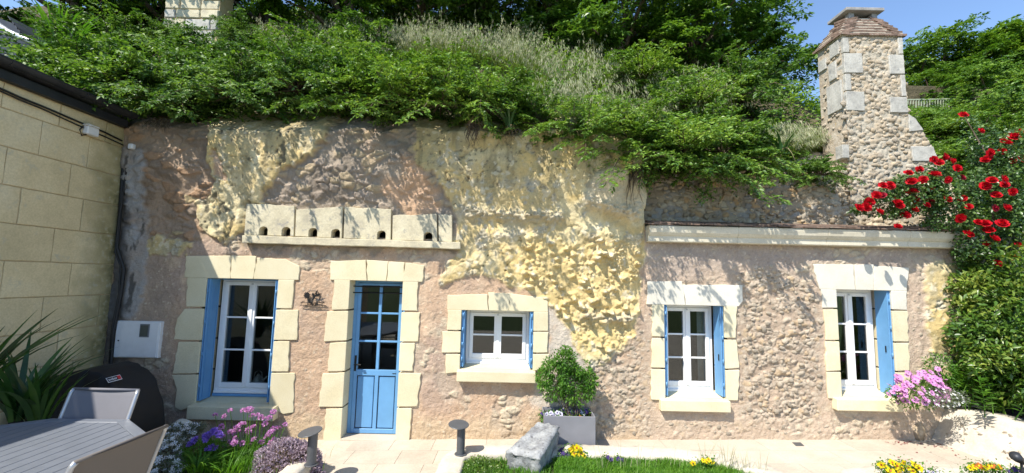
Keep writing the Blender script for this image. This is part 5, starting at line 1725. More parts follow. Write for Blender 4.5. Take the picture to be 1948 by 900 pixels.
# ================================================================ ruined wall at the top, slate roof at upper left
rwall = thing('ruined_wall', 'pale coursed stone wall standing in the greenery at the top left', 'wall', tuple(P(385, 110, 8.2)))
yw = 8.2
a, b = P(300, 135, yw), P(424, -60, yw)
MB().box(a[0], b[0], yw + 0.02, yw + 0.4, a[2], b[2]).build('wall_core', M['ashlar_joint'], rwall)
zz = a[2]
k = 0
while zz < b[2]:
    h = rng.uniform(0.17, 0.26)
    x = a[0] - (0.2 if k % 2 else 0)
    while x < b[0]:
        w = rng.uniform(0.3, 0.55)
        xa, xb = max(x, a[0]), min(x + w, b[0] + rng.uniform(-0.04, 0.03))
        if xb - xa > 0.05:
            MB().prism(ragged([(xa + 0.01, zz + 0.01), (xb - 0.01, zz + 0.01), (xb - 0.01, zz + h - 0.01), (xa + 0.01, zz + h - 0.01)], None, 0.012), 'y', yw - rng.uniform(0, 0.03), yw + 0.1).build('stone_block', M['grey_block'] if rng.random() < 0.8 else M['pigeon_stone'], rwall, bevel=0.015)
        x += w
    zz += h
    k += 1
sr = thing('slate_roof_shed', 'dark slate roofed shed with white verge pipe at the upper left corner', 'shed', tuple(P(20, 110, 6.6)))
ys = 6.4
q = [P(-120, 10, ys), P(35, -30, ys), P(60, -5, ys + 1.4), P(-120, 60, ys + 1.4)]
a0, a1 = P(-160, 40, 6.3), P(78, 112, 6.3)
MB().prism([(a0[0], a0[2] + 0.55), (a1[0] - 0.45, a1[2] + 0.55), (a1[0], a1[2]), (a1[0], a1[2] - 1.2), (a0[0], a1[2] - 1.2)], 'y', 6.3, 8.6).build('shed_body', M['zinc'], sr)
for k in range(9):
    t0, t1 = k / 9, (k + 1) / 9
    pA = Vector((a1[0] + 0.04, 6.2, a1[2] + 0.03)).lerp(Vector((a1[0] - 0.47, 6.2, a1[2] + 0.60)), t0)
    pB = Vector((a1[0] + 0.04, 6.2, a1[2] + 0.03)).lerp(Vector((a1[0] - 0.47, 6.2, a1[2] + 0.60)), t1 + 0.05)
    MB().add([pA, pB, pB + Vector((0, 2.5, 0)), pA + Vector((0, 2.5, 0)), pA + Vector((0, 0, 0.015)), pB + Vector((0, 0, 0.015)), pB + Vector((0, 2.5, 0.015)), pA + Vector((0, 2.5, 0.015))], [(3, 2, 1, 0), (4, 5, 6, 7), (0, 1, 5, 4), (1, 2, 6, 5), (2, 3, 7, 6), (3, 0, 4, 7)]).build('slate_course', M['slate'], sr)
MB().tube([P(-30, 30, 6.0), P(18, 62, 6.0), P(60, 80, 6.0), P(92, 99, 6.0)], 0.045, 12).build('verge_pipe', M['alu_bright'], sr, smooth=True)
# ================================================================ plants: generators
def nrmz(A):
    return A / np.maximum(1e-9, np.linalg.norm(A, axis=-1, keepdims=True))
def leaf_geo(Pp, Dd, Nn, L, W, fold=0.18, droop=0.12):
    """one folded pointed leaf per row -> (V, F)"""
    Dd = nrmz(Dd)
    S = nrmz(np.cross(Dd, Nn))
    Nn = np.cross(S, Dd)
    L = np.broadcast_to(np.asarray(L, float).reshape(-1, 1), (len(Pp), 1)); W = np.broadcast_to(np.asarray(W, float).reshape(-1, 1), (len(Pp), 1))
    b = Pp
    mid = Pp + Dd * L * 0.45
    l = mid + S * W * 0.5 + Nn * W * fold
    r = mid - S * W * 0.5 + Nn * W * fold
    t = Pp + Dd * L - np.array([0, 0, 1.0]) * L * droop
    V = np.stack([b, r, t, l], 1).reshape(-1, 3)
    k = np.arange(len(Pp))[:, None] * 4
    F = np.concatenate([k + np.array([[0, 1, 2]]), k + np.array([[0, 2, 3]])], 0)
    return V, F
def join_geo(parts):
    VV, FF, n = [], [], 0
    for V, F in parts:
        VV.append(V); FF.append(F + n); n += len(V)
    return np.concatenate(VV), np.concatenate(FF)
def blade_geo(B, lean, H, W, bend=0.6, seg=4, sag=0.35, r=None):
    """arching ribbons (sword leaves, grass); B bases, lean unit xy directions"""
    n = len(B)
    H = np.broadcast_to(np.asarray(H, float), (n,)); W = np.broadcast_to(np.asarray(W, float), (n,)); bend = np.broadcast_to(np.asarray(bend, float), (n,)); sag = np.broadcast_to(np.asarray(sag, float), (n,))
    side = np.stack([-lean[:, 1], lean[:, 0], np.zeros(n)], -1)
    ln = np.concatenate([lean, np.zeros((n, 1))], 1)
    rows = []
    for i in range(seg + 1):
        t = i / seg
        c = B + np.array([0, 0, 1.0]) * (H * (t - sag * t ** 3))[:, None] + ln * (H * bend * t ** 1.6)[:, None]
        w = W * (0.75 + 0.5 * t if t < 0.35 else 1.0 * (1 - ((t - 0.35) / 0.65) ** 1.7))
        w = np.maximum(w, W * 0.04)
        rows.append(c - side * (w / 2)[:, None]); rows.append(c + side * (w / 2)[:, None] )
        rows[-1][:, 2] += w * 0.15
    V = np.stack(rows, 1).reshape(-1, 3)
    k = np.arange(n)[:, None] * (2 * (seg + 1))
    F = []
    for i in range(seg):
        a = 2 * i
        F += [k + np.array([[a, a + 1, a + 3]]), k + np.array([[a, a + 3, a + 2]])]
    return V, np.concatenate(F, 0)
def tubes_geo(lines, seg=4):
    """lines: list of (pts (n,3), radii (n,))"""
    parts = []
    for pts, rad in lines:
        pts = np.asarray(pts, float); n = len(pts)
        d = nrmz(np.gradient(pts, axis=0))
        ref = np.array([0.31, 0.2, 0.93])
        a = nrmz(np.cross(d, ref)); b = np.cross(d, a)
        th = np.arange(seg) * 2 * math.pi / seg
        V = (pts[:, None, :] + (a[:, None, :] * np.cos(th)[None, :, None] + b[:, None, :] * np.sin(th)[None, :, None]) * np.asarray(rad)[:, None, None]).reshape(-1, 3)
        F = []
        for i in range(n - 1):
            for k in range(seg):
                k2 = (k + 1) % seg
                p, q, s, t = i * seg + k, i * seg + k2, (i + 1) * seg + k2, (i + 1) * seg + k
                F += [(p, q, s), (p, s, t)]
        parts.append((V, np.array(F)))
    return join_geo(parts)
def spray(seed, nb, R, el=(-0.2, 1.25), droop=0.45, leafL=0.05, ratio=0.55, ntw=13, nleaf=12, wood=0.010, az=(0, 2 * math.pi), lo=0.22, twig=0.42, zs=1.0, jit=0.28, bias=(-0.3, -0.6, 0.0)):
    r = np.random.default_rng(seed)
    LP, LD, LN, LL = [], [], [], []
    lines = []
    up = np.array([0, 0, 1.0])
    for i in range(nb):
        a = r.uniform(*az); e = r.uniform(*el); L = R * r.uniform(0.42, 1.12)
        d0 = np.array([math.cos(a) * math.cos(e), math.sin(a) * math.cos(e), math.sin(e) * zs])
        dr = droop * r.uniform(0.6, 1.3)
        tt = np.linspace(0, 1, 7)
        wig = r.normal(0, 0.03 * L, (7, 3)) * tt[:, None]
        pts = d0 * (L * tt)[:, None] - up * (dr * L * tt ** 2)[:, None] + wig
        lines.append((pts, wood * (1.1 - tt)))
        for k in range(ntw):
            t = lo + (1 - lo) * (k + r.uniform(0, 1)) / ntw
            x = t * 6; j = min(int(x), 5)
            p = pts[j] + (pts[j + 1] - pts[j]) * (x - j)
            tg = nrmz(pts[j + 1] - pts[j])
            sd_ = nrmz(np.cross(tg, up) + 1e-6)
            s = 1 if k % 2 else -1
            td = nrmz(tg * 0.65 + sd_ * s * 0.8 + r.normal(0, 0.22, 3))
            tl = L * twig * (1.2 - t) * r.uniform(0.6, 1.2)
            q = (np.arange(nleaf) + r.uniform(0.2, 0.8, nleaf)) / nleaf
            lp = p + td * (tl * q)[:, None] - up * (0.22 * tl * q ** 2)[:, None]
            ts = nrmz(np.cross(td, up) + 1e-6)
            ls = np.where(np.arange(nleaf) % 2, 1.0, -1.0)
            ld = td * 0.6 + ts * (ls * 0.75)[:, None] + r.normal(0, jit, (nleaf, 3))
            LP.append(lp); LD.append(ld); LN.append(up + np.array(bias) + r.normal(0, jit * 1.1, (nleaf, 3))); LL.append(leafL * r.uniform(0.65, 1.2, nleaf))
    LP, LD, LN, LL = map(np.concatenate, (LP, LD, LN, LL))
    V, F = leaf_geo(LP, LD, LN, LL, LL * ratio)
    return mesh('foliage', V, F), mesh('branches', *tubes_geo(lines), True)
def proto(fol, wood, mat, woodmat=None):
    fol.materials.append(mat)
    wood.materials.append(woodmat or M['bark'])
    return [('branches', wood), ('foliage', fol)]
def plant(pr, name, label, cat, loc, rz=0.0, scale=1.0, group=None, rx=0.0, zsc=None):
    o = bpy.data.objects.new(name, None)
    o.empty_display_size = 0.1
    o.location = loc
    flip = -1 if int(rz * 10) % 2 else 1
    o.rotation_euler = (rx, 0, (rz % 1.3) - 0.65)          # leaves stay turned to the light
    o.scale = (scale * flip, scale, zsc or scale)
    COL.objects.link(o)
    tag(o, label, cat, group)
    for nm, me in pr:
        c = bpy.data.objects.new(nm, me)
        COL.objects.link(c)
        c.parent = o
    return o
def hz(x, y):
    return float(hill_z(np.array(x, float), np.array(y, float)))
def on_hill(px, Y, dz=0.0):
    """hillside point at depth Y in the direction of picture column px"""
    x = (px - 974.0) / FPX * Y * 1.0
    return (x, Y, hz(x, Y) + dz)

bright = [proto(*spray(s, 54, 1.12, el=(-0.25, 1.4), droop=0.38, leafL=0.054, ntw=18, nleaf=12, twig=0.36, jit=0.24), M['leaf_hornbeam']) for s in (1, 2, 3, 4)]
glossy = [proto(*spray(s, 54, 1.12, el=(-0.25, 1.4), droop=0.42, leafL=0.064, ratio=0.52, ntw=17, nleaf=11, twig=0.36, jit=0.34), M['leaf_glossy']) for s in (11, 12, 13)]
dark = [proto(*spray(s, 60, 1.5, el=(-0.3, 1.4), droop=0.35, leafL=0.085, ratio=0.6, ntw=14, nleaf=11, jit=0.4), M['leaf_dark']) for s in (21, 22)]
def tree_proto(seed, mat, n=11, R=1.15, H=2.6, spread=1.3, leafL=0.10, nb=20, droop=0.3):
    r = np.random.default_rng(seed)
    parts, lines = [], []
    tt = np.linspace(0, 1, 7)
    trunk = np.stack([0.12 * np.sin(tt * 3 + seed), 0.1 * np.cos(tt * 2), tt * H], -1)
    lines.append((trunk, 0.11 * (1.15 - tt)))
    for k in range(n):
        a = 2 * math.pi * k / n * 1.618 * 2
        zc_ = H * (0.25 + 0.85 * ((k + 0.5) / n))
        rad = spread * (0.35 + 0.75 * math.sin(math.pi * min(0.95, 0.25 + 0.7 * k / n))) * r.uniform(0.6, 1.0)
        c = np.array([rad * math.cos(a), rad * math.sin(a), zc_])
        st = np.array([0, 0, H * (0.15 + 0.6 * k / n)])
        lines.append((np.stack([st, st * 0.5 + c * 0.5 + np.array([0, 0, 0.15]), c]), [0.05, 0.035, 0.015]))
        f, w = spray(seed * 50 + k, nb, R * r.uniform(0.75, 1.1), el=(-0.35, 1.2), droop=droop, leafL=leafL, ntw=9, nleaf=9, zs=0.75)
        v = np.empty(len(f.vertices) * 3, np.float32); f.vertices.foreach_get('co', v)
        ff = np.empty(len(f.polygons) * 3, np.int32); f.polygons.foreach_get('vertices', ff)
        parts.append((v.reshape(-1, 3) + c, ff.reshape(-1, 3)))
        bpy.data.meshes.remove(f); bpy.data.meshes.remove(w)
    cr = mesh('crown', *join_geo(parts)); tr_ = mesh('trunk', *tubes_geo(lines, 6), True)
    cr.materials.append(mat); tr_.materials.append(M['bark'])
    return [('trunk', tr_), ('crown', cr)]
t_bright = tree_proto(3, M['leaf_tree'])
t_dark = tree_proto(4, M['leaf_dark'], leafL=0.11, nb=22)
t_yel = tree_proto(5, M['leaf_hornbeam'], leafL=0.09, H=2.2, nb=22, droop=0.2)

# ================================================================ shrubs along the rock edge (px column, depth, extra height, size, kind, turn, words)
EDGE = [
    (-5.30, 5.60, 4.55, 0.95, glossy[0], 0.4, 'glossy green shrub hanging over the end of the black gutter'),
    (-6.2, 6.0, 4.75, 1.15, glossy[1], 2.0, 'glossy green shrub behind the gutter at the far left'),
    (-7.1, 6.5, 4.9, 1.15, glossy[0], 5.0, 'glossy shrub in front of the slate shed roof'),
    (-4.60, 5.60, 4.45, 0.90, glossy[1], 1.2, 'dark glossy shrub overhanging the corner of the two house walls'),
    (-3.85, 5.70, 4.55, 0.88, glossy[0], 3.3, 'glossy shrub with pale shining sprays over the left brown masonry'),
    (-3.05, 5.75, 4.65, 0.90, glossy[1], 4.5, 'glossy shrub above the leftmost yellow tuff patch'),
    (-2.35, 5.75, 4.55, 0.90, glossy[0], 5.4, 'green shrub above the grey rubble left of the bright hornbeam'),
    (-1.65, 5.60, 4.46, 0.98, bright[0], 0.6, 'bright hornbeam shrub spilling over the pigeon hole wall'),
    (-1.00, 5.56, 4.42, 1.0, bright[1], 1.9, 'bright hornbeam shrub above the crack beside the central rock face'),
    (-0.35, 5.62, 4.36, 0.92, bright[2], 2.7, 'bright hornbeam shrub left of the iris on the central rock edge'),
    (0.35, 5.65, 4.18, 0.74, bright[0], 3.8, 'bright green shrub between the two iris clumps on the rock edge'),
    (1.00, 5.55, 3.98, 0.84, bright[1], 4.4, 'green shrub overhanging the white broken shoulder of the rock'),
    (1.62, 5.52, 3.80, 0.95, bright[2], 5.2, 'bright shrub drooping over the join of rock and flint wall'),
    (2.25, 5.55, 3.78, 1.02, bright[0], 0.2, 'large bright shrub hanging low over the flint wall'),
    (2.90, 5.68, 3.82, 1.0, bright[1], 1.5, 'bright shrub on the flint wall left of the dry grass tuft'),
    (3.45, 6.15, 4.05, 0.78, bright[2], 2.9, 'small bright shrub beside the dry grass tuft near the chimney'),
    (4.20, 5.60, 3.60, 0.42, glossy[0], 0.9, 'feathery green bush growing from the flint wall beside the chimney'),
]
for i, (x, y, z, s, pr, rz, lab) in enumerate(EDGE):
    pr = (bright[i % 4] if pr in bright else glossy[i % 3]) if s > 0.5 else pr
    plant(pr, 'shrub', lab, 'shrub', (x, y - (0.10 if s > 0.5 and x < 1.3 else 0), z), rz, s, 'shrubs along the rock edge')
UPPER = [
    (-9.2, 7.3, 0.1, 1.3, glossy[0], 0.2, 'glossy shrub at the far upper left above the shed'),
    (-7.6, 7.6, 0.2, 1.3, glossy[1], 1.0, 'glossy shrub beside the shed roof at the upper left'),
    (-5.75, 7.3, 0.25, 1.15, glossy[0], 2.1, 'glossy shrub in front of the ruined wall, left side'),
    (-5.1, 6.9, -0.1, 1.0, glossy[1], 3.0, 'glossy shrub below the ruined wall'),
    (-3.6, 7.0, 0.25, 1.15, glossy[0], 4.2, 'leafy shrub right of the ruined wall'),
    (-2.5, 6.8, 0.2, 1.1, bright[2], 5.1, 'bright shrub on the slope left of the pale grass'),
    (-3.0, 8.0, 0.2, 1.2, glossy[1], 0.4, 'leafy shrub high on the slope right of the ruined wall'),
    (-1.6, 6.5, -0.1, 0.70, bright[1], 0.9, 'bright shrub in the middle of the pale grass slope'),
    (-0.3, 6.5, -0.1, 0.70, bright[0], 2.5, 'bright shrub below the crest of pale seeding grass'),
    (0.75, 6.4, -0.15, 0.66, bright[2], 3.5, 'bright shrub among pale grass left of the hanging shrubs'),
    (1.9, 6.5, -0.1, 0.75, bright[1], 4.0, 'bright shrub on the slope above the flint wall'),
    (3.0, 6.9, 0.3, 1.1, bright[0], 5.6, 'bright shrub on the slope below the dark trees left of the chimney'),
    (-0.9, 7.4, -0.15, 0.62, bright[1], 2.3, 'small bright shrub high in the pale grass crest'),
    (0.2, 7.2, -0.15, 0.62, bright[1], 3.1, 'small bright shrub right of the pale grass crest'),
    (1.3, 7.3, -0.1, 0.66, bright[1], 4.9, 'small bright shrub on the upper grass slope below the trees'),
    (2.4, 7.8, 0.3, 1.2, bright[2], 1.6, 'bright shrub at the foot of the dark trees'),
    (4.0, 7.2, 0.5, 1.15, glossy[1], 0.3, 'dark leafed shrub just behind the dry grass tuft'),
]
for i, (x, y, dz, s, pr, rz, lab) in enumerate(UPPER):
    pr = bright[(i + 2) % 4] if pr in bright else glossy[(i + 1) % 3]
    plant(pr, 'shrub', lab, 'shrub', (x, y, hz(x, y) + dz), rz, s, 'shrubs on the slope')
for (px, py, y, s, pr, rz, lab) in [(318, 70, 7.7, 0.62, glossy[2], 0.5, 'small glossy shrub covering the left edge of the ruined wall'), (452, 60, 7.7, 0.62, glossy[1], 0.9, 'small glossy shrub covering the right edge of the ruined wall'), (385, 120, 7.4, 0.5, glossy[0], 0.3, 'low glossy shrub at the foot of the ruined wall')]:
    p = P(px, py, y)
    plant(pr, 'shrub', lab, 'shrub', (p[0], y, p[2] - 0.15), rz, s, 'shrubs on the slope')
TREES = [
    (-6.2, 9.6, 0, 1.15, t_dark, 0.3, 'dark leafed tree behind the ruined wall'),
    (-10.2, 9.0, 0, 1.3, t_dark, 2.9, 'dark tree at the far upper left corner'),
    (-8.3, 9.2, 0, 1.2, t_bright, 0.9, 'green tree above the slate shed at the upper left'),
    (-4.0, 9.2, -0.2, 1.1, t_bright, 1.7, 'green tree right of the ruined wall at the top'),
    (-2.3, 9.6, 0.2, 1.1, t_dark, 2.8, 'dark tree above the left end of the pale grass'),
    (-0.8, 9.9, 0.3, 1.15, t_dark, 4.0, 'dark tree behind the crest of pale grass'),
    (0.9, 9.5, 0.1, 1.1, t_dark, 5.0, 'dark tree at the top centre'),
    (2.5, 9.1, -0.2, 1.05, t_dark, 0.8, 'dark tree above the hanging shrubs'),
    (4.1, 9.0, -0.3, 1.05, t_bright, 2.2, 'green tree immediately left of the chimney'),
    (5.6, 10.0, -1.2, 0.95, t_dark, 3.1, 'dark tree hidden low behind the chimney'),
    (3.6, 11.5, 0.0, 1.2, t_dark, 4.1, 'tall dark tree behind the tree left of the chimney'),
]
for (x, y, dz, s, pr, rz, lab) in TREES:
    plant(pr, 'tree', lab, 'tree', (x, y, hz(x, y) - 0.6 + dz), rz, s, 'trees on the hilltop')
FAR = [
    (1742, 150, 15.5, 1.05, t_yel, 0.0, 'light green tree right behind the chimney'),
    (1800, 150, 15.0, 1.15, t_bright, 1.1, 'rounded green tree above the far railing'),
    (1860, 150, 15.5, 1.2, t_yel, 2.2, 'taller feathery tree breaking the skyline on the right'),
    (1925, 150, 14.5, 1.2, t_bright, 3.3, 'green tree at the right edge against the sky'),
    (1985, 150, 14.5, 1.4, t_bright, 4.9, 'green tree cut by the right edge of the picture'),
    (1770, 190, 13.6, 0.62, t_bright, 0.7, 'small tree growing over the far terrace wall'),
    (1880, 205, 12.0, 0.8, t_bright, 1.6, 'green bush at the right end of the far railing'),
    (1945, 230, 10.8, 0.8, t_yel, 2.6, 'bush below the right edge trees'),
]
for (px, py, y, s, pr, rz, lab) in FAR:
    p = P(px, py, y)
    plant(pr, 'tree', lab, 'tree', (p[0], y, p[2] - 1.55 * s), rz, s, 'trees beyond the railing')
MIDR = [
    (1745, 238, 9.5, 0.9, bright[0], 0.5, 'bright low bush below the railing beside the chimney'),
    (1800, 240, 9.2, 1.0, bright[1], 1.5, 'bright spreading bush below the middle of the railing'),
    (1865, 245, 9.0, 1.1, bright[2], 2.5, 'bright spreading bush below the end of the railing'),
    (1930, 270, 8.4, 1.1, bright[0], 3.5, 'bright bush above the roses at the right edge'),
    (1785, 285, 7.6, 0.8, bright[1], 4.5, 'light green bush behind the shoulder of the chimney'),
    (1850, 300, 7.4, 0.95, bright[2], 5.5, 'light green bush behind the roses'),
    (1925, 330, 7.2, 1.0, glossy[0], 0.1, 'dark green bush behind the roses at the right edge'),
]
for (px, py, y, s, pr, rz, lab) in MIDR:
    p = P(px, py, y)
    plant(pr, 'bush', lab, 'bush', (p[0], y, p[2] - 0.25), rz, s, 'bushes on the right slope')

# ================================================================ undergrowth and wild grass (nobody could count it)
r = np.random.default_rng(33)
n = 90000
ux_ = r.uniform(-11, 14, n); uy_ = 5.75 + 6.5 * r.uniform(0, 1, n) ** 1.2
keep = ~((ux_ > 4.3) & (ux_ < 6.3) & (uy_ < 6.6)) & ~((ux_ < -5.3) & (uy_ < 5.9))
ux_, uy_ = ux_[keep], uy_[keep]
clump = fbm(ux_ * 1.1, uy_ * 1.1, 700, 3)
uzz = hill_z(ux_, uy_) + r.uniform(0, 1, len(ux_)) * (0.08 + 0.55 * sstep(0.4, 0.7, clump))
LPs = np.stack([ux_, uy_ - 0.1, uzz], -1)
LL = r.uniform(0.05, 0.1, len(ux_))
V, F = leaf_geo(LPs, np.stack([r.normal(0, 1, len(ux_)), r.normal(-0.5, 0.8, len(ux_)), r.normal(0.1, 0.5, len(ux_))], -1), np.stack([r.normal(0, 0.5, len(ux_)), r.normal(-0.6, 0.4, len(ux_)), np.ones(len(ux_))], -1), LL, LL * 0.6)
tag(mk('undergrowth', mesh('undergrowth', V, F), None, M['leaf_tree']), 'tangled green undergrowth covering the hillside', kind='stuff')

def wild_grass(name, label, polys, nstem, nblade, seed, yr, hs=(0.35, 0.65), dry=0.0):
    r = np.random.default_rng(seed)
    pts = []
    while len(pts) < nstem + nblade:
        y = r.uniform(yr[0], yr[1], 4000)
        px = r.uniform(min(p[0] for pl in polys for p in pl) - 20, max(p[0] for pl in polys for p in pl) + 20, 4000)
        x = (px - 974) / FPX * y
        z = hill_z(x, y)
        a, b = proj(np.stack([x, y, z + 0.25], -1))
        k = np.zeros(len(x), bool)
        for pl in polys: k |= inpoly(a, b, pl)
        k &= fbm(x * 3.0, y * 3.0, seed + 40, 2) > 0.42
        pts += list(np.stack([x, y, z], -1)[k])
    pts = np.array(pts[:nstem + nblade])
    def lean(n):
        a = r.normal(-math.pi / 2 - 0.2, 0.9, n)
        return np.stack([np.cos(a), np.sin(a)], -1)
    o = thing(name, None, None, (0, 0, 0))
    bpy.data.objects.remove(o)
    B = pts[nstem:]
    V, F = blade_geo(B, lean(len(B)), r.uniform(0.25, 0.5, len(B)), r.uniform(0.006, 0.011, len(B)), r.uniform(0.4, 0.9, len(B)), 4, r.uniform(0.3, 0.6, len(B)))
    S = pts[:nstem]
    ln = lean(nstem); H = r.uniform(*hs, nstem); bd = r.uniform(0.35, 0.8, nstem); sg = r.uniform(0.2, 0.45, nstem)
    V2, F2 = blade_geo(S, ln, H, 0.004, bd, 5, sg)
    sp_ = []
    for k in range(8):
        t = r.uniform(0.74, 1.0, nstem)
        c = S + np.array([0, 0, 1.0]) * (H * (t - sg * t ** 3))[:, None] + np.concatenate([ln, np.zeros((nstem, 1))], 1) * (H * bd * t ** 1.6)[:, None]
        dd = np.concatenate([ln * 0.45, np.full((nstem, 1), -1.2)], 1) + r.normal(0, 0.18, (nstem, 3))
        c = c + r.normal(0, 0.008, c.shape)
        sp_.append(leaf_geo(c, dd, r.normal(0, 1, (nstem, 3)), r.uniform(0.05, 0.11, nstem), r.uniform(0.006, 0.011, nstem), 0.1, 0.0))
    a = mk(name, mesh(name, V, F), None, M['dry'] if dry else M['grass_wild'])
    tag(a, label, kind='stuff')
    s = mk('grass_seed_heads', mesh('grass_seed_heads', *join_geo([(V2, F2)] + sp_)), a, M['seed'], local=True)
    s['kind'] = 'stuff'
    return a
wild_grass('wild_grass', 'pale seeding wild grass on the crest above the pigeon holes', [[(600, 90), (660, 40), (760, 10), (880, 5), (960, 40), (1040, 95), (1010, 140), (900, 105), (780, 105), (660, 130)]], 1900, 6000, 1, (6.3, 9.0), (0.45, 0.85))
wild_grass('wild_grass', 'pale seeding wild grass on the slope above the central rock face', [[(1020, 100), (1120, 110), (1300, 95), (1400, 150), (1370, 230), (1230, 260), (1150, 230), (1060, 240), (1030, 180)]], 1500, 6500, 2, (6.0, 8.2), (0.45, 0.8))
wild_grass('wild_grass', 'dry pale grass tuft leaning against the chimney foot', [[(1440, 225), (1520, 215), (1590, 225), (1612, 285), (1560, 275), (1500, 290), (1450, 280)]], 1200, 6000, 3, (5.95, 6.6), (0.35, 0.6))
wild_grass('wild_grass', 'thin wild grass among the shrubs at upper left', [[(480, 20), (620, 20), (640, 120), (520, 110)]], 250, 1500, 4, (6.5, 8.8))
# hanging dry roots and straw under the irises and at the rock edge
def roots(x, z, w, h, n, seed, label, y=5.40):
    r = np.random.default_rng(seed)
    L = []
    for k in range(n):
        tt = np.linspace(0, 1, 6)
        x0 = x + r.uniform(-w, w)
        pts = np.stack([x0 + r.normal(0, 0.035) * tt + 0.02 * np.sin(tt * r.uniform(3, 9)), y - 0.05 * np.sin(tt * 2) + r.normal(0, 0.02) * tt, z - h * r.uniform(0.4, 1) * tt], -1)
        L.append((pts, 0.006 * (1.2 - tt)))
    tag(mk('hanging_roots', mesh('hanging_roots', *tubes_geo(L, 4), True), None, M['bark']), label, 'roots', 'dry roots at the rock edge')
roots(P(905, 230, YF)[0], 4.08, 0.09, 0.34, 26, 1, 'dry brown roots hanging below the dark iris', 5.26)
roots(P(972, 240, YF)[0], 4.02, 0.10, 0.22, 16, 2, 'short dry roots hanging below the second iris', 5.26)
roots(P(1200, 330, YF)[0], P(1190, 322, YF)[2], 0.10, 0.60, 22, 3, 'long dark roots hanging between the rock and the flint wall', 5.36)
roots(P(320, 225, YF)[0], 4.1, 0.16, 0.22, 24, 4, 'dry roots under the glossy shrubs at the upper left corner', 5.38)
# dangling vines on the flint wall
def vine(pts_px, Y, label, seed):
    r = np.random.default_rng(seed)
    pts = np.array([P(a, b, Y) for a, b in pts_px])
    tt = np.linspace(0, 1, 60); k = tt * (len(pts) - 1); i = np.minimum(k.astype(int), len(pts) - 2)
    line = pts[i] + (pts[i + 1] - pts[i]) * (k - i)[:, None]
    t = thing('hanging_vine', label, 'vine', tuple(pts[0]), 'vines hanging over the flint wall')
    mk('stem', mesh('stem', *tubes_geo([(line, np.full(60, 0.006))]), True), t, M['bark'])
    n = 260
    lp = line[r.integers(0, 60, n)] + r.normal(0, 0.05, (n, 3))
    V, F = leaf_geo(lp, r.normal(0, 1, (n, 3)), np.array([0, -0.6, 0.8]) + r.normal(0, 0.4, (n, 3)), r.uniform(0.03, 0.055, n), r.uniform(0.018, 0.03, n))
    mk('foliage', mesh('foliage', V, F), t, M['leaf_hornbeam'])
vine([(1325, 300), (1343, 318), (1352, 345), (1345, 368), (1325, 378)], 5.40, 'hanging vine curling over the middle of the flint wall', 1)
vine([(1240, 300), (1236, 330), (1230, 355)], 5.42, 'short vine hanging at the left end of the flint wall', 2)
vine([(1430, 305), (1448, 330), (1455, 345)], 5.46, 'thin vine hanging toward the right of the flint wall', 3)

# ================================================================ sword leaved clumps
def sword(name, label, loc, n, H, W, seed, mat, spread=1.0, bend=(0.3, 0.9), sag=(0.1, 0.4), az=(0, 2 * math.pi), group=None, dryn=0):
    r = np.random.default_rng(seed)
    t = thing(name, label, 'plant', loc, group)
    a = r.uniform(*az, n)
    ln = np.stack([np.cos(a), np.sin(a)], -1)
    B = np.concatenate([ln * r.uniform(0, 0.06 * spread, (n, 1)), np.zeros((n, 1))], 1)
    V, F = blade_geo(B, ln, r.uniform(0.6, 1.0, n) * H, r.uniform(0.7, 1.1, n) * W, r.uniform(*bend, n), 6, r.uniform(*sag, n))
    mk('sword_leaves', mesh('sword_leaves', V, F), t, mat, local=True)
    if dryn:
        a = r.uniform(*az, dryn); ln = np.stack([np.cos(a), np.sin(a)], -1)
        V, F = blade_geo(np.zeros((dryn, 3)), ln, r.uniform(0.25, 0.45, dryn) * H, W * 0.6, r.uniform(0.7, 1.3, dryn), 5, r.uniform(1.3, 2.2, dryn))
        mk('dry_leaves', mesh('dry_leaves', V, F), t, M['dry'], local=True)
    return t
def swp(px, py, Y): return tuple(P(px, py, Y))
front = (math.pi * 1.05, math.pi * 1.95)
sword('iris_clump', 'dark iris clump on the edge of the central rock face', swp(905, 232, 5.22), 26, 0.42, 0.035, 1, M['leaf_sword'], 1, (0.3, 1.0), dryn=20)
sword('iris_clump', 'small iris clump right of the dark iris on the rock edge', swp(970, 244, 5.22), 18, 0.34, 0.03, 2, M['leaf_sword'], 1, (0.3, 1.0), dryn=14)
sword('iris_clump', 'pale blue green iris clump above the rock face', swp(1090, 252, 5.18), 20, 0.36, 0.034, 3, M['leaf_grey'], 1, (0.4, 1.1), dryn=8)
sword('iris_clump', 'dark sword leaved clump at the right end of the flint wall top', swp(1488, 288, 5.6), 18, 0.4, 0.035, 4, M['leaf_sword'], 1, (0.4, 1.2), dryn=6)
sword('iris_clump', 'tall bright sword leaved clump at the upper left behind the gutter', swp(110, 100, 6.0), 60, 0.8, 0.035, 5, M['leaf_herb'], 4, (0.3, 0.9), (0.1, 0.4))
yuc = [((30, 800), 3.7, 46, 0.78), ((-60, 770), 3.7, 40, 0.85), ((70, 815), 3.75, 30, 0.62)]
for k, ((px, py), Y, n, H) in enumerate(yuc):
    sword('yucca', ['large dark green yucca rosette behind the left end of the table', 'yucca rosette at the left edge of the picture', 'lower yucca rosette between table and barbecue'][k], swp(px, py, Y), n, H, 0.050, 20 + k, M['leaf_sword'], 1, (0.25, 1.15), (0.0, 0.3), group='yucca rosettes')

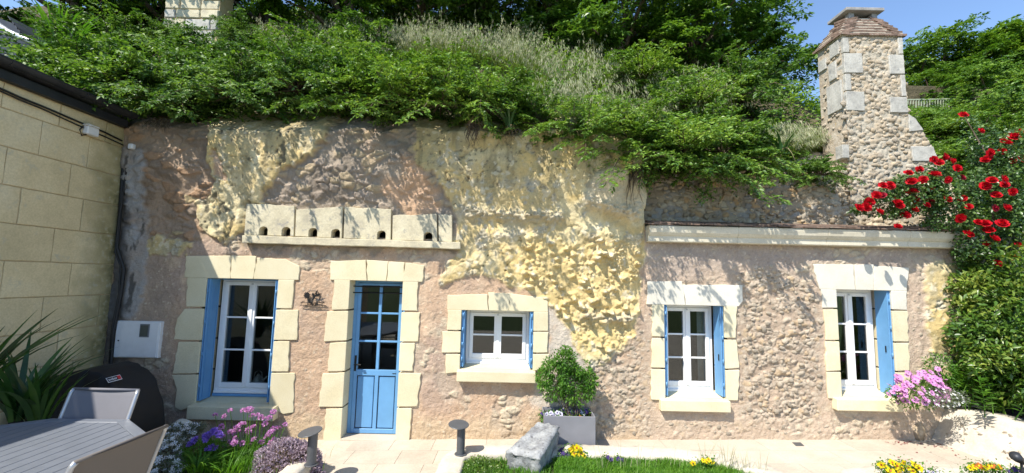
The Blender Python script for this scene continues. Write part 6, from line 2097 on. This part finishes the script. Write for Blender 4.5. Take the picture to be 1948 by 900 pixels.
# ================================================================ roses
def petal_ring(V, F, n, r0, z0, r1, z1, w, tw, r):
    for k in range(n):
        a = 2 * math.pi * (k + tw) / n + r.normal(0, 0.12)
        c, s = math.cos(a), math.sin(a)
        tx, ty = -s, c
        b = len(V)
        rows = [(r0, z0, 0.35), ((r0 + r1) / 2 * 1.08, (z0 + z1) / 2 - 0.05, 1.0), (r1, z1 + r.normal(0, 0.05), 0.75)]
        for (rr, zz, ww) in rows:
            for e in (-1, 1):
                V.append((c * rr + tx * e * w * ww / 2, s * rr + ty * e * w * ww / 2, zz + (0.0 if ww != 0.75 else r.normal(0, 0.04))))
        F += [(b, b + 1, b + 3), (b, b + 3, b + 2), (b + 2, b + 3, b + 5), (b + 2, b + 5, b + 4)]
def rose_mesh(seed, mat):
    r = np.random.default_rng(seed)
    V, F = [], []
    petal_ring(V, F, 4, 0.05, 0.1, 0.16, 0.62, 0.45, 0, r)
    petal_ring(V, F, 5, 0.08, 0.05, 0.40, 0.58, 0.62, 0.3, r)
    petal_ring(V, F, 6, 0.10, 0.0, 0.68, 0.42, 0.75, 0.1, r)
    petal_ring(V, F, 7, 0.10, -0.05, 0.98, 0.12, 0.85, 0.6, r)
    me = mesh('rose', V, F)
    me.materials.append(mat)
    return me
roses_m = [rose_mesh(k, M['rose']) for k in range(4)]
rose_o = rose_mesh(9, M['rose_old'])
def rose_bush(label, pts_px, Yf, clouds, seed, canes):
    r = np.random.default_rng(seed)
    base = canes[0][0]
    t = thing('rose_bush', label, 'rose bush', tuple(base))
    LP = []
    for (px, py, Y, rx_, ry_, rz_2, n) in clouds:
        c = P(px, py, Y)
        d = nrmz(r.normal(0, 1, (n, 3))) * (r.uniform(0.25, 1, (n, 1)) ** 0.5)
        d *= 1 + 0.25 * (vnoise(d[:, 0] * 4 + px, d[:, 2] * 4 + py, seed)[:, None] - 0.5)
        LP.append(c + d * np.array([rx_, ry_, rz_2]))
    LP = np.concatenate(LP)
    # keep clumps, leave gaps
    g = vnoise(LP[:, 0] * 6, LP[:, 2] * 6 + LP[:, 1] * 3, seed + 5)
    LP = LP[g > 0.30]
    n = len(LP)
    LL = r.uniform(0.028, 0.05, n)
    V, F = leaf_geo(LP, r.normal(0, 1, (n, 3)) + np.array([0, -0.4, -0.1]), np.array([-0.2, -0.6, 0.8]) + r.normal(0, 0.45, (n, 3)), LL, LL * 0.68)
    mk('foliage', mesh('foliage', V, F), t, M['leaf_rose'])
    for cn_ in canes:
        cn_ = np.array(cn_)
        mk('cane', mesh('cane', *tubes_geo([(cn_, np.linspace(0.016, 0.006, len(cn_)))], 6), True), t, M['bark'])
    off = origin(t)
    for k, (px, py) in enumerate(pts_px):
        Y = Yf(px, py) + r.normal(0, 0.05)
        p = Vector(P(px, py, Y))
        o = bpy.data.objects.new('rose', rose_o if (px, py) in ((1829, 338),) or r.uniform() < 0.06 else roses_m[k % 4])
        COL.objects.link(o)
        o.parent = t
        o.location = p - off
        d = Vector((r.normal(-0.15, 0.35), r.normal(-0.9, 0.2), r.normal(0.45, 0.35)))
        o.rotation_mode = 'QUATERNION'
        o.rotation_quaternion = d.to_track_quat('Z', 'Y') @ Quaternion((0, 0, 1), r.uniform(0, 6))
        s = r.uniform(0.044, 0.068)
        o.scale = (s, s, s * 1.05)
    return t
R1 = [(1803, 379), (1803, 342), (1776, 303), (1786, 309), (1797, 299), (1811, 307), (1821, 320), (1829, 338), (1749, 322), (1728, 329), (1734, 345), (1756, 342), (1779, 332), (1769, 358), (1723, 366), (1737, 364), (1707, 386), (1703, 381), (1740, 380), (1763, 390), (1771, 383), (1740, 399), (1733, 389), (1722, 409), (1679, 353), (1693, 353), (1667, 371), (1676, 372), (1673, 403), (1653, 385), (1648, 395), (1634, 395), (1708, 431), (1712, 391)]
R2 = [(1832, 219), (1866, 249), (1939, 250), (1929, 260), (1916, 273), (1910, 268), (1906, 288), (1883, 291), (1874, 304), (1880, 300), (1926, 305), (1944, 302), (1909, 341), (1887, 343), (1874, 354), (1911, 351), (1895, 371), (1926, 365), (1861, 423), (1874, 425), (1881, 438), (1906, 425), (1842, 445), (1878, 466), (1891, 455), (1939, 467), (1827, 415), (1843, 393), (1831, 378), (1898, 501), (1889, 518), (1928, 492), (1893, 396), (1915, 395)]
g0 = np.array([6.1, 5.3, 0.75])
rose_bush('red climbing rose arching left over the cornice and chimney foot', R1, lambda a, b: 5.13, [(1680, 392, 5.25, 0.34, 0.16, 0.17, 1500), (1745, 370, 5.28, 0.42, 0.2, 0.32, 3400), (1800, 360, 5.3, 0.32, 0.22, 0.38, 2600), (1640, 398, 5.27, 0.16, 0.1, 0.08, 260), (1790, 425, 5.3, 0.3, 0.15, 0.1, 500)], 1,
          [[g0, P(1850, 560, 5.5), P(1845, 450, 5.4), P(1800, 390, 5.3), P(1720, 380, 5.25), P(1640, 397, 5.25)], [g0, P(1855, 540, 5.5), P(1830, 430, 5.4), P(1790, 330, 5.3)]])
rose_bush('tall red climbing rose at the right edge above the hedge', R2, lambda a, b: 5.12 if b > 330 else 5.35, [(1885, 400, 5.35, 0.42, 0.25, 0.6, 5200), (1850, 470, 5.3, 0.24, 0.2, 0.5, 2200), (1930, 330, 5.45, 0.4, 0.25, 0.65, 4600), (1840, 250, 5.6, 0.15, 0.12, 0.30, 380), (1880, 290, 5.5, 0.3, 0.2, 0.4, 1600), (1940, 450, 5.3, 0.35, 0.22, 0.6, 2600)], 2,
          [[g0 + 0.05, P(1900, 560, 5.5), P(1890, 420, 5.4), P(1880, 300, 5.45), P(1835, 222, 5.5)], [g0 + 0.08, P(1930, 500, 5.5), P(1925, 360, 5.45), P(1930, 260, 5.45)]])

# ================================================================ hedge, perennials, daisies on the right bank
def leaf_cloud(n, c, rad, L, seed, mat, face=(0, -0.6, 0.7), ratio=0.5, inner=0.55, gap=0.25, jit=0.5, gs=5.0):
    r = np.random.default_rng(seed)
    d = nrmz(r.normal(0, 1, (n, 3))) * (r.uniform(inner ** 3, 1, (n, 1)) ** (1 / 3))
    LP = np.asarray(c) + d * np.asarray(rad) * (0.85 + 0.3 * vnoise(d[:, 0] * 3 + seed, d[:, 2] * 3, seed)[:, None])
    g = vnoise(LP[:, 0] * gs, LP[:, 2] * gs + LP[:, 1] * gs * 0.6, seed + 3)
    LP = LP[g > gap]; d = d[g > gap]
    n = len(LP)
    LL = r.uniform(0.7, 1.2, n) * L
    return leaf_geo(LP, d + r.normal(0, 0.7, (n, 3)), np.asarray(face) + d * 0.6 + r.normal(0, jit, (n, 3)), LL, LL * ratio)
hd = thing('laurel_hedge', 'yellow green laurel hedge below the climbing roses', 'hedge', (6.4, 5.2, 0.7))
parts = []
for k, (px, py, Y, a, b, c, n) in enumerate([(1880, 560, 5.3, 0.42, 0.35, 0.42, 3000), (1925, 520, 5.2, 0.45, 0.35, 0.4, 3000), (1900, 630, 5.15, 0.5, 0.4, 0.45, 3600), (1945, 620, 5.0, 0.45, 0.4, 0.6, 3000), (1850, 620, 5.4, 0.25, 0.3, 0.4, 1600), (1990, 560, 5.0, 0.6, 0.5, 0.8, 2500), (1935, 700, 4.9, 0.4, 0.4, 0.4, 2000)]):
    parts.append(leaf_cloud(n, P(px, py, Y), (a, b, c), 0.075, 800 + k, None, ratio=0.42, gap=0.36, gs=4.0, inner=0.35))
mk('foliage', mesh('foliage', *join_geo(parts)), hd, M['leaf_laurel'])
hl = []
for k in range(14):
    a = np.array([5.95 + 0.1 * k, 5.25, 0.7]); b = P(1850 + 9 * k, 560 + (k % 4) * 30, 5.25)
    hl.append((np.stack([a, (a + b) / 2 + np.array([0.05, 0.03, 0.1]), b]), [0.018, 0.012, 0.005]))
mk('stems', mesh('stems', *tubes_geo(hl, 5), True), hd, M['bark'])
def perennial(seed, n=16, H=0.75, spread=0.3):
    r = np.random.default_rng(seed)
    lines, parts = [], []
    for k in range(n):
        b = np.array([r.normal(0, spread), r.normal(0, spread * 0.6), 0])
        tip = b + np.array([r.normal(0, 0.08), r.normal(-0.06, 0.06), H * r.uniform(0.6, 1.0)])
        tt = np.linspace(0, 1, 6)
        pts = b + (tip - b) * tt[:, None] + np.array([0.03, 0, 0]) * np.sin(tt * 3)[:, None]
        lines.append((pts, 0.006 * (1.2 - tt)))
        m_ = 46
        t = r.uniform(0.12, 1.0, m_)
        i = np.minimum((t * 5).astype(int), 4)
        lp = pts[i] + (pts[i + 1] - pts[i]) * (t * 5 - i)[:, None]
        a = r.uniform(0, 2 * math.pi, m_)
        dd = np.stack([np.cos(a), np.sin(a), 0.45 + 0.5 * t], -1)
        L = (0.13 - 0.05 * t) * r.uniform(0.8, 1.15, m_)
        parts.append(leaf_geo(lp, dd, np.array([0, 0, 1.0]) + r.normal(0, 0.2, (m_, 3)), L, L * 0.24, 0.12, 0.22))
    f = mesh('foliage', *join_geo(parts)); s = mesh('stems', *tubes_geo(lines, 4), True)
    f.materials.append(M['leaf_herb']); s.materials.append(M['leaf_herb'])
    return [('stems', s), ('foliage', f)]
pe = [perennial(1), perennial(2)]
for k, (wx_, wy_, wz_, s, lab) in enumerate([(5.75, 5.38, 0.60, 0.8, 'leafy green perennial beside the pink daisies'), (5.92, 5.15, 0.62, 0.95, 'leafy green perennial in the middle of the bank'), (5.98, 4.75, 0.66, 1.0, 'leafy green perennial above the retaining wall at the right edge'), (6.15, 5.4, 0.75, 1.0, 'leafy green perennial in front of the laurel hedge'), (6.25, 5.0, 0.75, 1.15, 'tall leafy perennial under the laurel at the right edge'), (5.72, 5.48, 0.85, 0.7, 'leafy perennial next to the yellow rock on the right'), (5.42, 5.42, 0.72, 0.45, 'small leafy plant behind the pink daisies')]):
    plant(pe[k % 2], 'perennial', lab, 'plant', (wx_, wy_, wz_), k * 1.3, s, 'green perennials on the bank')
p = P(1845, 625, 5.42)
st_ = MB(); st_.prism([(P(a, b, 5.42)[0], P(a, b, 5.42)[2]) for a, b in ((1824, 590), (1852, 586), (1866, 600), (1866, 650), (1838, 664), (1827, 640))], 'y', 5.40, 5.5)
tag(st_.build('standing_stone', M['flint_pale'], bevel=0.02, seg=2), 'pinkish flat stone standing between rock and hedge', 'stone')

def daisy_mesh(mat, cmat, npet=9, cup=0.15):
    V, F = [], []
    for k in range(npet):
        a = 2 * math.pi * k / npet
        c, s = math.cos(a), math.sin(a)
        b = len(V)
        V += [(0.12 * c, 0.12 * s, 0.02), (0.62 * c - 0.26 * s, 0.62 * s + 0.26 * c, cup * 0.6), (1.0 * c, 1.0 * s, cup), (0.62 * c + 0.26 * s, 0.62 * s - 0.26 * c, cup * 0.6)]
        F += [(b, b + 3, b + 2), (b, b + 2, b + 1)]
    b = len(V)
    V += [(0, 0, 0.16)] + [(0.2 * math.cos(k * 1.0472), 0.2 * math.sin(k * 1.0472), 0.05) for k in range(6)]
    F2 = [(b, b + 1 + k, b + 1 + (k + 1) % 6) for k in range(6)]
    me = mesh('flower', V, F + F2)
    me.materials.append(mat); me.materials.append(cmat)
    for k in range(len(F), len(F) + 6): me.polygons[k].material_index = 1
    return me
def flowers_on(parent, me_list, pts, size, seed, face=(-0.1, -0.7, 0.7), jit=0.3, name='flower'):
    r = np.random.default_rng(seed)
    off = origin(parent)
    for k, p in enumerate(pts):
        o = bpy.data.objects.new(name, me_list[k % len(me_list)])
        COL.objects.link(o)
        o.parent = parent
        o.location = Vector(p) - off
        d = Vector(face) + Vector(r.normal(0, jit, 3))
        o.rotation_mode = 'QUATERNION'
        o.rotation_quaternion = d.to_track_quat('Z', 'Y') @ Quaternion((0, 0, 1), r.uniform(0, 6))
        s = size * r.uniform(0.8, 1.15)
        o.scale = (s, s, s)
pink_d = daisy_mesh(M['pink'], M['pansy'])
r = np.random.default_rng(50)
dp = thing('daisy_plant', 'mass of pink purple daisies spilling over beside the right sill', 'flowers', tuple(P(1745, 760, 5.15)))
cc = P(1742, 742, 5.18)
mk('foliage', mesh('foliage', *join_geo([leaf_cloud(900, cc - np.array([0, 0, 0.04]), (0.30, 0.15, 0.17), 0.045, 900, None, ratio=0.3), leaf_cloud(500, P(1790, 705, 5.3), (0.18, 0.12, 0.2), 0.05, 901, None, ratio=0.3)])), dp, M['leaf_herb'])
pts = []
while len(pts) < 105:
    d = nrmz(r.normal(0, 1, 3))
    if d[1] > 0.1 or d[2] < -0.75: continue
    pts.append(cc + d * np.array([0.33, 0.19, 0.20]) * r.uniform(0.85, 1.05))
pts += [P(a, b, 5.2) for a, b in ((1757, 707), (1771, 708), (1787, 712), (1796, 722), (1784, 702), (1800, 736), (1765, 716))]
flowers_on(dp, [pink_d], pts, 0.037, 51)
wp = thing('white_alyssum', 'small white flowers with grey leaves trailing over the retaining wall', 'flowers', tuple(P(1790, 765, 5.0)))
cc = P(1795, 756, 5.08)
mk('foliage', mesh('foliage', *leaf_cloud(1500, cc, (0.26, 0.14, 0.10), 0.03, 902, None, ratio=0.3, gap=0.2)), wp, M['leaf_grey'])
white_d = daisy_mesh(M['white_petal'], M['yellow_petal'], 6)
pts = []
while len(pts) < 60:
    d = nrmz(r.normal(0, 1, 3))
    if d[1] > 0.1: continue
    pts.append(cc + np.array([-0.05, 0, 0]) + d * np.array([0.25, 0.15, 0.11]))
flowers_on(wp, [white_d], pts, 0.013, 52)

# ================================================================ potted shrub and pansies in the planter
ts = thing('potted_shrub', 'round light green potted shrub in the grey planter', 'shrub', (px0 + 0.30, py0 + 0.18, pz0 + ph_ - 0.05))
tc_ = P(1077, 718, py0 + 0.18)
bp = []
for k, (dx, dz, a, n) in enumerate([(0, 0, 0.20, 1300), (-0.26, -0.02, 0.12, 520), (0.27, -0.03, 0.12, 560), (-0.03, 0.20, 0.15, 700), (0.15, 0.12, 0.15, 640), (-0.17, 0.12, 0.13, 520), (0.10, -0.16, 0.17, 640), (-0.15, -0.15, 0.14, 460), (0.26, -0.17, 0.10, 300), (0.0, 0.3, 0.08, 200)]):
    bp.append(leaf_cloud(n, tc_ + np.array([dx, 0, dz]), (a, a * 0.9, a), 0.042, 950 + k, None, face=(0, -0.3, 0.9), ratio=0.45, inner=0.35, gap=0.28, gs=9))
mk('crown', mesh('crown', *join_geo(bp)), ts, M['leaf_herb'])
ln_ = []
for k in range(9):
    b = np.array([px0 + 0.28 + 0.02 * k, py0 + 0.18, pz0 + ph_ - 0.06]); e = tc_ + np.array([(k - 4) * 0.05, 0.0, -0.1 + 0.05 * (k % 3)])
    ln_.append((np.stack([b, (b * 0.5 + e * 0.5), e]), [0.007, 0.005, 0.003]))
mk('stems', mesh('stems', *tubes_geo(ln_, 5), True), ts, M['bark'])
def pansy_mesh(mat, mat2):
    V, F = [], []
    for k, (a, s) in enumerate(((90 + 28, 1.0), (90 - 28, 1.0), (180 + 10, 0.9), (-10, 0.9), (270, 1.05))):
        a = math.radians(a)
        c, sn = math.cos(a), math.sin(a)
        b = len(V)
        V += [(0, 0, 0.02 * k), (0.5 * s * c - 0.45 * s * sn, 0.5 * s * sn + 0.45 * s * c, 0.1 + 0.02 * k), (0.95 * s * c - 0.2 * s * sn, 0.95 * s * sn + 0.2 * s * c, 0.05 + 0.02 * k), (0.95 * s * c + 0.2 * s * sn, 0.95 * s * sn - 0.2 * s * c, 0.05 + 0.02 * k), (0.5 * s * c + 0.45 * s * sn, 0.5 * s * sn - 0.45 * s * c, 0.1 + 0.02 * k)]
        F += [(b, b + 4, b + 3), (b, b + 3, b + 2), (b, b + 2, b + 1)]
    n = len(F)
    b = len(V)
    V += [(0, 0, 0.16)] + [(0.3 * math.cos(k * 1.0472), 0.3 * math.sin(k * 1.0472), 0.13) for k in range(6)]
    F += [(b, b + 1 + k, b + 1 + (k + 1) % 6) for k in range(6)]
    me = mesh('pansy', V, F)
    me.materials.append(mat); me.materials.append(mat2)
    for k in range(n, n + 6): me.polygons[k].material_index = 1
    return me
pn_y, pn_p, pn_w, pn_o = pansy_mesh(M['yellow_petal'], M['orange_petal']), pansy_mesh(M['pansy'], M['pansy']), pansy_mesh(M['pansy_pale'], M['pansy']), pansy_mesh(M['orange_petal'], M['yellow_petal'])
def pansies(label, pts_px, Y, meshes, seed, size=0.03, group='pansies', low=0.06):
    pts = [np.array(P(a, b, Y if not callable(Y) else Y(a, b))) for a, b in pts_px]
    c = np.mean(pts, axis=0)
    zlo = min(p[2] for p in pts) - low
    t = thing('pansy_plant', label, 'flowers', (c[0], c[1] + 0.03, zlo), group)
    r = np.random.default_rng(seed)
    n = 46 * len(pts)
    b = np.array(pts)[r.integers(0, len(pts), n)]
    lp = b + r.normal(0, 0.03, (n, 3)) - np.array([0, -0.03, 0.03]); lp[:, 2] = np.maximum(lp[:, 2], zlo)
    mk('foliage', mesh('foliage', *leaf_geo(lp, r.normal(0, 1, (n, 3)), np.array([0, -0.3, 1]) + r.normal(0, 0.4, (n, 3)), r.uniform(0.02, 0.04, n), r.uniform(0.01, 0.02, n))), t, M['leaf_herb'])
    flowers_on(t, meshes, pts, size, seed, face=(0, -0.85, 0.45), jit=0.25)
r = np.random.default_rng(61)
yp = py0 + 0.12
pansies('white and purple faced pansies on the left of the planter', [(1048, 786), (1054, 790), (1060, 785), (1062, 793), (1066, 788), (1045, 792), (1056, 797), (1040, 788)], yp, [pn_w], 1, 0.034, low=0.10)
pansies('dark purple pansies at the back of the planter', [(1072, 781), (1078, 784), (1084, 780), (1090, 785), (1097, 781), (1104, 783), (1110, 787), (1115, 783), (1095, 789), (1085, 788)], yp + 0.08, [pn_w, pn_p, pn_w], 2, 0.034, low=0.12)
pansies('rusty orange small flowers in the front of the planter', [(1092, 795), (1098, 797), (1104, 794), (1088, 798), (1110, 798)], yp, [pn_o], 3, 0.024, low=0.08)
pansies('wine red small flowers at the left rim of the planter', [(1034, 789), (1037, 793), (1031, 787)], yp, [pn_p], 4, 0.022, low=0.10)
pansies('yellow pansies on the lawn right of the grey stone', [(1085, 856), (1092, 862), (1097, 852), (1104, 855), (1106, 864), (1111, 868), (1099, 868), (1108, 873), (1090, 851)], 4.78, [pn_y], 5, 0.036)
pansies('dark violet pansies between the grey stone and the yellow ones', [(1067, 855), (1071, 862), (1068, 868), (1074, 873), (1080, 866), (1085, 874)], 4.80, [pn_p], 6, 0.036)
pansies('dark violet pansies on the lawn near its back kerb', [(1157, 870), (1162, 874), (1176, 873), (1182, 876)], 4.68, [pn_p], 7, 0.028)
pansies('tiny yellow flowers at the right end of the lawn', [(1318, 881), (1338, 876), (1348, 875), (1345, 879), (1356, 880)], 4.5, [pn_y], 8, 0.028)
pansies('bright yellow pansies along the lower right kerb', [(1676 + 7 * k + 2 * (k % 3), 884 + 6 * ((k * 7) % 3) - (4 if 2 < k < 7 else 0)) for k in range(11)] + [(1690, 902), (1710, 900), (1730, 903)], 4.20, [pn_y], 9, 0.036)
pansies('golden yellow pansies near the garden spotlight', [(1846 + 8 * k, 890 - 2 * (k % 3)) for k in range(8)] + [(1900, 889)], 4.18, [pn_y, pn_y, pn_o], 10, 0.030)
pansies('violet pansies in the lower right corner', [(1920, 897), (1930, 893), (1938, 895), (1945, 898), (1950, 894)], 4.16, [pn_p], 11, 0.030)
pansies('pale pansies between the yellow groups at lower right', [(1755, 896), (1765, 898), (1775, 899), (1783, 897)], 4.2, [pn_w], 12, 0.02)

# ================================================================ lawn and low growth
r = np.random.default_rng(71)
n = 52000
lx = r.uniform(-0.45, 2.72, n); ly = 3.9 + (4.86 - 3.9) * r.uniform(0, 1, n)
k = inpoly(lx, ly, [(0.45, 3.8), (2.7, 3.8), (2.62, 4.2), (2.16, 4.62), (1.6, 4.77), (0.5, 4.80)])
k |= inpoly(lx, ly, [(-0.45, 3.8), (0.45, 3.8), (0.45, 4.7), (0.0, 4.78), (-0.45, 4.74)]) & (r.uniform(0, 1, n) < 0.35)
lx, ly = lx[k], ly[k]
n = len(lx)
a = r.uniform(0, 2 * math.pi, n)
hgt = r.uniform(0.05, 0.10, n) * (0.7 + 0.7 * fbm(lx * 4, ly * 4, 720, 3))
V, F = blade_geo(np.stack([lx, ly, gz(lx) + 0.028], -1), np.stack([np.cos(a), np.sin(a)], -1), hgt, r.uniform(0.004, 0.008, n), r.uniform(0.2, 0.9, n), 2, r.uniform(0.1, 0.4, n))
tag(mk('lawn_grass', mesh('lawn_grass', V, F), None, M['grass']), 'fresh green lawn grass in the bed in front of the house', kind='stuff')
n = 120
bx = np.concatenate([r.uniform(2.0, 2.6, 70), r.uniform(0.9, 2.4, 50)]); by = np.where(np.arange(n) < 70, 4.62 - (bx - 2.0) * 0.45, 4.55)
a = r.normal(0.2, 1.2, n)
V, F = blade_geo(np.stack([bx, by, gz(bx) + 0.03], -1), np.stack([np.cos(a), np.sin(a)], -1), r.uniform(0.14, 0.38, n), 0.004, r.uniform(0.1, 0.5, n), 4, 0.15)
tag(mk('tall_grass', mesh('tall_grass', V, F), None, M['seed']), 'thin pale grass stalks at the edge of the lawn', kind='stuff')
n = 40
bx = r.uniform(3.7, 5.0, n); a = r.uniform(0, 6.28, n)
V, F = blade_geo(np.stack([bx, np.full(n, 4.2), gz(bx) + 0.05], -1), np.stack([np.cos(a), np.sin(a)], -1), r.uniform(0.12, 0.28, n), 0.004, r.uniform(0.1, 0.5, n), 4, 0.15)
tag(mk('tall_grass', mesh('tall_grass', V, F), None, M['seed']), 'thin pale grass stalks in the pansy bed at lower right', kind='stuff')
gc = thing('ground_cover_plant', 'low yellow green sedum mat left of the grey stone', 'plant', tuple(G(930, 880, 0.12)))
mk('foliage', mesh('foliage', *join_geo([leaf_cloud(2600, np.array([-0.27, 4.55, gz(0) + 0.05]), (0.22, 0.26, 0.075), 0.022, 960, None, face=(0, -0.2, 1), ratio=0.5, gap=0.2, gs=12), leaf_cloud(700, np.array([0.18, 4.15, gz(0) + 0.07]), (0.16, 0.16, 0.06), 0.04, 961, None, ratio=0.5)])), gc, M['leaf_laurel'])
# fallen petals along the wall foot
n = 70
qx = np.concatenate([r.normal(5.0, 0.22, 50), r.uniform(4.3, 5.3, 20)]); qy = np.concatenate([r.normal(5.38, 0.05, 50) - 0.25 * np.clip(qx[:50] - 5.0, 0, 1), r.uniform(4.85, 5.3, 20)])
ok = qx < 5.27
qx, qy = qx[ok], qy[ok]
n = len(qx)
V, F = leaf_geo(np.stack([qx, qy, gz(qx) + 0.006], -1), np.concatenate([r.normal(0, 1, (n, 2)), np.zeros((n, 1))], 1), np.array([0, 0, 1.0]) + r.normal(0, 0.2, (n, 3)), r.uniform(0.015, 0.032, n), r.uniform(0.012, 0.022, n), 0.1, 0)
tag(mk('fallen_petals', mesh('fallen_petals', V, F), None, M['rose_old']), 'dry red rose petals scattered on the paving', kind='stuff')

# ================================================================ flower bed on the left
th_ = thing('thrift_clump', 'flowering thrift with pink round heads under the left window', 'flowers', tuple(G(470, 880, 0.08)))
cb = np.array(P(470, 868, 4.62)); cb[2] = gz(cb[0]) + 0.07
n = 2600
r = np.random.default_rng(81)
B = np.stack([cb[0] + r.normal(0, 0.24, n), cb[1] + r.normal(0, 0.16, n), np.full(n, cb[2])], -1)
a = r.uniform(0, 2 * math.pi, n)
V, F = blade_geo(B, np.stack([np.cos(a), np.sin(a)], -1), r.uniform(0.12, 0.26, n), r.uniform(0.004, 0.007, n), r.uniform(0.2, 0.8, n), 3, r.uniform(0.1, 0.4, n))
mk('leaf_tuft', mesh('leaf_tuft', V, F), th_, M['grass'])
heads = [(409, 790), (427, 792), (438, 781), (463, 781), (471, 780), (477, 779), (480, 791), (490, 790), (497, 793), (504, 797), (513, 795), (520, 784), (505, 806), (542, 808), (519, 815), (529, 814), (421, 812), (459, 808), (465, 806), (449, 815), (452, 813), (438, 823), (444, 824), (453, 822), (471, 817), (474, 822), (482, 813), (424, 832), (434, 843), (446, 843), (448, 838), (460, 844), (483, 836), (497, 842), (510, 828), (514, 823), (519, 821), (521, 836), (508, 832), (515, 844), (428, 851), (415, 852), (468, 865), (474, 849), (447, 834), (522, 844), (495, 795), (470, 822)]
def head_mesh(mat, seed, nf=40, flat=1.0):
    rr = np.random.default_rng(seed)
    d = nrmz(rr.normal(0, 1, (nf, 3))); d[:, 2] = np.abs(d[:, 2]) * flat - 0.15
    V, F = leaf_geo(d * 0.35, d + rr.normal(0, 0.2, d.shape), rr.normal(0, 1, d.shape), np.full(nf, 0.7), np.full(nf, 0.42), 0.1, 0)
    me = mesh('flower_head', V, F); me.materials.append(mat)
    return me
hm = [head_mesh(M['armeria'], k, 46) for k in range(3)]
lines = []
hp = []
for k, (a, b) in enumerate(heads):
    Y = 4.62 + r.normal(0, 0.08)
    p = np.array(P(a, b, Y))
    root = np.array([cb[0] + (p[0] - cb[0]) * 0.7, Y, cb[2] + 0.05])
    lines.append((np.stack([root, (root + p) / 2 + np.array([0.01, 0, 0]), p]), [0.003, 0.003, 0.0025]))
    hp.append(p)
mk('flower_stems', mesh('flower_stems', *tubes_geo(lines, 4), True), th_, M['grass'])
flowers_on(th_, hm, hp, 0.036, 82, face=(0, -0.3, 1), name='flower_head')
vi = thing('violet_flowers', 'cluster of violet blue flower heads beside the thrift', 'flowers', tuple(G(385, 880, 0.08)))
vm = [head_mesh(M['violet'], 20 + k, 60, 0.8) for k in range(2)]
vp = [np.array(P(a, b, 4.45)) for a, b in ((365, 842), (392, 830), (400, 826), (411, 824), (418, 828), (397, 855), (404, 852), (362, 845), (371, 838), (308, 877), (407, 820), (394, 834))]
flowers_on(vi, vm, vp, 0.046, 83, face=(0, -0.4, 1), name='flower_head')
rt = np.array([vp[0][0] + 0.15, 4.5, gz(-3) + 0.05])
for p in vp:
    mk('flower_stem', mesh('flower_stem', *tubes_geo([(np.stack([np.array([p[0], 4.5, gz(-3) + 0.05]), p]), [0.004, 0.003])], 4), True), vi, M['grass'])
mk('foliage', mesh('foliage', *leaf_cloud(900, P(385, 858, 4.5), (0.22, 0.12, 0.12), 0.05, 970, None, ratio=0.25)), vi, M['leaf_herb'])
sword('daylily_clump', 'arching green daylily leaves in front of the violet flowers', tuple(np.array(P(375, 895, 4.25))), 70, 0.26, 0.014, 30, M['grass'], 2, (0.5, 1.5), (0.3, 0.8))
sword('daylily_clump', 'narrow green leaf tuft at the front of the thrift', tuple(np.array(P(432, 905, 4.3))), 80, 0.26, 0.010, 31, M['grass'], 4, (0.2, 0.9), (0.1, 0.5))
wf = thing('white_rock_cress', 'drift of white flowers with silvery leaves behind the near chair', 'flowers', tuple(G(330, 890, 0.08)))
cw = [(P(335, 825, 4.75), (0.20, 0.14, 0.10)), (P(318, 855, 4.5), (0.16, 0.12, 0.14)), (P(310, 890, 4.3), (0.2, 0.12, 0.12)), (P(365, 815, 4.85), (0.12, 0.1, 0.06))]
mk('foliage', mesh('foliage', *join_geo([leaf_cloud(1200, c, rd_, 0.035, 980 + k, None, ratio=0.25) for k, (c, rd_) in enumerate(cw)])), wf, M['leaf_grey'])
pts = []
for k in range(210):
    c, rd_ = cw[k % 3 if k < 195 else 3]
    d = nrmz(r.normal(0, 1, 3)); d[1] = -abs(d[1])
    pts.append(c + d * np.array(rd_) * r.uniform(0.9, 1.1))
white5 = daisy_mesh(M['white_petal'], M['white_petal'], 5)
flowers_on(wf, [white5], pts, 0.028, 84, face=(0.1, -0.6, 0.9))
mc = thing('mauve_cushion', 'dense mauve grey cushion plant beside the left bollard lamp', 'plant', tuple(G(540, 890, 0.08)))
cm = np.array(P(545, 872, 4.50))
parts = []
rr = np.random.default_rng(91)
n = 7000
d = nrmz(rr.normal(0, 1, (n, 3))); d[:, 2] = np.abs(d[:, 2])
lump = 1 + 0.16 * (vnoise(d[:, 0] * 5, d[:, 2] * 5 + d[:, 1] * 3, 92)[:, None] - 0.5)
pos = cm + np.array([0.0, 0, -0.22]) + d * np.array([0.36, 0.28, 0.40]) * lump * rr.uniform(0.93, 1.02, (n, 1))
V, F = leaf_geo(pos, d + rr.normal(0, 0.5, d.shape), d + rr.normal(0, 0.4, d.shape), rr.uniform(0.018, 0.03, n), rr.uniform(0.010, 0.017, n), 0.2, 0)
mk('foliage', mesh('foliage', V, F), mc, M['mauve'])
core = [(0, 0, 1.0)]
V2, F2 = [], []
for i in range(9):
    ph2 = math.pi / 2 * i / 8
    for k in range(20):
        t = 2 * math.pi * k / 20
        V2.append((cm[0] + 0.33 * math.cos(ph2) * math.cos(t), cm[1] + 0.25 * math.cos(ph2) * math.sin(t), cm[2] - 0.22 + 0.36 * math.sin(ph2)))
for i in range(8):
    for k in range(20):
        F2.append((i * 20 + k, i * 20 + (k + 1) % 20, (i + 1) * 20 + (k + 1) % 20, (i + 1) * 20 + k))
mk('inner_mound', mesh('inner_mound', V2, F2, True), mc, M['soil'])
rk = MB(); rk.tube([P(346, 812, 5.2), P(346, 805, 5.2), P(348, 800, 5.2)], [0.11, 0.10, 0.05], 9)
tag(rk.build('pale_rock', M['white_stone'], smooth=True), 'pale rounded rock in the bed below the left window sill', 'rock')
